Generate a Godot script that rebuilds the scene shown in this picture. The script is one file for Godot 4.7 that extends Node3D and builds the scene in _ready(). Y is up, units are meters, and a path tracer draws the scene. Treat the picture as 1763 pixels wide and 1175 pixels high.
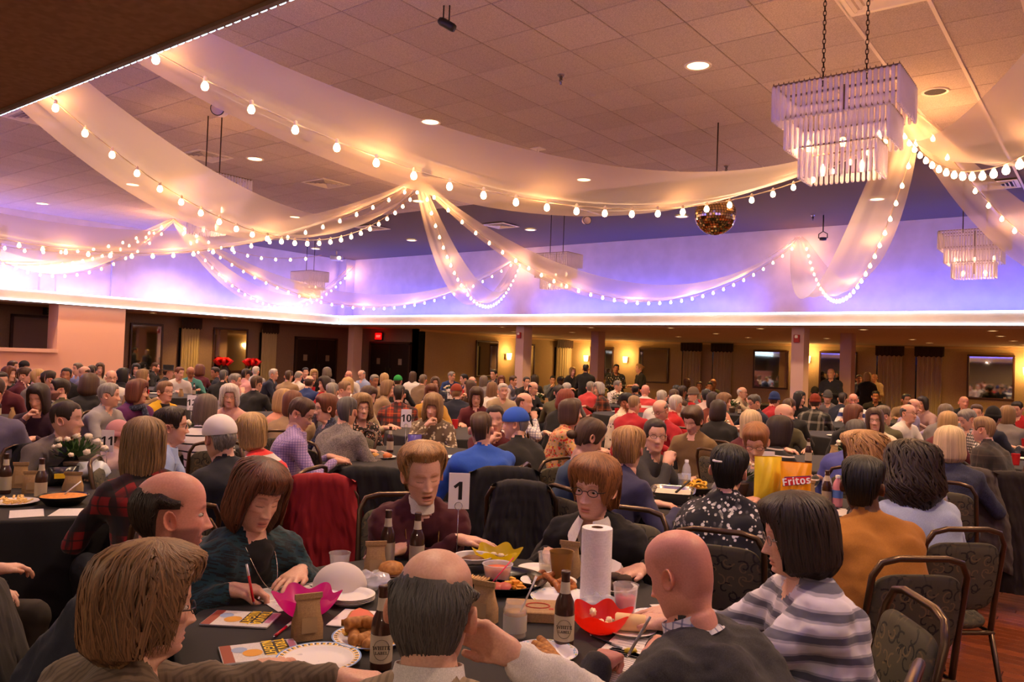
extends Node3D
# A banquet hall on a trivia night: round tables full of guests under tulle drapes, bulb strings and rod chandeliers.
const DOWN := 10.0         # strengths of the lamps
const ANNEX := 3.6
const SCONCE := 0.8
const CHAND := 0.32
const STRING := 0.22
const BULB_GLOW := 14.0
const COVE := 9.5
const LED_GLOW := 6.0
const LED_OUT := 1.3
const SOFFIT := 2.2
const EXPOSURE := 1.15

var used := {}
var mats := {}
var tops := {}
var heads := {}
var bodies := {}
var hands := {}
var folds: FastNoiseLite
var folds_near: FastNoiseLite
var chair0: Node3D
var weave: Texture2D
var skin_grain: Texture2D
var hair_streaks: Texture2D

func _ready() -> void:
	var cam := Camera3D.new()
	cam.name = "camera"
	cam.fov = 46.42
	cam.position = Vector3(0, 1.62, 0)
	cam.basis = Basis(Vector3.UP, 0.655) * Basis(Vector3.RIGHT, 0.0241) * Basis(Vector3.BACK, 0.0360)
	cam.near = 0.05
	cam.far = 120.0
	add_child(cam)
	cam.current = true
	var env := WorldEnvironment.new()
	env.name = "environment"
	var e := Environment.new()
	e.background_mode = Environment.BG_COLOR
	e.background_color = Color(0.01, 0.01, 0.014)
	e.tonemap_mode = Environment.TONE_MAPPER_LINEAR
	e.tonemap_exposure = EXPOSURE
	e.sdfgi_enabled = true
	e.ssao_enabled = true
	e.ssil_enabled = true
	env.environment = e
	add_child(env)
	var t0 := Time.get_ticks_msec()
	folds = FastNoiseLite.new()
	folds.seed = 12
	folds.frequency = 7.0
	folds.fractal_octaves = 2
	weave = tex(speckle(128, 0.84, 1.0, 71, 1, 2))
	skin_grain = noise_tex(0.06, Color(0.90, 0.87, 0.86), Color.WHITE, 256, 72, 4)
	hair_streaks = tex(streaks())
	build_room()
	build_ceiling_fittings()
	print("room ", Time.get_ticks_msec() - t0)
	make_hands()
	print("hands ", Time.get_ticks_msec() - t0)
	build_tables()
	for i in CROWD.size(): crowd_person(CROWD[i], i)
	print("crowd ", Time.get_ticks_msec() - t0)
	build_chairs()
	build_front_people()
	build_items()
	print("front ", Time.get_ticks_msec() - t0)

func streaks() -> Image:
	var i := img(256, 64)
	var r := RandomNumberGenerator.new()
	r.seed = 73
	for x in 256:
		var v := r.randf_range(0.62, 1.15)
		for y in 64:
			v = clampf(v + r.randf_range(-0.05, 0.05), 0.55, 1.2)
			var c := minf(v, 1.0)
			i.set_pixel(x, y, Color(c, c, c))
	return i
const CROWD := [  # x, z, height of the crown, body turn, head turn, head bow, hair, hair colour, skin, top, pose, extras, label, detail
	[-17.69,-6.6,1.254,1.83,0.43,0,"short","brown","L","brown","t","","brown-haired person in brown behind the auburn bob, far left",2],
	[-13.72,-5.07,1.245,2.09,0.0,0,"bob","auburn","L","black","t","","auburn-bobbed woman in black at the far left edge",2],
	[-18.21,-7.01,1.248,-2.99,0.0,0,"short","black","L","black","t","cap:black","person in a black cap beneath the pony-wall ledge",2],
	[-13.09,-5.05,1.256,2.69,0.0,0,"short","brown","L","maroon","t","glasses","brown-haired man in glasses and maroon sweater, far left",2],
	[-12.49,-5.0,1.251,2.72,0.56,0,"short","blond","L","grey","t","","sandy-haired person half hidden behind the maroon sweater",2],
	[-11.74,-4.84,1.251,2.71,0.39,0,"short","dkbrown","L","navy","t","","dark-haired man seen from behind above the bearded man",2],
	[-7.84,-3.15,1.25,0.75,0.0,10,"long","dkbrown","L","plum","c","","long-haired woman in plum V-neck, hand to her mouth",1],
	[-9.17,-3.89,1.25,-1.08,0.77,0,"short","dkbrown","L","olive","t","beard","man with cropped dark hair and beard, in olive, facing left",1],
	[-13.31,-5.74,1.251,0.99,0.0,0,"updo","black","M","black","t","","black-haired woman in black facing the camera, left crowd",2],
	[-16.81,-7.46,1.251,0.2,-0.09,0,"short","greybrown","L","ltblue","t","","grey-brown haired man in pale blue by the peach wall",2],
	[-14.58,-6.59,1.251,0.16,-0.24,0,"fringe","brown","L","slate","t","","balding brown-haired man in slate shirt facing left",2],
	[-15.09,-6.96,1.251,-2.18,0.0,0,"short","dkbrown","L","grey","t","","small dark head beside the standing-eyed woman by the peach wall",2],
	[-17.22,-8.1,1.251,1.68,-0.55,0,"long","brown","L","cream","t","","long-haired woman in cream top against the peach wall",2],
	[-10.1,-4.63,1.251,-2.18,0.0,0,"curly","brown","L","black","t","","woman with long curly brown hair in black, from behind",2],
	[-12.37,-6.0,1.251,1.38,-0.09,0,"fringe","brown","L","white","t","glasses","balding man in glasses and white shirt facing the camera, left",2],
	[-8.03,-3.88,1.252,2.1,0.42,0,"short","grey","L","greyvest","t","","grey-haired man in beige quilted vest and grey sleeves",1],
	[-13.5,-6.75,1.249,-2.86,-0.66,0,"long","black","L","black","t","","woman with long black hair and black top, back turned",2],
	[-17.31,-8.92,1.251,1.56,-0.46,0,"long","black","L","dkgrey","t","","dark-haired woman facing out beside the far-left mirror",2],
	[-12.85,-6.75,1.252,2.48,0.0,0,"long","dkblond","L","tan","t","","woman with long dark-blond hair facing right, left crowd",2],
	[-19.1,-10.34,1.251,2.38,0.0,0,"short","brown","L","black","t","beard","brown-haired bearded man left of the top hat",2],
	[-15.29,-8.55,1.248,2.81,0.0,0,"short","dkbrown","L","black","t","tophat","man in a black top hat and dark jacket",2],
	[-8.41,-4.37,1.26,1.77,0.46,0,"bobfull","auburn","L","purple","t","scarf","woman with full auburn bob in purple sweater and grey scarf",1],
	[-8.72,-4.85,1.24,1.76,0.0,0,"bun","ltbrown","L","yellow","t","glasses collar:black","woman in bright yellow jacket and glasses, hair pinned up",2],
	[-11.07,-4.0,1.251,1.02,0.73,0,"short","dkbrown","L","maroon","t","","dark-haired person in maroon cut by the left picture edge",2],
	[-6.32,-2.21,1.384,-2.43,0.0,0,"short","brown","L","slate","t","","broad-backed person in grey-violet sweater cut by the left edge",1],
	[-5.55,-2.41,1.25,1.67,0.72,0,"crew","dkbrown","L","greyzip","t","collar:navy","dark-haired man in grey quarter-zip pullover, eyes closed, at table eleven",1],
	[-5.86,-2.91,1.061,-3.08,0.0,0,"short","brown","L","lace","t","beanie:pink","person in a pale pink knit beanie behind the number eleven card",1],
	[-3.77,-2.0,1.275,-1.69,-0.51,0,"long","dkblond","L","flannel","t","","woman with long dark-blond hair in red and black flannel, at table eleven",0],
	[-4.85,-2.75,1.245,2.54,0.0,0,"short","dkbrown","L","skyblue","t","glasses collar:skyblue","dark-haired man in glasses and sky-blue shirt looking right",0],
	[-3.99,-2.55,1.259,-1.2,-0.42,0,"short","grey","L","navyblack","t","cap:white","man in white baseball cap and black jacket, back turned",0],
	[-5.9,-3.63,1.25,-1.9,-0.31,0,"bob","greybrown","L","bwstripe","t","","woman with grey bob and black-on-white striped shirt, from behind",1],
	[-7.52,-4.9,1.25,0.52,0.47,0,"bobfull","white","L","palepink","t","glasses","white-haired woman in glasses and pale pink sweater",1],
	[-14.67,-8.43,1.255,1.35,0.4,0,"short","auburn","L","white","t","","reddish-haired person in white right of the top hat",2],
	[-15.43,-9.12,1.252,1.21,0.0,18,"fringe","brown","M","teal","t","glasses","man in teal t-shirt and glasses leaning over food, far left",2],
	[-16.75,-10.12,1.251,-2.38,0.09,0,"curly","auburn","L","maroon","t","","person with curly auburn hair behind the teal t-shirt",2],
	[-15.47,-9.71,1.248,-0.73,0.7,0,"short","dkbrown","M","navy","t","","dark-haired man in navy facing left, far left centre",2],
	[-13.22,-8.47,1.251,-2.32,0.0,0,"short","dkgrey","L","black","t","","man with dark grey hair in black shirt, back turned",2],
	[-11.31,-7.46,1.251,2.3,0.0,0,"short","grey","L","ltgrey","c","","grey-haired man facing right with hand to his face",2],
	[-14.3,-9.68,1.251,-2.86,0.0,0,"short","dkbrown","L","pink","t","","brown-haired person in pink behind the white-haired woman",2],
	[-16.62,-11.52,1.251,-2.53,0.0,0,"short","white","L","ltgrey","t","","small white-haired head below the red gift bows",2],
	[-10.34,-7.19,1.251,-2.88,0.0,0,"short","brown","L","black","t","","brown-haired man in black sweater, back to camera, left centre",2],
	[-14.67,-10.62,1.251,2.23,-0.07,0,"short","white","L","navy","t","","white-haired man in navy shirt facing right",2],
	[-13.35,-10.03,1.254,-2.8,0.32,0,"short","brown","L","tan","t","","small brown head behind the white t-shirt man",2],
	[-13.67,-10.52,1.248,-2.97,0.22,15,"fringe","grey","L","whitetee","t","","bald grey man in white t-shirt leaning forward, back turned",2],
	[-16.26,-12.71,1.252,1.08,0.0,0,"short","black","L","navy","t","","black-haired person in front of the dark doorway",2],
	[-14.72,-11.75,1.251,1.11,-0.04,0,"bob","blond","L","black","t","glasses","blond woman in glasses near the dark doorway",2],
	[-10.93,-8.63,1.246,-2.84,0.42,0,"fringe","brown","L","blue","t","","bald-crowned man in dark blue shirt, back turned",2],
	[-16.17,-13.32,1.249,-2.52,-0.08,0,"curly","greybrown","L","grey","t","","tall grey-brown head left of the corner column",2],
	[-10.35,-8.48,1.249,-0.16,0.0,0,"bob","dkbrown","L","red","t","scarf2","short-haired woman in red with a red scarf, left centre",2],
	[-8.04,-6.72,1.251,-2.05,-0.4,0,"short","grey","L","grey","t","","grey head half hidden beside the red scarf",2],
	[-14.17,-12.31,1.251,0.35,0.51,0,"fringe","grey","R","white","t","","ruddy-faced bald man in white facing the camera, below corner column",2],
	[-14.9,-13.36,1.251,-0.03,0.0,20,"fringe","grey","L","ltblue","t","","bald man in light blue shirt bending forward",2],
	[-9.71,-8.42,1.256,-2.81,0.0,0,"long","blond","L","white","t","","blond head behind the sandy-haired man",2],
	[-8.57,-7.38,1.251,1.99,0.0,0,"short","sandy","L","whitecol","t","","sandy grey-haired man in white collar facing right",2],
	[-11.36,-10.51,1.254,0.6,0.74,0,"short","grey","M","tan","t","","grey-haired man with weathered face, centre crowd",2],
	[-12.27,-11.63,1.251,-1.93,-0.57,0,"bob","blond","L","grey","t","","blond head seen from behind right of the weathered man",2],
	[-8.8,-8.42,1.251,2.44,-0.41,0,"bob","dkblond","L","tan","t","","dark-blond woman facing right behind the plaid shirt",2],
	[-7.13,-6.51,1.25,2.05,-0.35,8,"bob","brown","L","beige","t","","brown-haired woman in beige top looking down right",2],
	[-11.34,-11.12,1.248,-2.7,0.0,0,"short","brown","L","black","t","cap:green","person in a bright green baseball cap",2],
	[-7.38,-7.26,1.251,-2.38,0.0,0,"short","dkbrown","L","redplaid","t","","dark-haired man in orange and black plaid shirt, from behind",2],
	[-13.99,-14.22,1.251,-2.54,0.0,0,"long","brown","L","white","t","","long-haired person in white far behind the green cap",2],
	[-11.78,-12.29,1.251,-3.03,0.3,0,"short","greybrown","L","taupe","t","","broad man in taupe sweater at table sixteen, back turned",2],
	[-10.45,-11.24,1.251,0.26,0.49,0,"long","brown","L","navy","t","","long-haired woman in navy facing out, behind table sixteen",2],
	[-7.51,-8.01,1.251,0.75,0.0,0,"bobbangs","auburn","L","mustard","t","","auburn-fringed woman in mustard beside the sixteen card",2],
	[-14.04,-15.72,1.265,1.02,0.76,0,"short","grey","L","blue","t","","grey-haired person in blue against the beige wall",2],
	[-12.58,-14.53,1.251,-0.51,0.0,0,"short","black","L","blue","t","","black-haired person in blue facing left, centre rear",2],
	[-10.97,-12.94,1.251,0.35,0.0,0,"fringe","grey","L","red","t","","pink-headed bald man in red, centre rear",2],
	[-7.66,-8.69,1.251,-2.27,-0.23,0,"short","sandy","L","navy","t","capback:red","man in a red baseball cap and navy jacket, from behind",2],
	[-8.89,-10.42,1.251,-0.12,-0.48,0,"long","brown","L","brown","c","","brown-haired woman facing left with hand on cheek",2],
	[-6.7,-8.0,1.251,0.46,0.23,10,"bobbangs","brown","L","dkred","t","glasses","brown-fringed woman in glasses and dark red top",2],
	[-11.43,-13.88,1.251,-2.71,0.0,0,"long","greybrown","L","grey","t","","woman with long ash-brown hair from behind, centre rear",2],
	[-13.16,-16.39,1.366,-0.03,0.19,0,"short","black","L","dkgrey","t","","black-haired man bending down below the wall mirror",2],
	[-8.26,-10.26,1.249,-2.64,0.0,0,"long","ltbrown","L","white","t","","woman with light brown hair and white top from behind",2],
	[-11.57,-14.71,1.251,0.22,0.45,0,"bob","auburn","L","lace","t","","auburn-haired woman facing out left of the column",2],
	[-7.78,-9.94,1.252,0.93,0.0,0,"short","white","L","beige","t","wbeard","white-bearded man in beige shirt facing the camera",2],
	[-11.66,-15.29,1.251,1.7,0.0,0,"short","brown","L","slate","t","","brown-haired person at the foot of the fire-alarm column",2],
	[-4.2,-5.27,1.24,0.67,0.0,0,"updo","dkbrown","L","maroon","c","","dark-haired woman in maroon with hand at her mouth",1],
	[-5.49,-5.88,1.25,0.63,-0.05,8,"layered","dkblond","L","dots","c","","woman in taupe blouse with cream polka dots eating a chip",1],
	[-3.58,-4.34,1.25,-2.05,-0.49,0,"short","brown","L","royal","t","glasses","brown-haired man in bright blue fleece, back turned, at table ten",1],
	[-3.71,-4.91,1.261,-1.65,0.55,0,"short","grey","L","blackhood","t","cap:royal","man in royal blue baseball cap and black hoodie",1],
	[-5.62,-7.6,1.25,2.03,0.0,0,"fringe","brown","L","bluecheck","c","","balding man in blue check shirt, hand on his chin",2],
	[-8.46,-11.69,1.251,1.59,0.0,0,"fringe","dkbrown","L","black","t","glasses","balding man in glasses and black jacket facing right",2],
	[-10.92,-14.82,1.251,0.98,0.0,0,"short","dkbrown","L","black","c","","dark-haired man resting his face on his hand by the column",2],
	[-11.76,-16.32,1.283,-3.04,0.0,0,"long","dkbrown","L","black","t","","dark long-haired person right of the fire-alarm column",2],
	[-12.21,-17.76,1.245,0.6,0.0,0,"short","black","L","bluegrey","c","","black-haired man in blue-grey shirt, hand to his face",2],
	[-11.51,-17.12,1.254,2.14,-0.15,0,"short","black","D","black","t","","dark-skinned man in black facing right, rear centre",2],
	[-11.62,-17.67,1.283,1.6,-0.32,0,"short","greybrown","L","olive","t","","grey-brown haired person in olive facing right",2],
	[-7.19,-10.66,1.251,-2.64,0.0,0,"short","dkbrown","L","olive","t","","dark-haired man in olive jacket, back turned",2],
	[-8.0,-12.1,1.251,-2.47,-0.43,0,"short","ltgrey","L","grey","t","","silver head behind the red-haired woman",2],
	[-5.72,-8.62,1.251,-3.08,0.0,0,"curly","red","L","black","t","","woman with bright red curly hair and black top",2],
	[-4.29,-6.58,1.25,2.15,0.0,0,"bobfull","brown","L","floral","t","","brown-bobbed woman in red and yellow floral blouse",1],
	[-8.5,-13.72,1.251,3.14,0.21,0,"short","grey","L","coral","t","","grey-haired person in coral red, back turned",2],
	[-7.99,-13.19,1.251,-1.04,0.62,0,"bobfull","ltgrey","L","brownplaid","t","","silver-haired woman in rust and brown plaid shawl",2],
	[-9.13,-15.91,1.251,1.15,0.59,0,"short","grey","L","whiteprint","t","","grey-haired man in white shirt with dark motifs",2],
	[-7.73,-14.17,1.251,-2.33,-0.4,0,"fringe","black","M","dkgrey","t","","dark bald-crowned man in charcoal jacket, from behind",2],
	[-7.04,-13.29,1.251,-2.83,0.0,0,"bald","grey","R","jersey","t","","pink bald man in a red and white jersey, from behind",2],
	[-5.18,-9.26,1.251,1.96,-0.14,0,"short","black","M","creamprint","t","moustache","black-haired man with moustache in cream printed shirt",2],
	[-4.75,-8.69,1.25,3.02,0.45,0,"crew","sandy","L","redpolo","t","","man with sandy crew cut in red polo, back turned",2],
	[-5.51,-10.93,1.251,-2.85,0.0,0,"short","ltgrey","L","white","t","","grey-haired man in white shirt, back turned, right of red polo",2],
	[-4.07,-8.06,1.25,-0.23,0.0,22,"fringe","greybrown","L","redpolo","t","glasses","balding man in glasses and red shirt looking down",1],
	[-4.57,-9.47,1.251,2.55,0.52,0,"short","white","L","red","t","","white-haired man in red seen from behind",2],
	[-5.74,-11.81,1.251,-2.54,-0.41,0,"short","brown","L","grey","t","","brown head behind the white-haired man in red",2],
	[-6.67,-14.08,1.255,2.46,0.78,0,"short","dkbrown","M","brown","t","","brown-skinned person in brown, rear right centre",2],
	[-9.15,-19.58,1.319,1.46,0.03,0,"bald","black","D","dkgrey","t","","dark-skinned bald man near the curtained windows",2],
	[-7.06,-14.62,1.246,-2.87,0.0,0,"short","black","L","black","t","","small black-haired head left of the curtained windows",2],
	[-6.03,-13.17,1.248,-0.72,0.1,0,"short","greybrown","L","redscarf","t","beanie:greybrown scarf2","man in flat grey cap with red scarf",2],
	[-8.66,-19.28,1.248,0.42,0.0,0,"short","brown","M","grey","t","","tan-faced person between the curtained windows",2],
	[-5.57,-12.7,1.254,-2.99,0.0,0,"short","black","L","lace","t","","black-haired person in pale shirt, back turned, by the curtains",2],
	[-8.17,-18.79,1.255,0.41,0.0,0,"short","black","M","grey","t","","black-haired man facing out in front of the curtain",2],
	[-8.56,-19.92,1.329,1.08,-0.32,0,"fringe","grey","M","olive","t","","balding man in olive against the right-hand curtain",2],
	[-4.9,-11.4,1.243,-3.0,0.0,0,"bob","dkbrown","L","redbrown","t","","dark-bobbed woman in russet, from behind",2],
	[-3.66,-8.67,1.25,-2.74,-0.18,0,"bob","dkbrown","L","black","t","","dark-haired woman in black sweater, back turned, right centre",2],
	[-4.51,-10.89,1.261,1.61,0.0,0,"bob","ltbrown","L","peach","t","","light-haired woman in peach facing right",2],
	[-6.15,-15.78,1.251,1.68,0.0,0,"fringe","white","L","beige","c","glasses","white-haired man in glasses and beige, hands at his mouth",2],
	[-4.31,-11.54,1.248,-0.69,0.0,15,"short","dkgrey","L","navy","c","glasses collar:white","man in glasses and navy jacket, hand to his brow",2],
	[-4.48,-12.89,1.251,2.5,0.63,0,"short","brown","L","redpolo","t","beanie:blue","person in a blue knit cap and red jacket, back turned",2],
	[-3.48,-10.58,1.251,3.11,0.0,0,"short","brown","L","black","t","","brown-haired person in black behind the shaved man",2],
	[-2.91,-8.69,1.25,0.85,0.78,0,"bald","grey","L","olive","t","gbeard","shaved man with grey beard in olive shirt",1],
	[-2.59,-6.87,1.253,2.62,0.53,0,"long","platinum","L","maroon","t","","woman with long platinum hair and maroon top",1],
	[-3.15,-6.89,1.248,-0.09,0.0,22,"spiky","brown","L","vest","t","","woman with spiky brown hair in tan vest and navy sleeves",1],
	[-2.62,-5.11,1.248,1.42,-0.68,0,"updo","dkbrown","L","charcoal","c","glasses","dark-haired woman in glasses and charcoal jacket, fist at her mouth",1],
	[-1.98,-5.35,1.25,0.21,0.05,20,"shortf","strawberry","L","greytee","t","glasses","strawberry-blond woman in glasses and grey tee, head bowed",1],
	[-1.51,-3.73,1.25,-2.85,-0.09,0,"pony","black","L","navydots","t","","black-ponytailed woman in navy polka-dot blouse",0],
	[-2.16,-6.36,1.25,2.51,0.0,0,"bob","dkbrown","L","bwstripe2","t","","dark-bobbed woman in black sweater with white stripes",1],
	[-4.57,-14.44,1.251,0.87,0.48,0,"long","black","L","black","t","","black-haired woman looking up, by the right column",2],
	[-5.49,-18.42,1.258,-3.03,0.0,0,"short","black","L","black","t","beanie:black","person in a black knit cap behind the red bandana",2],
	[-3.81,-12.81,1.251,3.13,0.21,0,"short","brown","L","bwplaid","t","bandana:red","person in red bandana and black-and-white plaid jacket",2],
	[-4.52,-15.97,1.251,0.28,0.0,0,"short","brown","L","greyhood","t","beanie:dkgrey","man in grey beanie and grey hoodie facing out",2],
	[-4.1,-15.44,1.245,2.65,0.57,0,"short","dkbrown","L","navy","t","","dark-haired man in navy, from behind, right rear",2],
	[-3.78,-14.92,1.257,-0.01,0.26,0,"fringe","ltgrey","R","bluejersey","t","glasses gbeard","grey-bearded man in glasses and blue-white jersey",2],
	[-4.16,-18.19,1.251,0.22,0.0,0,"short","black","M","black","t","","man in black shirt facing out before the right curtain",2],
	[-2.42,-9.59,1.255,1.47,0.0,0,"bob","auburn","L","black","t","glasses","auburn-bobbed woman in glasses and black, facing right",2],
	[-2.24,-10.17,1.246,2.91,-0.6,0,"short","greybrown","L","olive","t","","grey-brown haired man seen from behind beside the cream sweater",2],
	[-2.08,-9.07,1.25,0.07,0.16,0,"long","brown","L","creamsw","r","glasses","straight-haired woman in glasses and cream sweater, reaching across",1],
	[-1.67,-6.7,1.25,-2.88,-0.11,0,"short","dkgrey","L","periwinkle","t","","grey-haired man in periwinkle shirt, from behind",1],
	[-1.23,-5.11,1.25,-1.4,0.25,0,"curly","strawblond","L","black","t","glasses","woman with curly strawberry hair and glasses, facing left",0],
	[-2.16,-11.16,1.251,1.24,0.0,0,"fringe","dkgrey","L","white","t","glasses","balding man in glasses and white shirt, right side",2],
	[-2.59,-13.79,1.251,1.45,-0.48,0,"fringe","brown","L","lavender","t","","bald man in lavender shirt behind the white shirt",2],
	[-2.72,-15.18,1.251,-0.35,0.0,0,"bob","dkbrown","L","pinkgrey","c","","dark-haired woman in dusty pink, chin on her hand",2],
	[-3.3,-16.85,1.251,0.23,0.31,0,"short","black","M","tan","t","","brown-faced man far behind the lavender shirt",2],
	[-1.83,-11.76,1.251,3.03,0.0,0,"long","greybrown","L","grey","t","","woman with long ash hair from behind, right side",2],
	[-1.43,-9.33,1.25,2.58,0.54,0,"long","blond","L","dkred","t","","woman with long bright blond hair and dark red top",1],
	[-2.32,-16.8,1.251,0.49,0.0,0,"bald","brown","R","black","t","","bald man in black facing out below the right mirror",2],
	[-1.6,-12.71,1.245,0.59,-0.47,0,"short","brown","L","grey","t","","brown-haired man half hidden behind the checked shirt",2],
	[-1.41,-10.52,1.25,-0.91,0.0,20,"short","grey","L","check","t","","grey-haired man in black-white check shirt looking down",2],
	[-0.97,-6.43,1.25,-3.08,0.0,0,"bobfull","platinum","L","navyknit","t","","woman with smooth platinum bob and navy sweater",1],
	[-1.04,-8.73,1.25,-1.8,0.0,0,"short","sandy","L","dkplaid","t","","sandy-haired man in dark brown plaid jacket",1],
	[-1.26,-11.43,1.251,2.3,0.78,0,"short","black","L","navy","t","beanie:black","man in dark cap and navy jacket, back turned, far right",2],
	[-1.19,-12.27,1.256,2.98,0.0,0,"bob","dkblond","L","grey","t","","dark-blond woman in grey from behind, right edge",2],
	[-1.35,-15.32,1.251,-0.14,-0.13,15,"short","dkbrown","L","red","t","","dark-haired man in red looking down at the right edge",2],
	[-0.9,-3.74,1.25,-2.38,-0.61,0,"shortblack","black","D","mustardwrap","t","glasses","person with short black hair and glasses in a mustard wool wrap",0],
	[-0.86,-4.56,1.25,-2.38,-0.4,0,"curlybig","dkbrown","L","paleblue","t","","woman with thick curly brown hair and pale blue sweater",0],
	[-4.34,-3.0,1.227,-1.16,-0.93,0,"braid","blond","L","chevron","t","","woman with blond side braid and coral-striped sweater",0],
	[-5.07,-3.94,1.274,2.54,-0.4,18,"short","brown","L","lavcheck","t","glasses collar:lavcheck","man in glasses and lavender check shirt looking down",1],
	[-6.26,-4.76,1.25,-2.4,0.0,0,"bob","auburn","L","tan","t","","auburn head behind the lavender check shirt",1],
	[-6.79,-5.05,1.237,1.98,0.0,0,"bob","blond","L","peach","t","","blond woman in peach behind the braided woman",1],
	[-5.7,-4.7,1.254,-0.43,0.0,0,"shortf","auburn","L","navyfloral","t","glasses","short-haired woman in glasses and navy floral blouse, facing left",1],
	[-5.17,-4.49,1.265,3.11,0.53,0,"short","dkgrey","L","greyknit","t","","broad grey-haired man in grey knit sweater with dark elbow patches",1],
	[-5.86,-5.27,1.227,1.31,-0.21,0,"curly","dkblond","L","dkfloral","t","glasses","curly blond woman in glasses and dark floral blouse",1],
	[-2.81,-4.55,1.253,2.03,0.45,22,"bunlow","brown","L","denim","t","","woman with brown hair in a low bun and denim-blue sweater",1],
	[-2.3,-4.16,1.25,2.7,0.6,0,"shortf","strawblond","L","purplefleece","t","","person with cropped strawberry hair in purple-navy fleece",0],
	[-3.83,-1.24,1.129,2.31,0.0,0,"short","brown","L","charcoal","t","","person in blue jeans cut by the left edge at table eleven",0],
	[-10.43,-16.59,1.579,-2.75,0.0,0,"short","black","M","blackgold","s","","standing person in black t-shirt with gold print",2],
	[-10.96,-16.81,1.493,0.93,0.0,0,"bob","dkblond","L","black","s","","standing woman in black with light hair left of the inner column",2],
	[-10.6,-18.35,1.605,0.52,0.0,0,"short","black","M","blackprint","s","","standing man in black patterned shirt by the wall sconce",2],
	[-9.88,-18.27,1.641,-0.73,0.0,0,"updo","blond","L","black","s","","standing blond woman in black dress by the wall mirror",2],
	[-5.3,-18.94,1.691,-0.08,0.0,0,"bald","brown","L","navy","s","","standing bald man in dark navy shirt between the columns",2],
	[-5.51,-22.26,1.56,0.42,0.0,0,"short","dkbrown","M","bluegrey","s","","standing dark-haired man in blue-grey, arms folded",2],
	[-5.08,-21.33,1.629,-3.08,0.0,0,"bob","blond","L","black","s","","standing blond woman in black, back turned, right rear",2],
	[-5.44,-23.57,1.604,-0.3,0.0,0,"bald","grey","M","tan","s","","standing bald man in tan shirt beside the right curtain",2],
]
const TABLES := [
	[-1.72, -2.03, "1", "black-ponytailed woman in navy polka-dot blouse"],
	[-5.00, -2.15, "11", "dark-haired man in grey quarter-zip pullover"],
	[-4.85, -5.00, "10", "broad grey-haired man in grey knit sweater"],
	[-1.90, -5.00, "2", "strawberry-blond woman in glasses and grey tee"],
	[-2.00, -7.90, "", "straight-haired woman in glasses and cream sweater"],
	[-3.80, -13.80, "", "person in red bandana"],
	[-13.80, -11.30, "", "bald grey man in white t-shirt"],
	[-7.00, -4.00, "", "white-haired woman in glasses"],
	[-8.50, -9.40, "", "woman with light brown hair"],
	[-16.20, -8.90, "", "man in teal t-shirt and glasses"],
	[-8.50, -14.90, "", "dark bald-crowned man in charcoal jacket"],
	[-6.70, -12.40, "", "pink bald man in a red"],
	[-13.80, -7.80, "", "man with dark grey hair"],
	[-4.10, -9.70, "", "white-haired man in red seen from behind"],
	[-11.30, -5.80, "", "dark-haired man seen from behind"],
	[-13.20, -15.20, "", "black-haired person in blue facing left"],
	[-10.60, -17.70, "", "standing man in black patterned shirt"],
	[-6.20, -7.00, "", "balding man in blue check shirt"],
	[-3.10, -16.00, "", "brown-faced man far behind the lavender shirt"],
	[-16.60, -6.40, "", "grey-brown haired man in pale blue"],
	[-10.10, -3.40, "", "man with cropped dark hair and beard"],
	[-10.80, -9.70, "", "grey-haired man with weathered face"],
	[-9.00, -12.60, "", "balding man in glasses and black jacket"],
	[-1.50, -14.20, "", "dark-haired man in red looking down"],
	[-7.60, -19.40, "", "black-haired man facing out in front"],
	[-6.00, -14.90, "", "white-haired man in glasses and beige"],
	[-0.50, -12.10, "", "dark-blond woman in grey from behind"],
	[-17.50, -10.90, "", "small white-haired head"],
	[-11.90, -13.30, "", "woman with long ash-brown hair from behind"],
	[-14.40, -5.50, "", "auburn-bobbed woman in black at the far"],
	[-16.80, -14.20, "", "tall grey-brown head left"],
	[-9.10, -6.80, "", "sandy grey-haired man in white collar facing"],
	[-0.50, -9.80, "", "woman with long bright blond hair"],
	[-2.80, -11.60, "", "balding man in glasses and white shirt"],
]
# ---------------------------------------------------------------- helpers: nodes
func numbered(called: String) -> String:
	var n: int = used.get(called, 0)
	used[called] = n + 1
	return called if n == 0 else "%s_%03d" % [called, n]

func meta(o: Node, label: String, category: String, group := "", kind := "") -> void:
	if label: o.set_meta("label", label)
	if category: o.set_meta("category", category)
	if group: o.set_meta("group", group)
	if kind: o.set_meta("kind", kind)

func thing(called: String, label: String, category: String, at := Vector3.ZERO, turn := 0.0, group := "") -> Node3D:
	var o := Node3D.new()
	o.name = numbered(called)
	add_child(o)
	o.position = at
	o.rotation.y = turn
	meta(o, label, category, group)
	return o

func part(called: String, m: Mesh, mt, parent: Node, xf := Transform3D.IDENTITY) -> MeshInstance3D:
	var o := MeshInstance3D.new()
	o.name = called if parent != self else numbered(called)
	o.mesh = m
	if mt is Material: o.material_override = mt
	parent.add_child(o, true)
	o.transform = xf
	return o

func struct(called: String, m: Mesh, mt: Material, xf := Transform3D.IDENTITY) -> MeshInstance3D:
	var o := part(called, m, mt, self, xf)
	o.set_meta("kind", "structure")
	return o

func T(x: float, y: float, z: float, turn := 0.0) -> Transform3D:
	return Transform3D(Basis(Vector3.UP, turn), Vector3(x, y, z))

# ---------------------------------------------------------------- helpers: materials and textures
func srgb(r: float, g: float, b: float) -> Color:
	return Color(r / 255.0, g / 255.0, b / 255.0)

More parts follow.
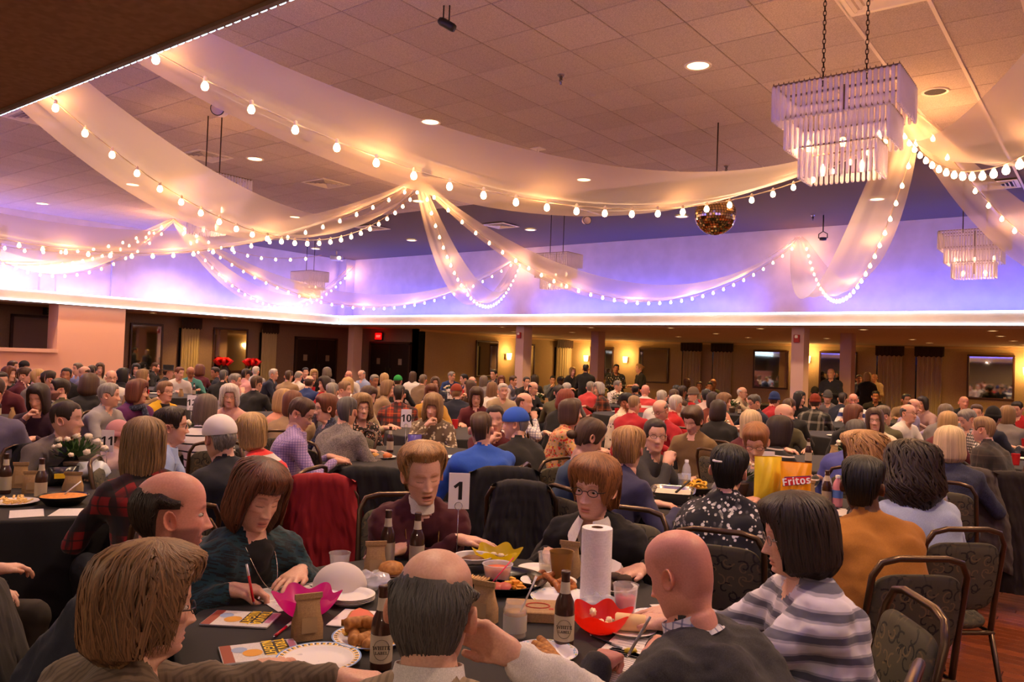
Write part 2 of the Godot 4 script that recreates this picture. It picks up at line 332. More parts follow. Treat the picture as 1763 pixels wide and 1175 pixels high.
func mat(c: Color, rough := 0.8, metal := 0.0) -> StandardMaterial3D:
	var key := "%s|%.3f|%.3f" % [c.to_html(), rough, metal]
	if mats.has(key): return mats[key]
	var m := StandardMaterial3D.new()
	m.albedo_color = c
	m.roughness = rough
	m.metallic = metal
	mats[key] = m
	return m

func glow(c: Color, e: float) -> StandardMaterial3D:
	var key := "g%s|%.3f" % [c.to_html(), e]
	if mats.has(key): return mats[key]
	var m := StandardMaterial3D.new()
	m.albedo_color = c
	m.roughness = 0.6
	m.emission_enabled = true
	m.emission = c
	m.emission_energy_multiplier = e
	mats[key] = m
	return m

func glass(c: Color, a: float, rough := 0.05) -> StandardMaterial3D:
	var m := StandardMaterial3D.new()
	m.albedo_color = Color(c, a)
	m.roughness = rough
	m.transparency = BaseMaterial3D.TRANSPARENCY_ALPHA
	return m

func textured(t: Texture2D, c: Color, rough: float, scale: float, tri := true, bump: Texture2D = null, bump_cm := 0.0) -> StandardMaterial3D:
	var m := StandardMaterial3D.new()
	m.albedo_color = c
	m.albedo_texture = t
	m.roughness = rough
	m.uv1_scale = Vector3.ONE * scale
	m.uv1_triplanar = tri
	if bump:
		m.heightmap_enabled = true
		m.heightmap_texture = bump
		m.heightmap_scale = bump_cm
	return m

func img(w: int, h: int, c := Color.WHITE) -> Image:
	var i := Image.create_empty(w, h, false, Image.FORMAT_RGB8)
	i.fill(c)
	return i

func tex(i: Image) -> ImageTexture:
	return ImageTexture.create_from_image(i)

func speckle(w: int, lo: float, hi: float, seed_: int, sx := 1, sy := 1) -> Image:
	# grain: random tone per little block
	var i := img(w, w)
	var r := RandomNumberGenerator.new()
	r.seed = seed_
	for y in range(0, w, sy):
		for x in range(0, w, sx):
			var v := r.randf_range(lo, hi)
			i.fill_rect(Rect2i(x, y, sx, sy), Color(v, v, v))
	return i

# ---------------------------------------------------------------- helpers: shapes (collected in a SurfaceTool)
func st_new() -> SurfaceTool:
	var s := SurfaceTool.new()
	s.begin(Mesh.PRIMITIVE_TRIANGLES)
	return s

func done(s: SurfaceTool, smooth := true) -> ArrayMesh:
	s.generate_normals()
	return s.commit()

func quad(s: SurfaceTool, a: Vector3, b: Vector3, c: Vector3, d: Vector3, group := -1) -> void:
	# a b c d clockwise seen from the front
	s.set_smooth_group(group)
	s.set_uv(Vector2(0, 0)); s.add_vertex(a)
	s.set_uv(Vector2(1, 0)); s.add_vertex(b)
	s.set_uv(Vector2(1, 1)); s.add_vertex(c)
	s.set_uv(Vector2(0, 0)); s.add_vertex(a)
	s.set_uv(Vector2(1, 1)); s.add_vertex(c)
	s.set_uv(Vector2(0, 1)); s.add_vertex(d)

func grid_mesh(rows: int, cols: int, f: Callable, closed_u := false, two_sided := false) -> ArrayMesh:
	# f(i, j) -> Vector3 ; smooth shared vertices
	var v := PackedVector3Array()
	var uv := PackedVector2Array()
	var idx := PackedInt32Array()
	for i in rows:
		for j in cols:
			v.append(f.call(i, j))
			uv.append(Vector2(float(j) / (cols - 1), float(i) / (rows - 1)))
	for i in rows - 1:
		for j in cols - 1:
			var a := i * cols + j
			idx.append_array([a, a + 1, a + cols, a + 1, a + cols + 1, a + cols])
	return arrays_mesh(v, idx, uv, closed_u, cols)

func arrays_mesh(v: PackedVector3Array, idx: PackedInt32Array, uv := PackedVector2Array(), closed_u := false, cols := 0, col := PackedColorArray()) -> ArrayMesh:
	var n := PackedVector3Array()
	n.resize(v.size())
	for k in range(0, idx.size(), 3):
		var a := v[idx[k]]
		var fn := (v[idx[k + 2]] - a).cross(v[idx[k + 1]] - a)
		n[idx[k]] += fn
		n[idx[k + 1]] += fn
		n[idx[k + 2]] += fn
	if closed_u:
		for i in v.size() / cols:
			var s := n[i * cols] + n[i * cols + cols - 1]
			n[i * cols] = s
			n[i * cols + cols - 1] = s
	for k in n.size():
		n[k] = n[k].normalized() if n[k].length_squared() > 1e-20 else Vector3.UP
	var arr := []
	arr.resize(Mesh.ARRAY_MAX)
	arr[Mesh.ARRAY_VERTEX] = v
	arr[Mesh.ARRAY_NORMAL] = n
	arr[Mesh.ARRAY_INDEX] = idx
	if uv.size() == v.size(): arr[Mesh.ARRAY_TEX_UV] = uv
	if col.size() == v.size(): arr[Mesh.ARRAY_COLOR] = col
	var m := ArrayMesh.new()
	m.add_surface_from_arrays(Mesh.PRIMITIVE_TRIANGLES, arr)
	return m

func add_box(s: SurfaceTool, c: Vector3, size: Vector3, bas := Basis.IDENTITY) -> void:
	var h := size / 2
	var p := []
	for k in 8:
		p.append(c + bas * Vector3(h.x if k & 1 else -h.x, h.y if k & 2 else -h.y, h.z if k & 4 else -h.z))
	quad(s, p[6], p[7], p[5], p[4])
	quad(s, p[3], p[2], p[0], p[1])
	quad(s, p[2], p[6], p[4], p[0])
	quad(s, p[7], p[3], p[1], p[5])
	quad(s, p[2], p[3], p[7], p[6])
	quad(s, p[4], p[5], p[1], p[0])

func box(size: Vector3, c := Vector3.ZERO) -> ArrayMesh:
	var s := st_new()
	add_box(s, c, size)
	return done(s)

func bevel_box(size: Vector3, b: float) -> ArrayMesh:
	# box with chamfered edges
	var s := st_new()
	var h := size / 2
	var i := h - Vector3.ONE * b
	for ax in 3:
		for sg in [-1.0, 1.0]:
			var u := (ax + 1) % 3
			var w := (ax + 2) % 3
			var q := []
			for k in [[-1, -1], [1, -1], [1, 1], [-1, 1]]:
				var v := Vector3.ZERO
				v[ax] = sg * h[ax]
				v[u] = k[0] * i[u]
				v[w] = k[1] * i[w]
				q.append(v)
			if sg > 0: quad(s, q[3], q[2], q[1], q[0])
			else: quad(s, q[0], q[1], q[2], q[3])
	for ax in 3:
		var u := (ax + 1) % 3
		var w := (ax + 2) % 3
		for su in [-1.0, 1.0]:
			for sw in [-1.0, 1.0]:
				var a := Vector3.ZERO
				var b2 := Vector3.ZERO
				a[ax] = -i[ax]; a[u] = su * h[u]; a[w] = sw * i[w]
				b2[ax] = -i[ax]; b2[u] = su * i[u]; b2[w] = sw * h[w]
				var c := b2; c[ax] = i[ax]
				var d := a; d[ax] = i[ax]
				if su * sw > 0: quad(s, d, c, b2, a)
				else: quad(s, a, b2, c, d)
	return done(s)

func frame_of(dir: Vector3) -> Basis:
	var z := dir.normalized()
	var x := Vector3.UP.cross(z)
	if x.length() < 0.01: x = Vector3.RIGHT.cross(z)
	x = x.normalized()
	return Basis(x, z.cross(x), z)

func add_tube(s: SurfaceTool, pts: Array, radii, sides := 8, closed := false, caps := true) -> void:
	var n := pts.size()
	var rings := []
	var prev := Basis.IDENTITY
	for i in n:
		var a: Vector3 = pts[(i - 1 + n) % n] if closed else pts[maxi(i - 1, 0)]
		var b: Vector3 = pts[(i + 1) % n] if closed else pts[mini(i + 1, n - 1)]
		var dir := (b - a).normalized()
		var f: Basis
		if i == 0: f = frame_of(dir)
		else:
			var x := (prev.x - dir * prev.x.dot(dir)).normalized()
			f = Basis(x, dir.cross(x), dir)
		prev = f
		var r: float = radii if (radii is float or radii is int) else radii[i]
		var ring := []
		for k in sides:
			var t := TAU * k / sides
			ring.append(pts[i] + (f.x * cos(t) + f.y * sin(t)) * r)
		rings.append(ring)
	s.set_smooth_group(1)
	for i in (n if closed else n - 1):
		var p: Array = rings[i]
		var q: Array = rings[(i + 1) % n]
		for k in sides:
			var k2 := (k + 1) % sides
			tri(s, p[k], q[k], q[k2])
			tri(s, p[k], q[k2], p[k2])
	if caps and not closed:
		for k in range(1, sides - 1):
			tri(s, rings[0][0], rings[0][k], rings[0][k + 1])
			tri(s, rings[n - 1][0], rings[n - 1][k + 1], rings[n - 1][k])

func tri(s: SurfaceTool, a: Vector3, b: Vector3, c: Vector3) -> void:
	s.add_vertex(a); s.add_vertex(b); s.add_vertex(c)

func tube(pts: Array, radii, sides := 8, closed := false) -> ArrayMesh:
	var s := st_new()
	add_tube(s, pts, radii, sides, closed)
	return done(s)

func lathe(profile: Array, sides := 24, uvs := false, sx := 1.0, sz := 1.0) -> ArrayMesh:
	# profile: Vector2(radius, y) from bottom to top (outside), smooth with hard edges where points repeat
	var v := PackedVector3Array()
	var uv := PackedVector2Array()
	var idx := PackedInt32Array()
	var rows := profile.size()
	for i in rows:
		for j in sides + 1:
			var a := TAU * j / sides
			v.append(Vector3(sin(a) * profile[i].x * sx, profile[i].y, cos(a) * profile[i].x * sz))
			uv.append(Vector2(float(j) / sides, 1.0 - float(i) / (rows - 1)))
	var c := sides + 1
	for i in rows - 1:
		if profile[i].is_equal_approx(profile[i + 1]): continue
		for j in sides:
			var a := i * c + j
			idx.append_array([a, a + c, a + 1, a + 1, a + c, a + c + 1])
	return arrays_mesh(v, idx, uv, true, c)

func prism(poly: PackedVector2Array, depth: float) -> ArrayMesh:
	# polygon in xy extruded along z, centred
	var s := st_new()
	var t := Geometry2D.triangulate_polygon(poly)
	var h := depth / 2
	var ccw := not Geometry2D.is_polygon_clockwise(poly)
	for k in range(0, t.size(), 3):
		var a := poly[t[k]]; var b := poly[t[k + 1]]; var c := poly[t[k + 2]]
		if (b - a).cross(c - a) > 0:
			var sw := b; b = c; c = sw
		s.set_smooth_group(-1)
		for q in [a, b, c]: s.set_uv(q); s.add_vertex(Vector3(q.x, q.y, h))
		for q in [a, c, b]: s.set_uv(q); s.add_vertex(Vector3(q.x, q.y, -h))
	var n := poly.size()
	for k in n:
		var a := poly[k]; var b := poly[(k + 1) % n]
		if not ccw:
			var sw := a; a = b; b = sw
		quad(s, Vector3(a.x, a.y, h), Vector3(b.x, b.y, h), Vector3(b.x, b.y, -h), Vector3(a.x, a.y, -h))
	return done(s)

func text_mesh(t: String, size: float, depth := 0.001, font := "Droid Sans", bold := true) -> TextMesh:
	var m := TextMesh.new()
	var f := SystemFont.new()
	f.font_names = PackedStringArray([font])
	f.font_weight = 700 if bold else 400
	m.font = f
	m.text = t
	m.font_size = 64
	m.pixel_size = size / 64.0
	m.depth = depth
	return m

func joined(list: Array) -> ArrayMesh:
	# list of [mesh, transform]; one surface
	var s := SurfaceTool.new()
	s.begin(Mesh.PRIMITIVE_TRIANGLES)
	for e in list: s.append_from(e[0], 0, e[1])
	return s.commit()
# ---------------------------------------------------------------- bodies: smooth union of tapered capsules, meshed as surface nets
class Field:
	var a := PackedVector3Array()
	var ba := PackedVector3Array()
	var bb := PackedFloat32Array()
	var r1 := PackedFloat32Array()
	var dr := PackedFloat32Array()
	var k := PackedFloat32Array()
	var m := PackedInt32Array()
	func bone(p: Vector3, q: Vector3, ra: float, rb: float, mt: int, blend := 0.05) -> void:
		a.append(p); ba.append(q - p); bb.append(maxf((q - p).length_squared(), 1e-8)); r1.append(ra); dr.append(rb - ra); k.append(blend); m.append(mt)
	func val(p: Vector3, list: PackedInt32Array) -> float:
		var d := 1e3
		for i in list:
			var pa := p - a[i]
			var t := clampf(pa.dot(ba[i]) / bb[i], 0.0, 1.0)
			var e := (pa - ba[i] * t).length() - r1[i] - dr[i] * t
			var kk := k[i]
			var h := kk - absf(d - e)
			d = minf(d, e)
			if h > 0.0: d -= h * h / (4.0 * kk)
		return d
	func nearest(p: Vector3) -> int:
		var d := 1e3
		var at := 0
		for i in a.size():
			var pa := p - a[i]
			var t := clampf(pa.dot(ba[i]) / bb[i], 0.0, 1.0)
			var e := (pa - ba[i] * t).length() - r1[i] - dr[i] * t
			if e < d:
				d = e
				at = m[i]
		return at
	func mesh(cell: float, folds: FastNoiseLite = null, fold_amp := 0.0) -> Dictionary:
		# {material: [vertices, normals, indices]}
		var lo := Vector3.ONE * 1e3
		var hi := -lo
		for i in a.size():
			var r := maxf(r1[i], r1[i] + dr[i]) + 0.03
			for p in [a[i], a[i] + ba[i]]:
				lo = lo.min(p - Vector3.ONE * r)
				hi = hi.max(p + Vector3.ONE * r)
		var B := 6
		var nb := Vector3i(((hi - lo) / (cell * B)).ceil())
		var n := nb * B + Vector3i.ONE
		var sx := n.z * n.y
		var sy := n.z
		var val_ := PackedFloat32Array()
		val_.resize(n.x * n.y * n.z)
		val_.fill(9.0)
		var half := cell * B * 0.5
		var reach := half * 1.7321 + cell
		var all := PackedInt32Array(range(a.size()))
		var blocks := []
		for bx in nb.x:
			for by in nb.y:
				for bz in nb.z:
					var c := lo + Vector3(bx, by, bz) * (cell * B) + Vector3.ONE * half
					# bones that matter here
					var dmin := 1e3
					var ds := PackedFloat32Array()
					for i in all:
						var pa := c - a[i]
						var t := clampf(pa.dot(ba[i]) / bb[i], 0.0, 1.0)
						var e := (pa - ba[i] * t).length() - r1[i] - dr[i] * t
						ds.append(e)
						dmin = minf(dmin, e)
					if absf(dmin) > reach + 0.03: continue
					var list := PackedInt32Array()
					for i in all:
						if ds[i] < dmin + 2.0 * reach + 0.06 and ds[i] < reach + 0.08: list.append(i)
					blocks.append(Vector3i(bx, by, bz) * B)
					for x in B + 1:
						for y in B + 1:
							var o := (bx * B + x) * sx + (by * B + y) * sy + bz * B
							for z in B + 1:
								if val_[o + z] == 9.0:
									val_[o + z] = val(lo + Vector3(bx * B + x, by * B + y, bz * B + z) * cell, list)
		# vertices
		var vid := {}
		var v := PackedVector3Array()
		var offs := PackedInt32Array([0, sx, sy, sx + sy, 1, sx + 1, sy + 1, sx + sy + 1])
		var cor := PackedVector3Array()
		for q in 8: cor.append(Vector3(q & 1, (q >> 1) & 1, q >> 2))
		var edges := [[0, 1], [2, 3], [4, 5], [6, 7], [0, 2], [1, 3], [4, 6], [5, 7], [0, 4], [1, 5], [2, 6], [3, 7]]
		for b in blocks:
			for x in B:
				for y in B:
					var o0: int = (b.x + x) * sx + (b.y + y) * sy + b.z
					for z in B:
						var o := o0 + z
						var mask := 0
						for q in 8:
							if val_[o + offs[q]] < 0.0: mask |= 1 << q
						if mask == 0 or mask == 255: continue
						var s := Vector3.ZERO
						var cnt := 0
						for e in edges:
							var ia: int = e[0]
							var ib: int = e[1]
							if ((mask >> ia) & 1) == ((mask >> ib) & 1): continue
							var va := val_[o + offs[ia]]
							var vb := val_[o + offs[ib]]
							if va > 8.0 or vb > 8.0: continue
							s += cor[ia].lerp(cor[ib], va / (va - vb))
							cnt += 1
						if cnt == 0: continue
						vid[o] = v.size()
						v.append(lo + (Vector3(b.x + x, b.y + y, b.z + z) + s / cnt) * cell)
		# quads
		var quads := PackedInt32Array()
		for o in vid:
			var i0 := val_[o] < 0.0
			for ax in 3:
				var step: int = sx if ax == 0 else sy if ax == 1 else 1
				if o + step >= val_.size(): continue
				var i1 := val_[o + step] < 0.0
				if i0 == i1: continue
				var u: int = sy if ax == 0 else 1 if ax == 1 else sx
				var w: int = 1 if ax == 0 else sx if ax == 1 else sy
				if not (vid.has(o - u) and vid.has(o - w) and vid.has(o - u - w)): continue
				var p0: int = vid[o]
				var p1: int = vid[o - u]
				var p2: int = vid[o - u - w]
				var p3: int = vid[o - w]
				if i0: quads.append_array([p0, p3, p2, p1])
				else: quads.append_array([p0, p1, p2, p3])
		var nrm := PackedVector3Array()
		nrm.resize(v.size())
		for k2 in range(0, quads.size(), 4):
			var p := v[quads[k2]]
			var fn := (v[quads[k2 + 2]] - p).cross(v[quads[k2 + 1]] - p) + (v[quads[k2 + 3]] - p).cross(v[quads[k2 + 2]] - p)
			for q in 4: nrm[quads[k2 + q]] += fn
		var mt := PackedInt32Array()
		for i in v.size():
			nrm[i] = nrm[i].normalized()
			mt.append(nearest(v[i]))
		if folds:
			for i in v.size():
				if mt[i] != 0 and mt[i] != 3:
					v[i] += nrm[i] * folds.get_noise_3dv(v[i]) * fold_amp
			nrm.fill(Vector3.ZERO)
			for k2 in range(0, quads.size(), 4):
				var p := v[quads[k2]]
				var fn := (v[quads[k2 + 2]] - p).cross(v[quads[k2 + 1]] - p) + (v[quads[k2 + 3]] - p).cross(v[quads[k2 + 2]] - p)
				for q in 4: nrm[quads[k2 + q]] += fn
			for i in v.size(): nrm[i] = nrm[i].normalized()
		var out := {}
		var remap := {}
		for k2 in range(0, quads.size(), 4):
			var g := mt[quads[k2]]
			for q in range(1, 4): g = maxi(g, mt[quads[k2 + q]]) if g != 0 else mt[quads[k2 + q]]
			if not out.has(g):
				out[g] = [PackedVector3Array(), PackedVector3Array(), PackedInt32Array()]
				remap[g] = {}
			var rm: Dictionary = remap[g]
			var ov: Array = out[g]
			var ids := []
			for q in 4:
				var i := quads[k2 + q]
				if not rm.has(i):
					rm[i] = ov[0].size()
					ov[0].append(v[i])
					ov[1].append(nrm[i])
				ids.append(rm[i])
			ov[2].append_array([ids[0], ids[1], ids[2], ids[0], ids[2], ids[3]])
		return out

func field_surface(d: Array) -> ArrayMesh:
	var arr := []
	arr.resize(Mesh.ARRAY_MAX)
	arr[Mesh.ARRAY_VERTEX] = d[0]
	arr[Mesh.ARRAY_NORMAL] = d[1]
	arr[Mesh.ARRAY_INDEX] = d[2]
	var col := PackedColorArray()
	col.resize(d[0].size())
	col.fill(Color.WHITE)
	arr[Mesh.ARRAY_COLOR] = col
	var uv := PackedVector2Array()
	for p in d[0]: uv.append(Vector2(p.x + p.z, -p.y))
	arr[Mesh.ARRAY_TEX_UV] = uv
	var m := ArrayMesh.new()
	m.add_surface_from_arrays(Mesh.PRIMITIVE_TRIANGLES, arr)
	return m

func elbow_of(s: Vector3, w: Vector3, l1: float, l2: float, pole: Vector3) -> Vector3:
	var d := w - s
	var L := clampf(d.length(), 0.05, (l1 + l2) * 0.995)
	var n := d.normalized()
	var t := (l1 * l1 - l2 * l2 + L * L) / (2.0 * L)
	var h := sqrt(maxf(l1 * l1 - t * t, 0.0))
	var p := (pole - n * pole.dot(n)).normalized()
	return s + n * t + p * h

# body parts: 0 skin, 1 top, 2 trousers, 3 shoes. The origin is on the floor under the hips, +z is forward.
func body_field(o: Dictionary) -> Field:
	var f := Field.new()
	var g: float = o.get("girth", 1.0)
	var fem: bool = o.get("fem", false)
	var head: Vector3 = o.head        # middle of the head
	var hip_y: float = o.get("hip_y", 0.53)
	var neck := head + Vector3(0, -0.155, -0.035)
	var hip := Vector3(0, hip_y, -0.02)
	var back := Vector3(0, 0, -0.035)
	var waist := hip.lerp(neck, 0.33) + back * 0.8
	var chest := hip.lerp(neck, 0.70) + back
	var sw: float = o.get("shoulder", 0.165 if fem else 0.19)
	var loose: float = o.get("loose", 0.0)
	var stand: bool = o.get("stand", false)
	var ax := 0.085 * g
	f.bone(hip + Vector3(-0.07 * g, 0.02, 0), waist + Vector3(-0.06 * g, 0, 0), 0.125 * g, 0.105 * g, 1, 0.07)
	f.bone(hip + Vector3(0.07 * g, 0.02, 0), waist + Vector3(0.06 * g, 0, 0), 0.125 * g, 0.105 * g, 1, 0.07)
	f.bone(waist + Vector3(0, -0.04, 0.03 * g), waist.lerp(chest, 0.6) + Vector3(0, 0, 0.02 * g), 0.115 * g * g, 0.11 * g, 1, 0.07)
	f.bone(waist + Vector3(-0.06 * g, 0, 0), chest + Vector3(-ax, 0.02, 0.0), 0.105 * g, 0.105 + 0.02 * (g - 1.0), 1, 0.07)
	f.bone(waist + Vector3(0.06 * g, 0, 0), chest + Vector3(ax, 0.02, 0.0), 0.105 * g, 0.105 + 0.02 * (g - 1.0), 1, 0.07)
	if fem:
		f.bone(chest + Vector3(-0.075, -0.04, 0.065), chest + Vector3(-0.07, 0.02, 0.04), 0.062 * g, 0.05, 1, 0.06)
		f.bone(chest + Vector3(0.075, -0.04, 0.065), chest + Vector3(0.07, 0.02, 0.04), 0.062 * g, 0.05, 1, 0.06)
	var sl: Vector3 = o.get("shl", neck + Vector3(sw, -0.075, 0.0))
	var sr: Vector3 = o.get("shr", neck + Vector3(-sw, -0.075, 0.0))
	f.bone(sl + Vector3(-0.03, -0.005, 0), sr + Vector3(0.03, -0.005, 0), 0.066, 0.066, 1, 0.07)
	f.bone(sl + Vector3(-0.03, 0.0, -0.01), neck + Vector3(0.035, 0.005, -0.02), 0.058, 0.048, 1, 0.06)
	f.bone(sr + Vector3(0.03, 0.0, -0.01), neck + Vector3(-0.035, 0.005, -0.02), 0.058, 0.048, 1, 0.06)
	f.bone(neck + Vector3(0, -0.04, 0.012), head + Vector3(0, -0.07, -0.03), 0.056 if not fem else 0.05, 0.053 if not fem else 0.046, 0, 0.02)
	var sm: int = o.get("sleeve", 1)
	if o.has("inner"): # shirt showing between the open fronts
		var iw: float = o.inner
		f.bone(neck + Vector3(0, -0.06, 0.045), chest + Vector3(0, -0.02, 0.095), iw, iw * 0.9, 4, 0.015)
		f.bone(chest + Vector3(0, -0.02, 0.085), waist + Vector3(0, 0, 0.115 * g), iw * 0.9, iw * 0.8, 4, 0.015)
	var bare: bool = o.get("bare", false)      # short sleeves
	for sd in [1, -1]:
		var s: Vector3 = sl if sd == 1 else sr
		var w: Vector3 = o.handl if sd == 1 else o.handr
		var pole: Vector3 = o.get("polel" if sd == 1 else "poler", Vector3(sd * 0.8, -1.0, -0.5))
		var e := elbow_of(s, w, 0.285 if not fem else 0.265, 0.25 if not fem else 0.235, pole)
		o["el%d" % sd] = e
		f.bone(s, e, 0.060 * (0.7 + 0.3 * g) + loose, 0.046 * (0.75 + 0.25 * g) + loose, sm, 0.04)
		if bare:
			f.bone(e.lerp(s, 0.35), e, 0.043, 0.041, 0, 0.01)
			f.bone(e, w, 0.041, 0.027, 0, 0.03)
		else:
			f.bone(e, e.lerp(w, 0.93), 0.047 * (0.75 + 0.25 * g) + loose, 0.034 + loose * 0.6, sm, 0.03)
			f.bone(e.lerp(w, 0.8), w, 0.027, 0.026, 0, 0.004)
	if o.get("legs", true):
		var kl: Array = [Vector3(0.13, 0.5, 0.44), Vector3(0.13, 0.09, 0.40), Vector3(0.14, 0.045, 0.53)]
		if stand: kl = [Vector3(0.11, 0.49, 0.01), Vector3(0.12, 0.09, -0.02), Vector3(0.14, 0.045, 0.12)]
		var rise: float = o.get("leg_scale", 1.0)
		for sd in [1.0, -1.0]:
			var h := hip + Vector3(sd * 0.09 * g, -0.01, 0.0)
			var kn: Vector3 = kl[0] * Vector3(sd, rise, rise)
			var an: Vector3 = kl[1] * Vector3(sd, 1.0, rise)
			f.bone(h, kn, 0.098 * g, 0.066, 2, 0.05)
			f.bone(kn, an, 0.064, 0.048, 2, 0.03)
			f.bone(an + Vector3(0, -0.04, -0.03), kl[2] * Vector3(sd, 1.0, 1.0) + Vector3(0, 0, 0.03), 0.044, 0.034, 3, 0.02)
	return f
# ---------------------------------------------------------------- heads: rings from the neck to the crown, with a face
const RINGS := [  # y, half width, front, back   (eyes at y 0, crown 0.115, chin -0.112)
	[-0.200, 0.044, 0.022, 0.048], [-0.178, 0.048, 0.026, 0.054], [-0.155, 0.050, 0.031, 0.058], [-0.132, 0.051, 0.036, 0.059], [-0.121, 0.049, 0.052, 0.058], [-0.1155, 0.045, 0.068, 0.056],
	[-0.110, 0.043, 0.0785, 0.055], [-0.102, 0.047, 0.083, 0.056], [-0.092, 0.053, 0.0835, 0.059], [-0.080, 0.058, 0.083, 0.064], [-0.065, 0.0625, 0.085, 0.073], [-0.045, 0.066, 0.087, 0.084], [-0.02, 0.0685, 0.0865, 0.093],
	[0.0, 0.070, 0.086, 0.098], [0.025, 0.0715, 0.0885, 0.101], [0.05, 0.071, 0.087, 0.099], [0.075, 0.0645, 0.078, 0.088], [0.092, 0.0535, 0.063, 0.071], [0.104, 0.039, 0.044, 0.051], [0.1115, 0.022, 0.025, 0.029], [0.115, 0.001, 0.001, 0.001]]

func ring_at(y: float) -> Vector3:
	for i in RINGS.size() - 1:
		if y <= RINGS[i + 1][0]:
			var t := clampf((y - RINGS[i][0]) / (RINGS[i + 1][0] - RINGS[i][0]), 0.0, 1.0)
			var a := Vector3(RINGS[i][1], RINGS[i][2], RINGS[i][3])
			var b := Vector3(RINGS[i + 1][1], RINGS[i + 1][2], RINGS[i + 1][3])
			var p := Vector3(RINGS[maxi(i - 1, 0)][1], RINGS[maxi(i - 1, 0)][2], RINGS[maxi(i - 1, 0)][3])
			var q := Vector3(RINGS[mini(i + 2, RINGS.size() - 1)][1], RINGS[mini(i + 2, RINGS.size() - 1)][2], RINGS[mini(i + 2, RINGS.size() - 1)][3])
			if i >= RINGS.size() - 3: # round crown
				return a.lerp(b, t)
			return a.cubic_interpolate(b, p, q, t)
	return Vector3.ZERO

func bump(x: float, y: float, cx: float, cy: float, sx: float, sy: float) -> float:
	var u := (x - cx) / sx
	var v := (y - cy) / sy
	return exp(-(u * u + v * v))

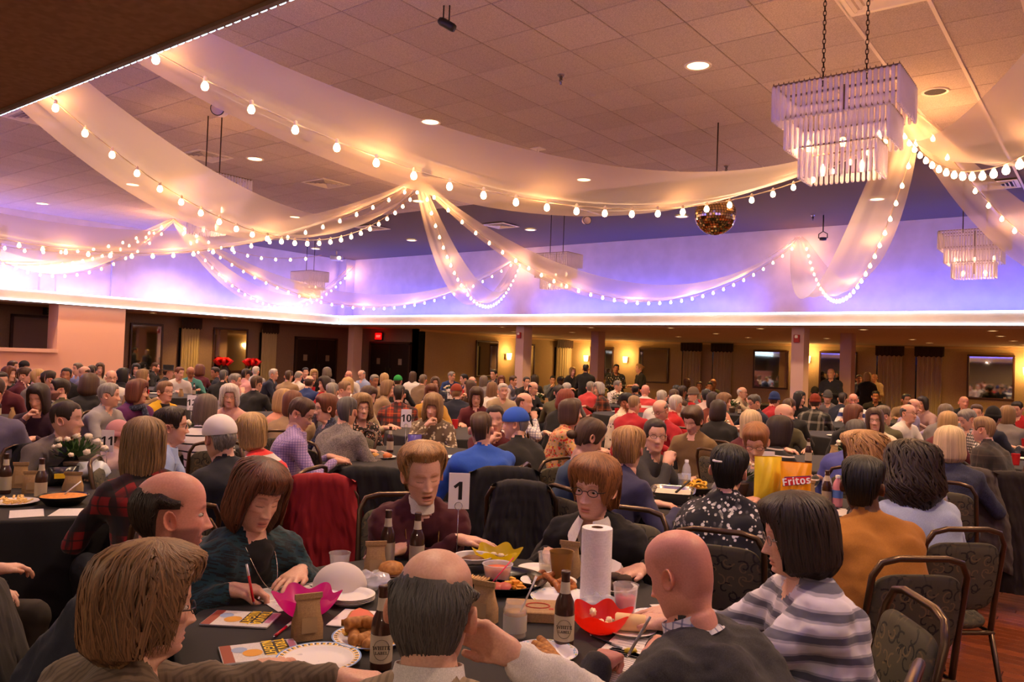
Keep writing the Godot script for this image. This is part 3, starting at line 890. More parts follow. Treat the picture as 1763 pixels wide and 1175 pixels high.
# look: fem, eyes ("open" "down"), brow tint, beard tint (Color multiplier or null), mouth ("closed" "open"), jowl
func head_mesh(look: Dictionary, cols: int, rows: int) -> ArrayMesh:
	var fem: bool = look.get("fem", false)
	var down: bool = look.get("eyes", "open") == "down"
	var brow: Color = look.get("brow", Color(0.42, 0.34, 0.3))
	var beard = look.get("beard", null)
	var scalp = look.get("scalp", null)
	var jowl: float = look.get("jowl", 0.0)
	var nose: float = look.get("nose", 1.0)
	var mouth_open: float = look.get("open", 0.0)
	var v := PackedVector3Array()
	var uv := PackedVector2Array()
	var col := PackedColorArray()
	var idx := PackedInt32Array()
	var c := cols + 1
	for i in rows:
		var t := float(i) / (rows - 1)
		# denser rows over the face
		var y := lerpf(-0.200, 0.115, t)
		if rows > 40:
			y = lerpf(-0.200, -0.125, t / 0.12) if t < 0.12 else lerpf(-0.125, 0.045, (t - 0.12) / 0.62) if t < 0.74 else lerpf(0.045, 0.115, sin((t - 0.74) / 0.26 * PI / 2))
		else:
			y = lerpf(-0.200, -0.13, t / 0.15) if t < 0.15 else lerpf(-0.13, 0.05, (t - 0.15) / 0.55) if t < 0.7 else lerpf(0.05, 0.115, sin((t - 0.7) / 0.3 * PI / 2))
		var g := ring_at(y)
		var w := g.x
		if fem and y < -0.03: w *= 0.94
		w += jowl * bump(0, y, 0, -0.085, 1, 0.035) * 0.012
		for j in c:
			# more columns to the front
			var s := float(j) / cols * 2.0 - 1.0          # -1 .. 1, 0 is the front
			var a := PI * (s * 0.62 + 0.38 * s * s * s)
			var sn := sin(a)
			var cs := cos(a)
			var dz := g.y if cs > 0.0 else g.z
			var e := 0.92
			var x := signf(sn) * pow(absf(sn), e) * w
			var z := signf(cs) * pow(absf(cs), e) * dz
			var k := Color.WHITE
			if cs > 0.0 and y > -0.125 and y < 0.07:
				var ax := absf(x)
				var front := smoothstep(0.0, 0.5, cs)
				var d := 0.0
				# nose
				var ny := clampf((0.016 - y) / 0.058, 0.0, 1.0)
				if y > -0.056:
					var fall := smoothstep(-0.056, -0.043, y)
					d += nose * (0.003 + 0.0215 * pow(ny, 1.35)) * exp(-pow(ax / lerpf(0.0085, 0.0125, ny), 2)) * fall * smoothstep(0.03, 0.012, y)
					d += nose * 0.009 * bump(ax, y, 0.0135, -0.043, 0.0065, 0.0075)
				# sockets, brow, cheeks
				d -= 0.0105 * bump(ax, y, 0.031, 0.001, 0.0175, 0.0125)
				d += 0.004 * bump(ax, y, 0.030, 0.0205, 0.024, 0.008)
				d += 0.0045 * bump(ax, y, 0.043, -0.028, 0.021, 0.018)
				d -= 0.003 * bump(ax, y, 0.034, -0.062, 0.008, 0.02)
				# eyelids and eyeball bulge
				d += 0.0075 * bump(ax, y, 0.031, 0.0, 0.0125, 0.0085)
				# lips
				var lw := 0.0225
				var lx := clampf(1.0 - pow(ax / lw, 2), 0.0, 1.0)
				d += 0.0055 * lx * bump(0, y, 0, -0.0695, 1, 0.0045) + 0.007 * lx * bump(0, y, 0, -0.0815 - mouth_open * 0.006, 1, 0.0055)
				d -= (0.0045 + mouth_open * 0.02) * lx * bump(0, y, 0, -0.0755 - mouth_open * 0.003, 1, 0.0022 + mouth_open * 0.004)
				# chin, philtrum
				d += 0.004 * bump(ax, y, 0.0, -0.103, 0.017, 0.010)
				d -= 0.0045 * bump(ax, y, 0.0, -0.0915, 0.02, 0.006)
				z += d * front
				# tints: lips, brows, lash line, beard
				var lip := smoothstep(0.15, 0.5, lx) * (bump(0, y, 0, -0.0700, 1, 0.0042) + bump(0, y, 0, -0.0815 - mouth_open * 0.005, 1, 0.005))
				k = k.lerp(Color(0.80, 0.46, 0.45) if fem else Color(0.86, 0.60, 0.56), clampf(lip * 1.2, 0, 1) * (0.9 if fem else 0.6))
				k = k.lerp(Color(0.30, 0.14, 0.13), clampf(lx * 1.5, 0, 1) * bump(0, y, 0, -0.0755 - mouth_open * 0.003, 1, 0.0016 + mouth_open * 0.0035))
				var by := 0.0225 + 0.004 * sin(clampf((ax - 0.012) / 0.034, 0, 1) * PI) - (0.003 if not fem else 0.0)
				var bm := smoothstep(0.010, 0.016, ax) * smoothstep(0.050, 0.040, ax) * exp(-pow((y - by) / (0.0042 if not fem else 0.0030), 2))
				k = k.lerp(brow, clampf(bm * 0.9, 0, 1) * front)
				k = k.lerp(Color(1.0, 0.84, 0.80), 0.5 * bump(ax, y, 0.043, -0.03, 0.022, 0.02))
				if not down:
					k = k.lerp(Color(0.16, 0.12, 0.11), 0.85 * bump(ax, y, 0.031, -0.001, 0.0105, 0.0042))
				if down:
					var ly := -0.0065 - 0.0035 * (1.0 - pow((ax - 0.031) / 0.015, 2))
					if absf(ax - 0.031) < 0.015: k = k.lerp(Color(0.12, 0.09, 0.08), exp(-pow((y - ly) / 0.0016, 2)) * 0.9)
				if beard != null:
					var bd := smoothstep(-0.045, -0.06, y - 0.018 * smoothstep(0.02, 0.055, ax)) * (1.0 - clampf(lip * 1.6, 0, 1))
					if y > -0.064 and ax < 0.03: bd *= bump(ax, y, 0.012, -0.062, 0.016, 0.006) * 1.3
					k = k.lerp(beard, clampf(bd, 0, 1))
			elif beard != null and cs > -0.05 and y > -0.125 and y < -0.03:
				k = k.lerp(beard, smoothstep(-0.035, -0.06, y) * 0.9)
			if scalp != null:
				# close-cropped hair: everywhere above the hairline
				var line := 0.052 if cs > 0.35 else lerpf(0.052, -0.02, clampf((0.35 - cs) / 0.35, 0, 1)) if cs > 0.0 else lerpf(-0.02, -0.075, clampf(-cs * 2.0, 0, 1))
				var top: float = look.get("scalp_top", 0.2)
				k = k.lerp(scalp, smoothstep(line - 0.006, line + 0.012, y) * (1.0 - smoothstep(top - 0.03, top + 0.01, y + 0.05 * maxf(cs, 0.0))))
			v.append(Vector3(x, y, z))
			uv.append(Vector2(float(j) / cols, t))
			col.append(k)
	for i in rows - 1:
		for j in cols:
			var a2 := i * c + j
			idx.append_array([a2, a2 + c, a2 + 1, a2 + 1, a2 + c, a2 + c + 1])
	# ears
	for sd in [-1.0, 1.0]:
		var base := v.size()
		var er := 7
		var ec := 13
		for i in er:
			var q := float(i) / (er - 1)
			for j in ec:
				var th := TAU * j / (ec - 1)
				var ry := 0.031 - 0.005 * maxf(0.0, -cos(th))
				var sc: float = [0.72, 0.92, 1.0, 0.97, 0.80, 0.58, 0.12][i]
				var px: float = sd * ([0.056, 0.068, 0.080, 0.0855, 0.083, 0.076, 0.072][i] + 0.007 * sc * maxf(0.0, -sin(th)))
				v.append(Vector3(px, -0.012 + cos(th) * ry * sc, -0.010 + sin(th) * 0.0185 * sc - 0.006 * cos(th) * sc))
				uv.append(Vector2(q, 0.5))
				col.append(Color(1.0, 0.86, 0.82))
		for i in er - 1:
			for j in ec - 1:
				var a3 := base + i * ec + j
				if sd > 0: idx.append_array([a3, a3 + 1, a3 + ec, a3 + 1, a3 + ec + 1, a3 + ec])
				else: idx.append_array([a3, a3 + ec, a3 + 1, a3 + 1, a3 + ec, a3 + ec + 1])
	return arrays_mesh(v, idx, uv, false, c, col)

# eyes of an open look: two balls with iris, set in the sockets (one mesh with white, iris)
func eye_meshes() -> Array:
	var w := SphereMesh.new()
	w.radius = 0.0118; w.height = 0.0236; w.radial_segments = 14; w.rings = 8
	var ir := lathe([Vector2(0.0001, 0.0124), Vector2(0.0062, 0.0117), Vector2(0.0064, 0.0108)], 12)
	var iris := []
	var white := []
	for sd in [-1.0, 1.0]:
		var at := Vector3(sd * 0.0312, -0.001, 0.0690)
		white.append([w, Transform3D(Basis.IDENTITY.scaled(Vector3(1.2, 0.42, 1.0)), at)])
		iris.append([ir, Transform3D(Basis(Vector3.RIGHT, PI / 2 + 0.12).scaled(Vector3(0.95, 0.72, 1.0)), at)])
	return [joined(white), joined(iris)]

# ---------------------------------------------------------------- hands: palm, four fingers, thumb. Wrist at the origin, fingers along +z, palm down, thumb towards -x (a left hand seen from above has it on +x: mirrored)
func hand_field(curl: Array, spread: float, thumb := Vector3(-0.05, -0.005, 0.06), thumb2 := Vector3(-0.052, -0.012, 0.088)) -> Field:
	var f := Field.new()
	f.bone(Vector3(0, 0, -0.012), Vector3(0, 0, 0.01), 0.0245, 0.024, 0, 0.02)
	var xs := [-0.030, -0.010, 0.011, 0.030]
	var ln := [0.070, 0.080, 0.074, 0.058]
	var z0 := [0.088, 0.093, 0.089, 0.080]
	for i in 4:
		f.bone(Vector3(xs[i] * 0.55, 0, 0.012), Vector3(xs[i], 0.002, z0[i]), 0.0165, 0.0115, 0, 0.016)
		var p := Vector3(xs[i], 0.002, z0[i])
		var dir := Vector3(spread * (i - 1.5) * 0.35, 0, 1).normalized()
		var ang := 0.0
		for s in 3:
			ang += curl[i] * [0.9, 1.0, 0.7][s]
			var d := Vector3(dir.x * cos(ang), -sin(ang), dir.z * cos(ang))
			var q: Vector3 = p + d * ln[i] * [0.46, 0.30, 0.24][s]
			f.bone(p, q, [0.0098, 0.0090, 0.0083][s] * (0.9 if i == 3 else 1.0), [0.0090, 0.0083, 0.0072][s] * (0.9 if i == 3 else 1.0), 0, 0.005)
			p = q
	f.bone(Vector3(-0.012, -0.004, 0.018), Vector3(-0.036, -0.006, 0.042), 0.0165, 0.0125, 0, 0.014)
	f.bone(Vector3(-0.036, -0.006, 0.042), thumb, 0.0115, 0.0102, 0, 0.006)
	f.bone(thumb, thumb2, 0.0102, 0.0085, 0, 0.005)
	return f

func make_hands() -> void:
	var open_ := [0.12, 0.14, 0.18, 0.24]
	hands["flat"] = field_surface(hand_field(open_, 0.5).mesh(0.0055)[0])
	hands["relaxed"] = field_surface(hand_field([0.42, 0.5, 0.55, 0.6], 0.25).mesh(0.0055)[0])
	hands["pen"] = field_surface(hand_field([0.62, 0.72, 0.95, 1.05], 0.05, Vector3(-0.036, -0.030, 0.075), Vector3(-0.024, -0.042, 0.100)).mesh(0.0055)[0])
	hands["fist"] = field_surface(hand_field([1.15, 1.2, 1.2, 1.2], 0.05, Vector3(-0.030, -0.034, 0.070), Vector3(-0.006, -0.042, 0.080)).mesh(0.0055)[0])
	for k in ["flat", "relaxed", "pen", "fist"]:
		hands[k + "_m"] = mirrored(hands[k])

func mirrored(m: ArrayMesh) -> ArrayMesh:
	var arr := m.surface_get_arrays(0)
	var v: PackedVector3Array = arr[Mesh.ARRAY_VERTEX]
	var n: PackedVector3Array = arr[Mesh.ARRAY_NORMAL]
	var ix: PackedInt32Array = arr[Mesh.ARRAY_INDEX]
	for i in v.size():
		v[i].x = -v[i].x
		n[i].x = -n[i].x
	for k in range(0, ix.size(), 3):
		var t := ix[k]
		ix[k] = ix[k + 1]
		ix[k + 1] = t
	arr[Mesh.ARRAY_VERTEX] = v
	arr[Mesh.ARRAY_NORMAL] = n
	arr[Mesh.ARRAY_INDEX] = ix
	var r := ArrayMesh.new()
	r.add_surface_from_arrays(Mesh.PRIMITIVE_TRIANGLES, arr)
	return r
# ---------------------------------------------------------------- hair: a shell of strands round the head, in head coordinates (front +z)
# style: vol (thickness over the skull), ends: lowest y at the front, side, back; part; wave; flare; from: where it starts (bald crown)
const STYLES := {
	"short": {"ear": 1, "vol": 0.014, "f": 0.062, "s": -0.012, "b": -0.085, "flare": -0.006, "rough": 0.004},
	"shortblack": {"ear": 1, "vol": 0.022, "f": 0.058, "s": -0.015, "b": -0.085, "flare": -0.004, "rough": 0.003},
	"crew": {"ear": 1, "vol": 0.007, "f": 0.064, "s": -0.005, "b": -0.075, "flare": -0.002, "rough": 0.001},
	"fringe": {"ear": 1, "vol": 0.009, "f": 0.30, "s": -0.018, "b": -0.085, "flare": -0.002, "rough": 0.002, "from": 0.062},
	"shortf": {"vol": 0.024, "f": 0.040, "s": -0.035, "b": -0.095, "flare": -0.006, "rough": 0.005},
	"spiky": {"vol": 0.030, "f": 0.040, "s": -0.030, "b": -0.095, "flare": 0.0, "rough": 0.012},
	"bob": {"vol": 0.024, "f": 0.050, "s": -0.105, "b": -0.140, "flare": 0.010, "rough": 0.004},
	"bobfull": {"vol": 0.032, "f": 0.045, "s": -0.105, "b": -0.130, "flare": 0.018, "rough": 0.005},
	"bobbangs": {"open": 0.35, "vol": 0.028, "f": 0.038, "s": -0.140, "b": -0.170, "flare": 0.014, "rough": 0.004},
	"layered": {"vol": 0.032, "f": 0.030, "s": -0.175, "b": -0.200, "flare": 0.018, "rough": 0.007},
	"long": {"vol": 0.022, "f": 0.055, "s": -0.240, "b": -0.330, "flare": 0.012, "rough": 0.004},
	"curly": {"vol": 0.042, "f": 0.045, "s": -0.110, "b": -0.160, "flare": 0.026, "rough": 0.012},
	"curlybig": {"vol": 0.050, "f": 0.040, "s": -0.150, "b": -0.230, "flare": 0.040, "rough": 0.014},
	"updo": {"vol": 0.010, "f": 0.060, "s": -0.020, "b": -0.080, "flare": -0.002, "rough": 0.002, "knot": Vector3(0, 0.03, -0.12)},
	"bun": {"vol": 0.014, "f": 0.058, "s": -0.022, "b": -0.085, "flare": -0.002, "rough": 0.003, "knot": Vector3(0, 0.085, -0.075)},
	"bunlow": {"vol": 0.018, "f": 0.055, "s": -0.030, "b": -0.095, "flare": 0.0, "rough": 0.003, "knot": Vector3(0, -0.045, -0.125)},
	"pony": {"vol": 0.016, "f": 0.058, "s": -0.025, "b": -0.085, "flare": -0.002, "rough": 0.002, "tail": true},
	"braid": {"vol": 0.022, "f": 0.055, "s": -0.060, "b": -0.110, "flare": 0.004, "rough": 0.003, "braid": true},
	"bangsbob": {"vol": 0.030, "f": 0.022, "s": -0.055, "b": -0.112, "flare": 0.008, "rough": 0.003},
	"puff": {"vol": 0.040, "f": 0.062, "s": -0.040, "b": -0.105, "flare": 0.010, "rough": 0.005},
	"crownring": {"ear": 1, "vol": 0.012, "f": 0.30, "s": -0.030, "b": -0.098, "flare": -0.003, "rough": 0.002, "from": 0.064},
	"puffshort": {"open": 0.2, "vol": 0.029, "f": 0.060, "s": -0.018, "b": -0.095, "flare": -0.004, "rough": 0.006},
	"caphair": {"ear": 1, "vol": 0.008, "f": 0.30, "s": -0.01, "b": -0.085, "flare": -0.002, "rough": 0.001, "from": 0.03},
	"waves": {"open": 0.2, "vol": 0.040, "f": 0.050, "s": -0.070, "b": -0.122, "flare": 0.012, "rough": 0.012}}

func hair_point(st: Dictionary, a: float, t: float, noise: FastNoiseLite, lift := 0.0) -> Vector3:
	# a: angle (0 front), t: 0 crown .. 1 tip
	var cs := cos(a)
	var op: float = st.get("open", 0.45)
	var fr := smoothstep(op, op + 0.45, cs)
	var bk := smoothstep(0.1, -0.8, cs)
	var end: float = lerpf(lerpf(st.s, st.b, bk), st.f, fr)
	var am := minf(a, TAU - a)
	if st.has("ear"): end = lerpf(end, maxf(end, 0.020), (smoothstep(1.2, 1.45, am) if not st.has("from") else 1.0) * smoothstep(2.15, 1.95, am))
	var top: float = st.get("from", 0.115)
	if st.has("from"): top -= 0.02 * smoothstep(2.2, 1.5, am)
	var y := top
	if end < top: y = lerpf(top, end, t)
	else: y = top
	if not st.has("from"): # follow the dome near the crown
		var q := 1.0 - pow(1.0 - t, 1.0)
		var dome := 0.115 - end
		y = 0.115 - dome * pow(t, 1.7) if dome < 0.2 else 0.115 - (0.2 * pow(minf(t / 0.55, 1.0), 1.7) + (dome - 0.2) * maxf(0.0, (t - 0.55) / 0.45))
	var g := ring_at(maxf(y, -0.095 if st.b > -0.105 else -0.035))
	var vol: float = st.vol
	var tip := smoothstep(0.55, 1.0, t)
	var d: float = vol + st.flare * smoothstep(0.03, -0.09, y)
	d *= 1.0 - 0.3 * smoothstep(0.06, 0.115, y)
	if st.has("from"): d *= smoothstep(-0.05, 0.3, t) * (1.0 - 0.55 * tip) * smoothstep(-0.1, 0.25, am - 1.42) + 0.0012
	elif st.b > -0.12: d *= 1.0 - 0.78 * smoothstep(0.5, 1.0, t)      # cropped: lies close at the nape and round the ears
	else: d *= 1.0 - 0.25 * tip
	var n := noise.get_noise_3d(sin(a) * 60.0, t * 30.0, cos(a) * 60.0)
	d += st.rough * n * (1.0 - 0.5 * tip) + lift
	if fr > 0.3 and st.f < 0.1: d -= vol * 0.3 * fr * tip
	var sn := sin(a)
	var dz := g.y if cs > 0.0 else g.z
	var rd := d * clampf(g.x / 0.058, 0.0, 1.0)
	var p := Vector3(sn * (g.x + rd), y + vol * smoothstep(0.0, 0.115, y) * 1.05, cs * (dz + rd))
	if y < -0.03:   # the hanging part draws in towards the neck
		var drop := -0.03 - y
		var tuck: float = 2.6 if st.b > -0.2 else 0.9
		p.z -= 0.25 * drop * maxf(cs, 0.0)
		p.x *= 1.0 - tuck * drop * drop * 8.0 - 0.35 * drop
		if cs < 0.0: p.z *= 1.0 - (tuck * drop * drop * 9.0 if st.b > -0.2 else 0.75 * drop)
		p.y += (0.020 if st.b > -0.2 else 0.055) * noise.get_noise_2d(a * 22.0, 3.0) * tip
	return p

func hair_shell(style: String, cols := 36, rows := 14, seed_ := 3) -> ArrayMesh:
	var st: Dictionary = STYLES[style]
	var noise := FastNoiseLite.new()
	noise.seed = seed_
	noise.frequency = 0.035
	var v := PackedVector3Array()
	var uv := PackedVector2Array()
	var idx := PackedInt32Array()
	var c := cols + 1
	var a0 := 0.0
	var a1 := TAU
	if st.has("from"): # fringe: no hair at the front
		a0 = 1.42
		a1 = TAU - 1.42
	for i in rows + 2:
		var t := minf(float(i) / (rows - 1), 1.0)
		for j in c:
			var a := lerpf(a0, a1, float(j) / cols)
			var p := hair_point(st, a, t, noise)
			if i >= rows:   # turn the rim inwards
				var ax := Vector3(0, p.y, 0)
				p = p.lerp(ax, 0.16 * (i - rows + 1)) + Vector3(0, 0.012 * (i - rows + 1), 0)
			if st.has("from") and i == 0: p = Vector3(p.x * 0.95, p.y + 0.004, p.z * 0.95)
			v.append(p)
			uv.append(Vector2(float(j) / cols, t))
	for i in rows + 1:
		for j in cols:
			var k := i * c + j
			idx.append_array([k, k + c, k + 1, k + 1, k + c, k + c + 1])
	# winding: a grows to +x from the front, rows go down -> flip
	for k in range(0, idx.size(), 3):
		var q := idx[k + 1]
		idx[k + 1] = idx[k + 2]
		idx[k + 2] = q
	var shell := arrays_mesh(v, idx, uv, not st.has("from"), c)
	var list := [[shell, Transform3D.IDENTITY]]
	if st.has("knot"):
		var s := SphereMesh.new()
		s.radius = 0.036; s.height = 0.06; s.radial_segments = 14; s.rings = 8
		list.append([s, Transform3D(Basis.IDENTITY, st.knot)])
	if st.has("tail"):
		var pts := []
		var rr := []
		for i in 12:
			var t := i / 11.0
			pts.append(Vector3(0.035 + 0.02 * sin(t * 2.0), 0.045 - 0.02 * t + 0.03 * sin(t * PI) - 0.24 * t * t, -0.105 - 0.055 * sin(t * PI * 0.6)))
			rr.append(0.018 + 0.022 * sin(PI * minf(t * 1.1, 1.0)) + 0.002)
		list.append([with_uv(tube(pts, rr, 12)), Transform3D.IDENTITY])
	if st.has("braid"):
		for k in 3:
			var pts := []
			var rr := []
			for i in 26:
				var t := i / 25.0
				var ph := t * TAU * 2.6 + k * TAU / 3.0
				pts.append(Vector3(0.05 + 0.02 * sin(ph), -0.06 - 0.24 * t, -0.085 - 0.03 * sin(t * 2.4) + 0.014 * cos(ph)))
				rr.append(0.021 * (1.0 - 0.35 * t))
			list.append([with_uv(tube(pts, rr, 8)), Transform3D.IDENTITY])
	return joined(list)

func with_uv(m: ArrayMesh) -> ArrayMesh:
	return m

# locks of hair lying on the shell: thin curved strips of tube
func hair_locks(style: String, n: int, seed_: int, wave := 0.0, over := 0.003, thick := 0.0034) -> ArrayMesh:
	var st: Dictionary = STYLES[style]
	var noise := FastNoiseLite.new()
	noise.seed = 3
	noise.frequency = 0.035
	var r := RandomNumberGenerator.new()
	r.seed = seed_
	var v := PackedVector3Array()
	var uv := PackedVector2Array()
	var idx := PackedInt32Array()
	for q in n:
		var a := r.randf() * TAU
		if st.has("from"): a = r.randf_range(1.5, TAU - 1.5)
		var t0 := r.randf_range(0.02, 0.5) if not st.has("from") else r.randf_range(0.0, 0.3)
		var t1 := minf(1.03, t0 + r.randf_range(0.35, 0.8))
		var drift := r.randf_range(-0.25, 0.25)
		var ph := r.randf() * TAU
		var fq := r.randf_range(5.0, 9.0)
		var lift := over + r.randf_range(-0.002, 0.003)
		var th := thick * r.randf_range(0.6, 1.4)
		var segs := 7
		var base := v.size()
		var u := r.randf()
		for i in segs + 1:
			var s := float(i) / segs
			var t := lerpf(t0, t1, s)
			var aa := a + drift * s + wave * sin(ph + fq * s)
			var p := hair_point(st, aa, t, noise, lift * sin(PI * clampf(s * 0.9 + 0.05, 0, 1)) + (wave * 0.02 * cos(ph + fq * s)))
			var out := Vector3(sin(aa), 0.25, cos(aa)).normalized()
			var side := Vector3(cos(aa), 0, -sin(aa))
			var w := th * sin(PI * clampf(0.12 + 0.88 * s, 0.0, 1.0)) + 0.0004
			v.append(p - side * w)
			v.append(p + out * w * 0.7)
			v.append(p + side * w)
			for k in 3: uv.append(Vector2(u + k * 0.004, s))
		for i in segs:
			var b := base + i * 3
			for k in 2:
				idx.append_array([b + k, b + k + 1, b + k + 3, b + k + 1, b + k + 4, b + k + 3])
	return arrays_mesh(v, idx, uv)

# ---------------------------------------------------------------- hats and spectacles, in head coordinates
func cap_mesh(back := false) -> ArrayMesh:
	var dome := []
	for i in 9:
		var t := i / 8.0 * PI / 2
		dome.append(Vector2(0.094 * cos(t) + 0.0005, 0.032 + 0.098 * sin(t)))
	dome.push_front(Vector2(0.092, 0.018))
	var crown := lathe(dome, 24, false, 0.95, 1.14)
	var poly := PackedVector2Array()
	for i in 13:
		var a := PI * i / 12.0
		poly.append(Vector2(cos(a) * 0.082, 0.06 + sin(a) * 0.105))
	var vis := prism(poly, 0.005)
	var sgn := -1.0 if back else 1.0
	var bs := Basis(Vector3(1, 0, 0), Vector3(0, -0.12, sgn), Vector3(0, 1, 0.12 * sgn))
	return joined([[crown, T(0, 0, -0.006)], [vis, Transform3D(bs, Vector3(0, 0.032, 0))]])

func beanie_mesh() -> ArrayMesh:
	var p := [Vector2(0.088, 0.002), Vector2(0.098, 0.004), Vector2(0.101, 0.022), Vector2(0.096, 0.040), Vector2(0.091, 0.042)]
	for i in 9:
		var t := i / 8.0 * PI / 2
		p.append(Vector2(0.092 * cos(t) + 0.0005, 0.045 + 0.105 * sin(t)))
	return joined([[lathe(p, 24, false, 0.93, 1.15), T(0, 0, -0.006)]])

func tophat_mesh() -> ArrayMesh:
	var p := [Vector2(0.09, 0.040), Vector2(0.135, 0.044), Vector2(0.136, 0.048), Vector2(0.092, 0.052), Vector2(0.088, 0.06), Vector2(0.092, 0.15), Vector2(0.088, 0.155), Vector2(0.0005, 0.157)]
	return joined([[lathe(p, 24, false, 0.95, 1.14), T(0, 0, -0.006)]])

func glasses_mesh(thick := 0.0014) -> ArrayMesh:
	var s := st_new()
	for sd in [-1.0, 1.0]:
		var ring := []
		for i in 14:
			var a := TAU * i / 14.0
			var cx := cos(a)
			var sy := sin(a)
			ring.append(Vector3(sd * 0.033 + cx * 0.0215, -0.002 + sy * 0.0155 * (1.0 - 0.12 * maxf(0, -sy)), 0.0935 - 0.10 * absf(sd * 0.033 + cx * 0.0215) * 0.35))
		add_tube(s, ring, thick, 6, true)
		add_tube(s, [Vector3(sd * 0.054, 0.003, 0.0915), Vector3(sd * 0.072, 0.003, 0.075), Vector3(sd * 0.0755, 0.002, 0.02), Vector3(sd * 0.0745, -0.006, -0.015)], thick, 6)
	add_tube(s, [Vector3(-0.012, 0.002, 0.0945), Vector3(0, 0.005, 0.098), Vector3(0.012, 0.002, 0.0945)], thick, 6)
	return done(s)
# ---------------------------------------------------------------- clothes and colours
const HAIRC := {"auburn": [112, 60, 34], "black": [22, 19, 20], "blond": [196, 158, 104], "brown": [82, 56, 38], "dkblond": [150, 116, 76], "dkbrown": [50, 34, 26], "dkgrey": [92, 88, 86], "grey": [150, 144, 138], "greybrown": [118, 102, 88],
	"ltbrown": [136, 98, 66], "ltgrey": [182, 176, 170], "platinum": [222, 196, 152], "red": [134, 50, 26], "sandy": [158, 124, 88], "strawberry": [158, 102, 58], "strawblond": [186, 138, 86], "white": [214, 206, 198]}
const SKINC := {"L": [220, 172, 150], "M": [172, 118, 88], "D": [92, 60, 44], "R": [222, 156, 138]}
const PLAIN := {"beige": [186, 166, 136], "black": [24, 22, 25], "blackhood": [26, 24, 26], "blue": [36, 56, 112], "bluegrey": [112, 124, 150], "brown": [92, 66, 48], "charcoal": [62, 60, 62], "coral": [204, 66, 70], "cream": [216, 200, 176],
	"creamsw": [226, 208, 180], "denim": [48, 66, 96], "dkgrey": [58, 56, 62], "dkred": [92, 26, 36], "grey": [128, 122, 122], "greyhood": [112, 106, 112], "greytee": [146, 142, 150], "greyvest": [150, 146, 150], "greyzip": [112, 104, 102],
	"lace": [212, 188, 184], "lavender": [170, 158, 196], "ltblue": [160, 176, 214], "ltgrey": [176, 172, 174], "maroon": [88, 26, 38], "mustard": [196, 146, 60], "mustardwrap": [172, 112, 38], "navy": [26, 30, 52], "navyblack": [22, 24, 36],
	"olive": [86, 82, 58], "paleblue": [168, 182, 214], "palepink": [214, 164, 150], "peach": [224, 158, 132], "periwinkle": [82, 88, 168], "pink": [222, 160, 160], "pinkgrey": [190, 154, 150], "plum": [52, 22, 44], "purple": [92, 32, 92],
	"purplefleece": [56, 54, 88], "red": [188, 28, 34], "redbrown": [112, 50, 38], "redpolo": [176, 32, 44], "redscarf": [120, 116, 120], "royal": [38, 84, 186], "skyblue": [156, 180, 226], "slate": [104, 100, 128], "tan": [160, 132, 100],
	"taupe": [128, 104, 84], "teal": [74, 142, 138], "vest": [122, 96, 62], "white": [222, 216, 212], "whitecol": [224, 216, 210], "whitetee": [226, 214, 206], "yellow": [226, 178, 34], "green": [24, 142, 60], "blackgold": [26, 24, 24]}

func rgb3(a: Array) -> Color:
	return srgb(a[0], a[1], a[2])

func stripes(cols: Array, widths: Array, vertical := false) -> Image:
	var n := 0
	for w in widths: n += w
	var i := img(n, n)
	var at := 0
	for k in widths.size():
		i.fill_rect(Rect2i(at, 0, widths[k], n) if vertical else Rect2i(0, at, n, widths[k]), cols[k % cols.size()])
		at += widths[k]
	return i

func plaid(base: Color, bands: Array, n := 96) -> Image:
	# bands: [at, width, colour, strength]
	var i := img(n, n, base)
	for b in bands:
		for y in n:
			for x in range(b[0], b[0] + b[1]):
				i.set_pixel(x % n, y, i.get_pixel(x % n, y).lerp(b[2], b[3]))
		for x in n:
			for y in range(b[0], b[0] + b[1]):
				i.set_pixel(x, y % n, i.get_pixel(x, y % n).lerp(b[2], b[3]))
	return i

func blobs(base: Color, cols: Array, count: int, rmin: float, rmax: float, seed_: int, n := 128) -> Image:
	var i := img(n, n, base)
	var r := RandomNumberGenerator.new()
	r.seed = seed_
	for k in count:
		var cx := r.randi_range(0, n)
		var cy := r.randi_range(0, n)
		var rad := r.randf_range(rmin, rmax)
		var c: Color = cols[k % cols.size()]
		for y in range(int(-rad), int(rad) + 1):
			for x in range(int(-rad), int(rad) + 1):
				if x * x + y * y <= rad * rad: i.set_pixel(posmod(cx + x, n), posmod(cy + y, n), c)
	return i

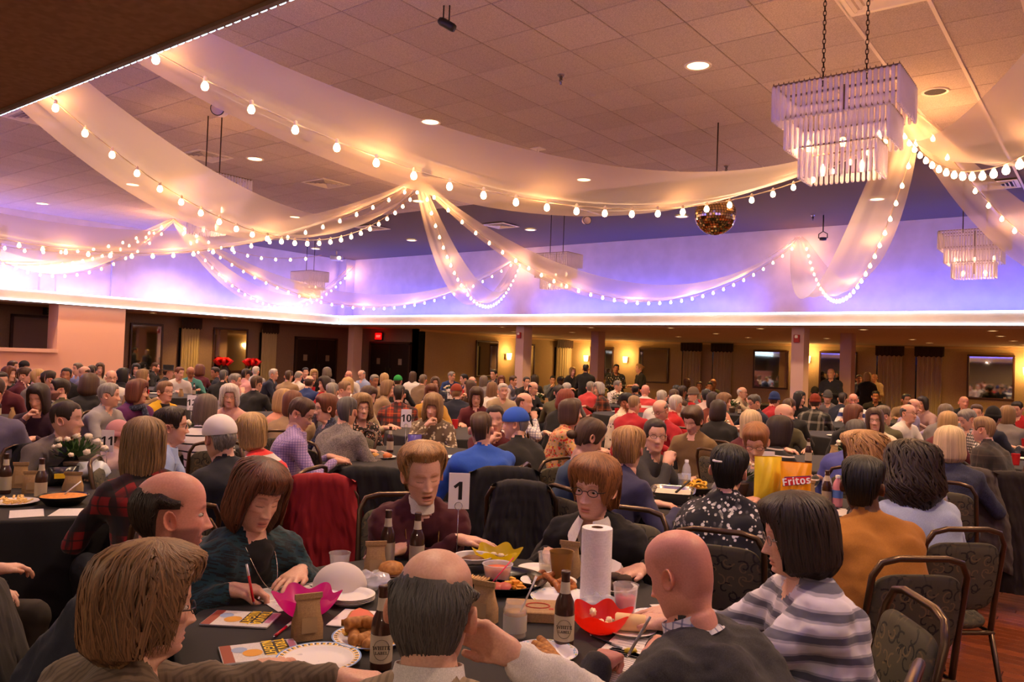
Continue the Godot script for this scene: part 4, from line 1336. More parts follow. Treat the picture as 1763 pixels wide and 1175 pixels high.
func top_material(t: String) -> Material:
	if tops.has(t): return tops[t]
	var m: StandardMaterial3D
	var W := Color(0.86, 0.84, 0.82)
	var K := Color(0.07, 0.065, 0.075)
	match t:
		"bwstripe": m = textured(tex(stripes([W, K], [22, 5])), Color.WHITE, 0.9, 16.0, false)
		"bwstripe2": m = textured(tex(stripes([K, Color(0.75, 0.7, 0.66)], [20, 6])), Color.WHITE, 0.9, 22.0, false)
		"chevron": m = textured(tex(stripes([Color(0.78, 0.76, 0.74), Color(0.86, 0.2, 0.2)], [16, 16])), Color.WHITE, 0.9, 11.0, false)
		"greystripe": m = textured(tex(stripes([Color(0.82, 0.80, 0.84), Color(0.62, 0.61, 0.66), Color(0.36, 0.36, 0.42), Color(0.62, 0.61, 0.66)], [20, 5, 14, 5])), Color.WHITE, 0.95, 16.0, false)
		"redplaid": m = textured(tex(plaid(Color(0.55, 0.17, 0.10), [[0, 26, Color(0.09, 0.08, 0.12), 0.6], [44, 5, Color(0.75, 0.38, 0.16), 0.7], [64, 14, Color(0.12, 0.1, 0.14), 0.6]])), Color.WHITE, 0.95, 5.0)
		"flannel": m = textured(tex(plaid(Color(0.50, 0.03, 0.05), [[0, 48, Color(0.03, 0.02, 0.03), 0.72], [70, 4, Color(0.03, 0.02, 0.03), 0.5]])), Color.WHITE, 0.95, 6.0)
		"bluecheck": m = textured(tex(plaid(W, [[0, 12, Color(0.16, 0.18, 0.4), 0.6], [48, 8, Color(0.16, 0.18, 0.4), 0.5]])), Color.WHITE, 0.9, 16.0)
		"lavcheck": m = textured(tex(plaid(Color(0.66, 0.58, 0.76), [[0, 10, Color(0.3, 0.26, 0.5), 0.6], [48, 10, Color(0.3, 0.26, 0.5), 0.6]])), Color.WHITE, 0.9, 26.0)
		"shirtcheck": m = textured(tex(plaid(Color(0.84, 0.83, 0.86), [[0, 10, Color(0.3, 0.32, 0.5), 0.6], [48, 10, Color(0.3, 0.32, 0.5), 0.5]])), Color.WHITE, 0.9, 20.0)
		"brownplaid": m = textured(tex(plaid(Color(0.34, 0.13, 0.06), [[0, 30, Color(0.06, 0.05, 0.05), 0.6], [60, 12, Color(0.6, 0.3, 0.14), 0.6]])), Color.WHITE, 0.95, 7.0)
		"bwplaid": m = textured(tex(plaid(Color(0.1, 0.1, 0.1), [[0, 24, Color(0.75, 0.72, 0.68), 0.45]])), Color.WHITE, 0.95, 7.0)
		"dkplaid": m = textured(tex(plaid(Color(0.19, 0.16, 0.15), [[0, 20, Color(0.09, 0.08, 0.09), 0.5], [50, 6, Color(0.34, 0.28, 0.24), 0.5]])), Color.WHITE, 0.95, 6.0)
		"check": m = textured(tex(plaid(W, [[0, 48, K, 0.55]])), Color.WHITE, 0.9, 30.0)
		"dots": m = textured(tex(blobs(Color(0.40, 0.33, 0.27), [Color(0.82, 0.77, 0.66)], 12, 7, 9, 5)), Color.WHITE, 0.9, 6.0)
		"navydots": m = textured(tex(blobs(Color(0.05, 0.05, 0.11), [Color(0.85, 0.84, 0.84)], 46, 2.0, 5.4, 8)), Color.WHITE, 0.9, 4.6)
		"floral": m = textured(tex(blobs(Color(0.78, 0.62, 0.46), [Color(0.75, 0.14, 0.12), Color(0.85, 0.65, 0.2), Color(0.8, 0.35, 0.25), Color(0.4, 0.42, 0.25)], 60, 4, 10, 11)), Color.WHITE, 0.9, 6.0)
		"dkfloral": m = textured(tex(blobs(Color(0.12, 0.1, 0.1), [Color(0.8, 0.7, 0.62), Color(0.6, 0.35, 0.28)], 40, 4, 9, 12)), Color.WHITE, 0.9, 8.0)
		"navyfloral": m = textured(tex(blobs(Color(0.08, 0.1, 0.2), [Color(0.4, 0.44, 0.58)], 40, 2, 5, 13)), Color.WHITE, 0.9, 9.0)
		"whiteprint": m = textured(tex(blobs(Color(0.82, 0.78, 0.76), [Color(0.1, 0.1, 0.1)], 7, 5, 9, 14)), Color.WHITE, 0.9, 5.0)
		"creamprint": m = textured(tex(blobs(Color(0.84, 0.78, 0.68), [Color(0.16, 0.13, 0.1)], 6, 5, 8, 15)), Color.WHITE, 0.9, 6.0)
		"blackprint": m = textured(tex(blobs(K, [Color(0.6, 0.45, 0.3), Color(0.7, 0.7, 0.7)], 14, 3, 8, 16)), Color.WHITE, 0.9, 5.0)
		"jersey": m = textured(tex(stripes([Color(0.75, 0.2, 0.22), W], [40, 14])), Color.WHITE, 0.8, 6.0, false)
		"bluejersey": m = textured(tex(stripes([W, Color(0.16, 0.22, 0.5)], [40, 30])), Color.WHITE, 0.8, 6.0, false)
		"greyknit": m = textured(tex(speckle(96, 0.55, 1.0, 21, 2, 3)), srgb(150, 142, 138), 0.95, 7.0)
		"navyknit": m = textured(tex(speckle(96, 0.6, 1.0, 22, 2, 2)), srgb(50, 54, 84), 0.95, 8.0)
		"vestbeige": m = textured(tex(stripes([Color(0.60, 0.52, 0.43), Color(0.50, 0.43, 0.35)], [5, 3], true)), Color.WHITE, 0.95, 60.0)
		"taupeknit": m = textured(tex(stripes([Color(0.40, 0.34, 0.28), Color(0.32, 0.27, 0.22)], [5, 3], true)), Color.WHITE, 0.95, 60.0)
		"navyfleece": m = textured(weave, srgb(34, 36, 50), 0.97, 14.0)
		"maroonknit": m = textured(weave, srgb(74, 22, 34), 0.97, 20.0)
		"charcoalknit": m = textured(tex(speckle(96, 0.7, 1.0, 23, 1, 1)), srgb(66, 64, 66), 0.97, 9.0)
		"tealweave": m = textured(tex(zigzag()), Color.WHITE, 0.95, 7.0)
		_:
			m = textured(weave, rgb3(PLAIN.get(t, [120, 110, 110])), 0.92, 9.0)
	m.uv1_triplanar_sharpness = 6.0
	m.rim_enabled = true
	m.rim = 0.25
	tops[t] = m
	return m

func zigzag() -> Image:
	# dark teal jersey with slanting darker bars
	var i := img(96, 96, Color(0.05, 0.20, 0.25))
	var r := RandomNumberGenerator.new()
	r.seed = 31
	for k in 60:
		var x := r.randi_range(0, 95)
		var y := r.randi_range(0, 95)
		for s in 22:
			for w in 3: i.set_pixel(posmod(x + s, 96), posmod(y + s / 3 + w, 96), Color(0.02, 0.05, 0.08))
	return i

func skin_material(s: String) -> Material:
	var key := "skin" + s
	if mats.has(key): return mats[key]
	var m := StandardMaterial3D.new()
	m.albedo_color = rgb3(SKINC[s])
	m.vertex_color_use_as_albedo = true
	m.albedo_texture = skin_grain
	m.uv1_triplanar = true
	m.uv1_scale = Vector3.ONE * 9.0
	m.roughness = 0.5
	m.subsurf_scatter_enabled = true
	m.subsurf_scatter_strength = 0.12
	mats[key] = m
	return m

func hair_material(c: String) -> Material:
	var key := "hair" + c
	if mats.has(key): return mats[key]
	var m := StandardMaterial3D.new()
	m.albedo_color = rgb3(HAIRC[c])
	m.albedo_texture = hair_streaks
	m.uv1_scale = Vector3(3, 1, 1)
	m.roughness = 0.55
	mats[key] = m
	return m

# ---------------------------------------------------------------- a person: body (one mesh: skin, top, trousers, shoes), hair, spectacles, hat
func head_of(fem: bool, lod: int, kind: String) -> ArrayMesh:
	var key := "%s|%d|%s" % [fem, lod, kind]
	if not heads.has(key):
		var look := {"fem": fem, "eyes": "down" if kind.contains("down") else "open"}
		if kind.contains("wbeard"): look.beard = Color(1.15, 1.25, 1.35)
		elif kind.contains("gbeard"): look.beard = Color(0.62, 0.68, 0.72)
		elif kind.contains("beard"): look.beard = Color(0.34, 0.28, 0.26)
		elif kind.contains("moustache"): look.beard = Color(0.5, 0.45, 0.42)
		heads[key] = head_mesh(look, [56, 34, 26][lod], [62, 40, 30][lod])
	return heads[key]

func hair_of(style: String, lod: int) -> ArrayMesh:
	var key := "hair|%s|%d" % [style, lod]
	if not heads.has(key):
		var sh := hair_shell(style, [44, 32, 22][lod], [18, 13, 9][lod])
		if lod == 0:
			var curl := style in ["curly", "curlybig"]
			sh = joined([[sh, Transform3D.IDENTITY], [hair_locks(style, 460 if curl else 260, 7, 0.30 if curl else 0.025, 0.012 if curl else 0.003, 0.0062 if curl else 0.0034), Transform3D.IDENTITY]])
		heads[key] = sh
	return heads[key]

const POSES := {
	"t": [Vector3(0.15, 0.785, 0.36), Vector3(-0.13, 0.785, 0.38), "flat", "relaxed"],
	"u": [Vector3(0.07, 0.785, 0.38), Vector3(-0.20, 0.785, 0.34), "relaxed", "flat"],
	"v": [Vector3(0.13, 0.62, 0.26), Vector3(-0.11, 0.785, 0.37), "relaxed", "relaxed"],
	"c": [Vector3(0.10, 0.785, 0.37), Vector3(-0.045, 0.945, 0.265), "flat", "fist"],
	"r": [Vector3(0.42, 0.84, 0.42), Vector3(-0.13, 0.84, 0.43), "relaxed", "relaxed"],
	"s": [Vector3(0.10, 1.12, 0.22), Vector3(-0.10, 1.10, 0.22), "relaxed", "relaxed"]}

func body_of(pose: String, fem: bool, girth: float, lod: int) -> Dictionary:
	var key := "%s|%s|%.2f|%d" % [pose, fem, girth, lod]
	if not bodies.has(key):
		var o := {"fem": fem, "girth": girth, "head": Vector3(0, 1.135, 0.125), "handl": POSES[pose][0], "handr": POSES[pose][1]}
		if pose == "s":
			o.merge({"hip_y": 0.93, "head": Vector3(0, 1.585, 0.02), "stand": true}, true)
		if pose == "c": o.poler = Vector3(-0.6, -1.0, 0.5)
		var f := body_field(o)
		var d := f.mesh([0.017, 0.021, 0.027][lod], folds, 0.012)
		var out := {"o": o}
		for g in d: out[g] = field_surface(d[g])
		bodies[key] = out
	return bodies[key]

func hand_at(st: SurfaceTool, kind: String, left: bool, wrist: Vector3, elbow: Vector3, roll := 0.0, bend := 0.0) -> void:
	var dir := (wrist - elbow).normalized()
	if wrist.y < 0.87 and wrist.y > 0.7: dir = Vector3(dir.x, clampf(dir.y, -0.4, -0.06), dir.z).normalized()   # lies on the table
	var bs := frame_of(dir)                       # z along the forearm, y up
	bs = bs * Basis(Vector3.BACK, roll) * Basis(Vector3.RIGHT, bend)
	st.append_from(hands[kind + ("_m" if left else "")], 0, Transform3D(bs, wrist + dir * 0.012))

func compose(b: Dictionary, head: ArrayMesh, hx: Transform3D, pose: String, hp: Array) -> ArrayMesh:
	var o: Dictionary = b.o
	var sk := SurfaceTool.new()
	sk.begin(Mesh.PRIMITIVE_TRIANGLES)
	if b.has(0): sk.append_from(b[0], 0, Transform3D.IDENTITY)
	sk.append_from(head, 0, hx)
	hand_at(sk, hp[0], true, o.handl, o.el1, hp[2], hp[4])
	hand_at(sk, hp[1], false, o.handr, o["el-1"], hp[3], hp[5])
	var m := sk.commit()
	for g in [1, 2, 3, 4]:
		if g == 4 and not b.has(4): continue
		if b.has(g): m.add_surface_from_arrays(Mesh.PRIMITIVE_TRIANGLES, b[g].surface_get_arrays(0))
		else: m.add_surface_from_arrays(Mesh.PRIMITIVE_TRIANGLES, b[1].surface_get_arrays(0))
	return m

func dress(body: MeshInstance3D, skin: String, top: String, trousers: Color) -> void:
	body.set_surface_override_material(0, skin_material(skin))
	body.set_surface_override_material(1, top_material(top))
	body.set_surface_override_material(2, mat(trousers, 0.9))
	body.set_surface_override_material(3, mat(Color(0.05, 0.045, 0.045), 0.6))

func wear(t: Node3D, hx: Transform3D, ex: String, top: String, neck: Vector3) -> void:
	for e in ex.split(" ", false):
		var kv := e.split(":")
		var c := Color.BLACK
		if kv.size() > 1:
			c = rgb3(HAIRC[kv[1]]) if HAIRC.has(kv[1]) and kv[1] != "black" and kv[1] != "white" else rgb3(PLAIN.get(kv[1], [60, 60, 60]))
		match kv[0]:
			"glasses": part("glasses", shared("glasses", glasses_mesh.bind(0.0016)), mat(Color(0.08, 0.06, 0.06), 0.35), t, hx)
			"cap": part("baseball_cap", shared("cap", cap_mesh.bind(false)), mat(c, 0.85), t, hx)
			"capback": part("baseball_cap", shared("capback", cap_mesh.bind(true)), mat(c, 0.85), t, hx)
			"beanie", "bandana": part("knit_cap", shared("beanie", beanie_mesh), textured_cap(c), t, hx)
			"tophat": part("top_hat", shared("tophat", tophat_mesh), mat(Color(0.03, 0.03, 0.035), 0.6), t, hx)
			"collar": part("collar", shared("collar", collar_mesh), top_material(kv[1]), t, Transform3D(Basis.IDENTITY, neck))
			"scarf", "scarf2": part("scarf", shared("scarf", scarf_mesh), top_material("red" if kv[0] == "scarf2" else "navyfloral"), t, Transform3D(Basis.IDENTITY, neck))

func textured_cap(c: Color) -> Material:
	var key := "cap" + c.to_html()
	if not mats.has(key): mats[key] = textured(weave, c, 0.95, 12.0)
	return mats[key]

func shared(key: String, f: Callable) -> Mesh:
	if not heads.has("m|" + key): heads["m|" + key] = f.call()
	return heads["m|" + key]

func collar_mesh() -> ArrayMesh:
	var p := [Vector2(0.105, -0.05), Vector2(0.082, -0.01), Vector2(0.070, 0.03), Vector2(0.064, 0.042), Vector2(0.060, 0.036), Vector2(0.066, 0.0)]
	return joined([[lathe(p, 20, false, 1.0, 1.05), Transform3D(Basis(Vector3.RIGHT, 0.30), Vector3(0, 0.0, 0.0))]])

func scarf_mesh() -> ArrayMesh:
	var ring := []
	for i in 16:
		var a := TAU * i / 16.0
		ring.append(Vector3(sin(a) * 0.085, 0.01 + 0.02 * cos(a * 2.0) - 0.025 * cos(a), cos(a) * 0.082))
	var s := st_new()
	add_tube(s, ring, 0.034, 8, true)
	add_tube(s, [Vector3(0.03, -0.01, 0.10), Vector3(0.045, -0.10, 0.125), Vector3(0.05, -0.2, 0.12)], [0.03, 0.034, 0.03], 8)
	return done(s)

func crowd_person(r: Array, i: int) -> void:
	var rng := RandomNumberGenerator.new()
	rng.seed = 900 + i
	var hair: String = r[6]
	var fem: bool = not (hair in ["short", "crew", "fringe", "bald", "shortblack"])
	var lod: int = r[13]
	var pose: String = r[10]
	if pose == "t": pose = ["t", "u", "v"][i % 3]
	var girth: float = [0.96, 1.06, 1.16][i % 3] if not fem else [0.94, 1.02, 1.1][i % 3]
	if r[12].contains("broad") or r[12].contains("wool wrap"): girth = 1.28
	var stand := pose == "s"
	var top_y := 1.25 + (0.0 if hair == "bald" else 0.012)
	if stand: top_y = 1.70
	var s: float = r[2] / top_y
	s = clampf(s, 0.84, 1.14)
	var t := thing("person", r[12], "person", Vector3(r[0], 0, r[1]), r[3], "guests at the hall's tables" if not stand else "people standing at the back")
	t.scale = Vector3.ONE * s
	var hc := Vector3(0, 1.135, 0.125) if not stand else Vector3(0, 1.585, 0.02)
	# the crown is what r places: move the hips back under it
	t.position -= t.transform.basis * Vector3(0, 0, hc.z)
	t.position.y = (0.0 if not stand else 0.0)
	var tilt: float = deg_to_rad(r[5] + (0.0 if r[10] == "s" else rng.randf_range(-2.0, 7.0)))
	var hb := Basis(Vector3.UP, r[4]) * Basis(Vector3.RIGHT, tilt) * Basis(Vector3.BACK, rng.randf_range(-0.07, 0.07))
	var hx := Transform3D(hb, hc)
	var kind := "down" if r[5] >= 10 else "open"
	for b in ["wbeard", "gbeard", "beard", "moustache"]:
		if r[11].contains(b):
			kind += b
			break
	var girth_key := girth
	var b := body_of(pose, fem, girth_key, lod)
	var hp := [POSES[pose][2], POSES[pose][3], 0.0, 0.0, 0.0, 0.0]
	var m := compose(b, head_of(fem, lod, kind), hx, pose, hp)
	var body := part("body", m, null, t)
	var tc: Color = [Color(0.10, 0.12, 0.18), Color(0.06, 0.06, 0.07), Color(0.20, 0.17, 0.14)][(i * 7) % 3]
	dress(body, r[8], r[9], tc)
	var hat: bool = r[11].contains("cap") or r[11].contains("beanie") or r[11].contains("bandana") or r[11].contains("tophat")
	if hair != "bald":
		var hs := hair
		if hat and hair == "short": hs = "caphair"
		part("hair", hair_of(hs, lod), hair_material(r[7]), t, hx)
	if hair == "pony":
		var ring := []
		for k in 10: ring.append(Vector3(0.035 + cos(TAU * k / 10.0) * 0.022, 0.045, -0.108 + sin(TAU * k / 10.0) * 0.022))
		part("hair_tie", tube(ring, 0.006, 6, true), mat(Color(0.85, 0.83, 0.85), 0.8), t, hx)
	wear(t, hx, r[11], r[9], hc + Vector3(0, -0.165, -0.03))
# ---------------------------------------------------------------- the hall
const CEIL := 4.59
const LEDGE := 2.52
const X0 := -19.6      # upper walls
const X1 := 8.0
const Z0 := -16.8
const Z1 := -0.35
const EX0 := -18.9     # edge of the ledge
const EX1 := 7.3
const EZ0 := -15.95
const EZ1 := -1.2

func slab(called: String, lo: Vector3, hi: Vector3, m: Material) -> MeshInstance3D:
	return struct(called, box(hi - lo), m, Transform3D(Basis.IDENTITY, (lo + hi) / 2))

func noise_tex(freq: float, lo: Color, hi: Color, size := 256, seed_ := 1, oct := 4) -> NoiseTexture2D:
	var n := FastNoiseLite.new()
	n.seed = seed_
	n.frequency = freq
	n.fractal_octaves = oct
	var t := NoiseTexture2D.new()
	t.width = size
	t.height = size
	t.seamless = true
	t.noise = n
	var g := Gradient.new()
	g.set_color(0, lo)
	g.set_color(1, hi)
	t.color_ramp = g
	return t

func build_room() -> void:
	var plaster := textured(noise_tex(0.02, Color(0.93, 0.93, 0.93), Color.WHITE, 256, 4), srgb(222, 208, 202), 0.92, 0.4)
	plaster.uv1_world_triplanar = true
	var lilac := textured(noise_tex(0.02, Color(0.93, 0.93, 0.93), Color.WHITE, 256, 5), srgb(205, 196, 212), 0.92, 0.4)
	var beige := textured(tex(speckle(128, 0.90, 1.0, 41, 1, 4)), srgb(196, 172, 126), 0.95, 1.6)
	var brown := textured(tex(speckle(128, 0.90, 1.0, 42, 1, 4)), srgb(150, 126, 106), 0.95, 1.6)
	var soffit := textured(tex(speckle(128, 0.9, 1.0, 43, 2, 2)), srgb(196, 172, 140), 0.95, 0.9)
	# floor: narrow oak boards
	var fl := slab("floor", Vector3(-23, -0.2, -28), Vector3(X1 + 0.3, -0.012, 5), mat(srgb(60, 30, 18), 0.6))
	build_boards(fl)
	# ceiling of the hall: slab, tiles, runners
	var ce := slab("ceiling", Vector3(X0 - 0.3, CEIL + 0.012, Z0 - 0.3), Vector3(X1 + 0.3, CEIL + 0.25, Z1 + 0.3), mat(srgb(96, 80, 74), 0.95))
	build_tiles(ce)
	# upper walls
	slab("wall_far", Vector3(X0 - 0.3, LEDGE, Z0 - 0.3), Vector3(X1 + 0.3, CEIL + 0.02, Z0), lilac)
	slab("wall_left", Vector3(X0 - 0.3, LEDGE, Z0), Vector3(X0, CEIL + 0.02, Z1 + 0.3), lilac)
	slab("wall_near", Vector3(X0, LEDGE, Z1), Vector3(X1 + 0.3, CEIL + 0.02, Z1 + 0.3), lilac)
	slab("wall_right", Vector3(X1, -0.2, Z0), Vector3(X1 + 0.3, CEIL + 0.02, 5), lilac)
	# pilasters on the upper walls
	for z in [-7.9, -9.5]: slab("wall_pilaster", Vector3(X0, LEDGE + 0.2, z - 0.16), Vector3(X0 + 0.12, 3.7, z + 0.16), lilac)
	slab("wall_panel", Vector3(X0, LEDGE + 0.2, -9.34), Vector3(X0 + 0.06, 3.6, -8.06), plaster)
	slab("wall_pilaster", Vector3(X0, LEDGE + 0.2, Z0), Vector3(X0 + 0.35, CEIL, Z0 + 0.35), lilac)
	# lower ceilings behind the ledge
	slab("ceiling_annex", Vector3(-23, LEDGE + 0.005, -27.8), Vector3(X1 + 0.3, LEDGE + 0.2, Z0 + 0.1), soffit)
	slab("ceiling_side", Vector3(-23, LEDGE + 0.005, Z0), Vector3(X0 + 0.1, LEDGE + 0.2, 5), soffit)
	slab("ceiling_near", Vector3(X0, LEDGE + 0.005, Z1 - 0.1), Vector3(X1 + 0.3, LEDGE + 0.2, 5), soffit)
	# the ledge all round: soffit, fascia with a low parapet
	var fascia := plaster
	slab("trim_ledge_far", Vector3(EX0, LEDGE, Z0), Vector3(EX1, LEDGE + 0.20, EZ0), fascia)
	slab("trim_ledge_left", Vector3(X0, LEDGE, Z0), Vector3(EX0, LEDGE + 0.20, Z1), fascia)
	slab("trim_ledge_near", Vector3(EX0, LEDGE, EZ1), Vector3(EX1, LEDGE + 0.20, Z1), soffit)
	slab("trim_ledge_right", Vector3(EX1, LEDGE, Z0), Vector3(X1, LEDGE + 0.20, Z1), fascia)
	slab("trim_parapet_far", Vector3(EX0, LEDGE + 0.2, EZ0 - 0.05), Vector3(EX1, LEDGE + 0.25, EZ0), fascia)
	slab("trim_parapet_left", Vector3(EX0 - 0.05, LEDGE + 0.2, EZ0 - 0.05), Vector3(EX0, LEDGE + 0.25, EZ1), fascia)
	slab("trim_parapet_near", Vector3(EX0, LEDGE + 0.2, EZ1), Vector3(EX1, LEDGE + 0.25, EZ1 + 0.05), fascia)
	# annex and side walls below
	slab("wall_annex_far", Vector3(-18.3, -0.2, -27.8), Vector3(X1 + 0.3, LEDGE + 0.02, -27.5), beige)
	slab("wall_annex_left", Vector3(-18.3, -0.2, -27.5), Vector3(-18.0, LEDGE + 0.02, -18.5), beige)
	slab("wall_exit", Vector3(-21.7, -0.2, -18.8), Vector3(-18.0, LEDGE + 0.02, -18.5), brown)
	slab("wall_side", Vector3(-21.7, -0.2, -18.5), Vector3(-21.4, LEDGE + 0.02, 5), brown)
	slab("wall_behind", Vector3(-21.7, -0.2, 4.7), Vector3(X1 + 0.3, LEDGE + 0.02, 5), beige)
	slab("wall_annex_right", Vector3(X1, -0.2, -27.8), Vector3(X1 + 0.3, LEDGE + 0.02, Z0), beige)
	# pink block and the low wall with its sill
	slab("wall_block", Vector3(-19.5, 0, -9.48), Vector3(-19.0, LEDGE + 0.005, -7.96), mat(srgb(226, 178, 152), 0.9))
	slab("wall_low", Vector3(-19.3, 0, -7.96), Vector3(-19.0, 1.42, -1.0), mat(srgb(226, 178, 152), 0.9))
	slab("sill_low", Vector3(-19.36, 1.42, -7.97), Vector3(-18.93, 1.50, -1.0), mat(srgb(232, 190, 166), 0.7))
	# columns
	var col := mat(srgb(200, 168, 158), 0.9)
	for c in [[-5.42, -16.5], [-12.55, -16.5], [-19.55, -16.9], [-5.24, -19.4], [-12.06, -19.4]]:
		var w := 0.30
		slab("column", Vector3(c[0], 0, c[1] - w * 1.2), Vector3(c[0] + w * 0.85, LEDGE + 0.005, c[1]), col)
	# crown moulding of the annex
	slab("trim_crown_far", Vector3(-18, LEDGE - 0.07, -27.5), Vector3(X1, LEDGE, -27.44), mat(srgb(222, 190, 140), 0.8))
	slab("trim_crown_left", Vector3(-18, LEDGE - 0.07, -27.5), Vector3(-17.94, LEDGE, -18.5), mat(srgb(222, 190, 140), 0.8))
	build_leds()
	build_wall_things(beige)

func build_boards(fl: Node3D) -> void:
	var tones := []
	var grain := noise_tex(0.05, Color(0.62, 0.55, 0.5), Color.WHITE, 256, 9, 3)
	for k in 5:
		var m := textured(grain, srgb(112 + k * 9, 56 + k * 5, 30 + k * 3), 0.28, 1.0)
		m.uv1_world_triplanar = true
		m.uv1_scale = Vector3(0.9, 3.0, 9.0)
		tones.append(m)
	var r := RandomNumberGenerator.new()
	r.seed = 5
	# boards that show: right of the tables, near the camera
	var w := 0.083
	var bm := {}
	var n := 0
	var s := st_new()
	for iz in range(-74, 320):
		var z := -1.6 - iz * w
		var left := -22.9
		if iz >= 0 and iz < 66:
			var x := -1.75 - r.randf() * 0.6
			fill_row(s, left, x, z, w, r)
			while x < 0.35 and n < 298:
				var L: float = [0.6, 0.9, 1.2][r.randi() % 3]
				if not bm.has(L): bm[L] = bevel_box(Vector3(L - 0.004, 0.012, w - 0.004), 0.0015)
				part("board", bm[L], tones[r.randi() % 5], fl, Transform3D(Basis.IDENTITY, Vector3(x + L / 2, -0.006, z) - fl.position))
				x += L
				n += 1
			left = x
		fill_row(s, left, X1, z, w, r)
	# the rest of the boards, joined
	var f := part("board_field", done(s), tones[2], fl, Transform3D(Basis.IDENTITY, -fl.position))
	f.set_meta("kind", "stuff")

func fill_row(s: SurfaceTool, xa: float, xb: float, z: float, w: float, r: RandomNumberGenerator) -> void:
	var x := xa
	while x < xb - 0.001:
		var e := minf(x + r.randf_range(1.4, 3.2), xb)
		quad(s, Vector3(x, 0, z - w / 2 + 0.002), Vector3(e - 0.004, 0, z - w / 2 + 0.002), Vector3(e - 0.004, 0, z + w / 2 - 0.002), Vector3(x, 0, z + w / 2 - 0.002))
		x = e

func add_quad_up(s: SurfaceTool, xa: float, xb: float, za: float, zb: float, y := -0.001) -> void:
	quad(s, Vector3(xa, y, za), Vector3(xb, y, za), Vector3(xb, y, zb), Vector3(xa, y, zb))

func build_tiles(ce: Node3D) -> void:
	var p := 0.593
	var fleck := tex(speckle(256, 0.80, 1.0, 61, 2, 2))
	var ms := []
	for k in 3:
		var m := textured(fleck, srgb(206 + k * 5, 188 + k * 5, 180 + k * 5), 0.95, 1.7, true, tex(speckle(256, 0.3, 1.0, 62, 3, 3)), 0.25)
		ms.append(m)
	var tile := bevel_box(Vector3(p - 0.009, 0.016, p - 0.009), 0.004)
	var view := Vector2(-sin(0.655), -cos(0.655))
	var list := []
	for i in range(-24, 32):
		for j in range(-20, 10):
			var x := -1.25 - p * (i + 0.5)
			var z := -5.63 - p * (j + 0.5)
			if x < X0 + 0.1 or x > X1 - 0.1 or z < Z0 + 0.1 or z > Z1 - 0.1: continue
			var depth := Vector2(x, z).dot(view)
			var side := Vector2(x, z).dot(Vector2(-view.y, view.x))
			var seen := depth > 5.6 and absf(side) < depth * 0.66
			list.append([depth if seen else 99.0 + depth, x, z])
	list.sort_custom(func(a, b): return a[0] < b[0])
	var r := RandomNumberGenerator.new()
	r.seed = 8
	var st := st_new()
	for k in list.size():
		var e: Array = list[k]
		if k < 296:
			part("ceiling_tile", tile, ms[r.randi() % 3], ce, Transform3D(Basis.IDENTITY, Vector3(e[1], CEIL, e[2]) - ce.position))
		else: add_box(st, Vector3(e[1], CEIL, e[2]), Vector3(p - 0.009, 0.016, p - 0.009))
	var f := part("ceiling_tile_field", done(st), ms[1], ce, Transform3D(Basis.IDENTITY, -ce.position))
	f.set_meta("kind", "stuff")
	for x in [-1.25, -1.843, -0.657, -0.064]:
		part("runner", box(Vector3(0.03, 0.012, 16.4)), mat(srgb(226, 212, 200), 0.6), ce, Transform3D(Basis.IDENTITY, Vector3(x, CEIL - 0.012, -8.6) - ce.position))

# ---------------------------------------------------------------- strip lights of the ledge
func area(called: String, at: Vector3, size: Vector2, towards: Vector3, c: Color, e: float, parent: Node = self) -> void:
	var l := AreaLight3D.new()
	l.name = called
	l.area_size = size
	l.light_color = c
	l.light_energy = e
	l.area_normalize_energy = true
	l.shadow_enabled = true
	parent.add_child(l, true)
	l.global_transform = Transform3D(Basis.looking_at(towards, Vector3.UP), at)

func omni(called: String, at: Vector3, c: Color, e: float, size := 0.05, parent: Node = self) -> void:
	var l := OmniLight3D.new()
	l.name = called
	l.light_color = c
	l.light_energy = e
	l.light_size = size
	l.omni_range = 30.0
	l.omni_attenuation = 2.0
	l.shadow_enabled = true
	parent.add_child(l, true)
	l.global_position = at

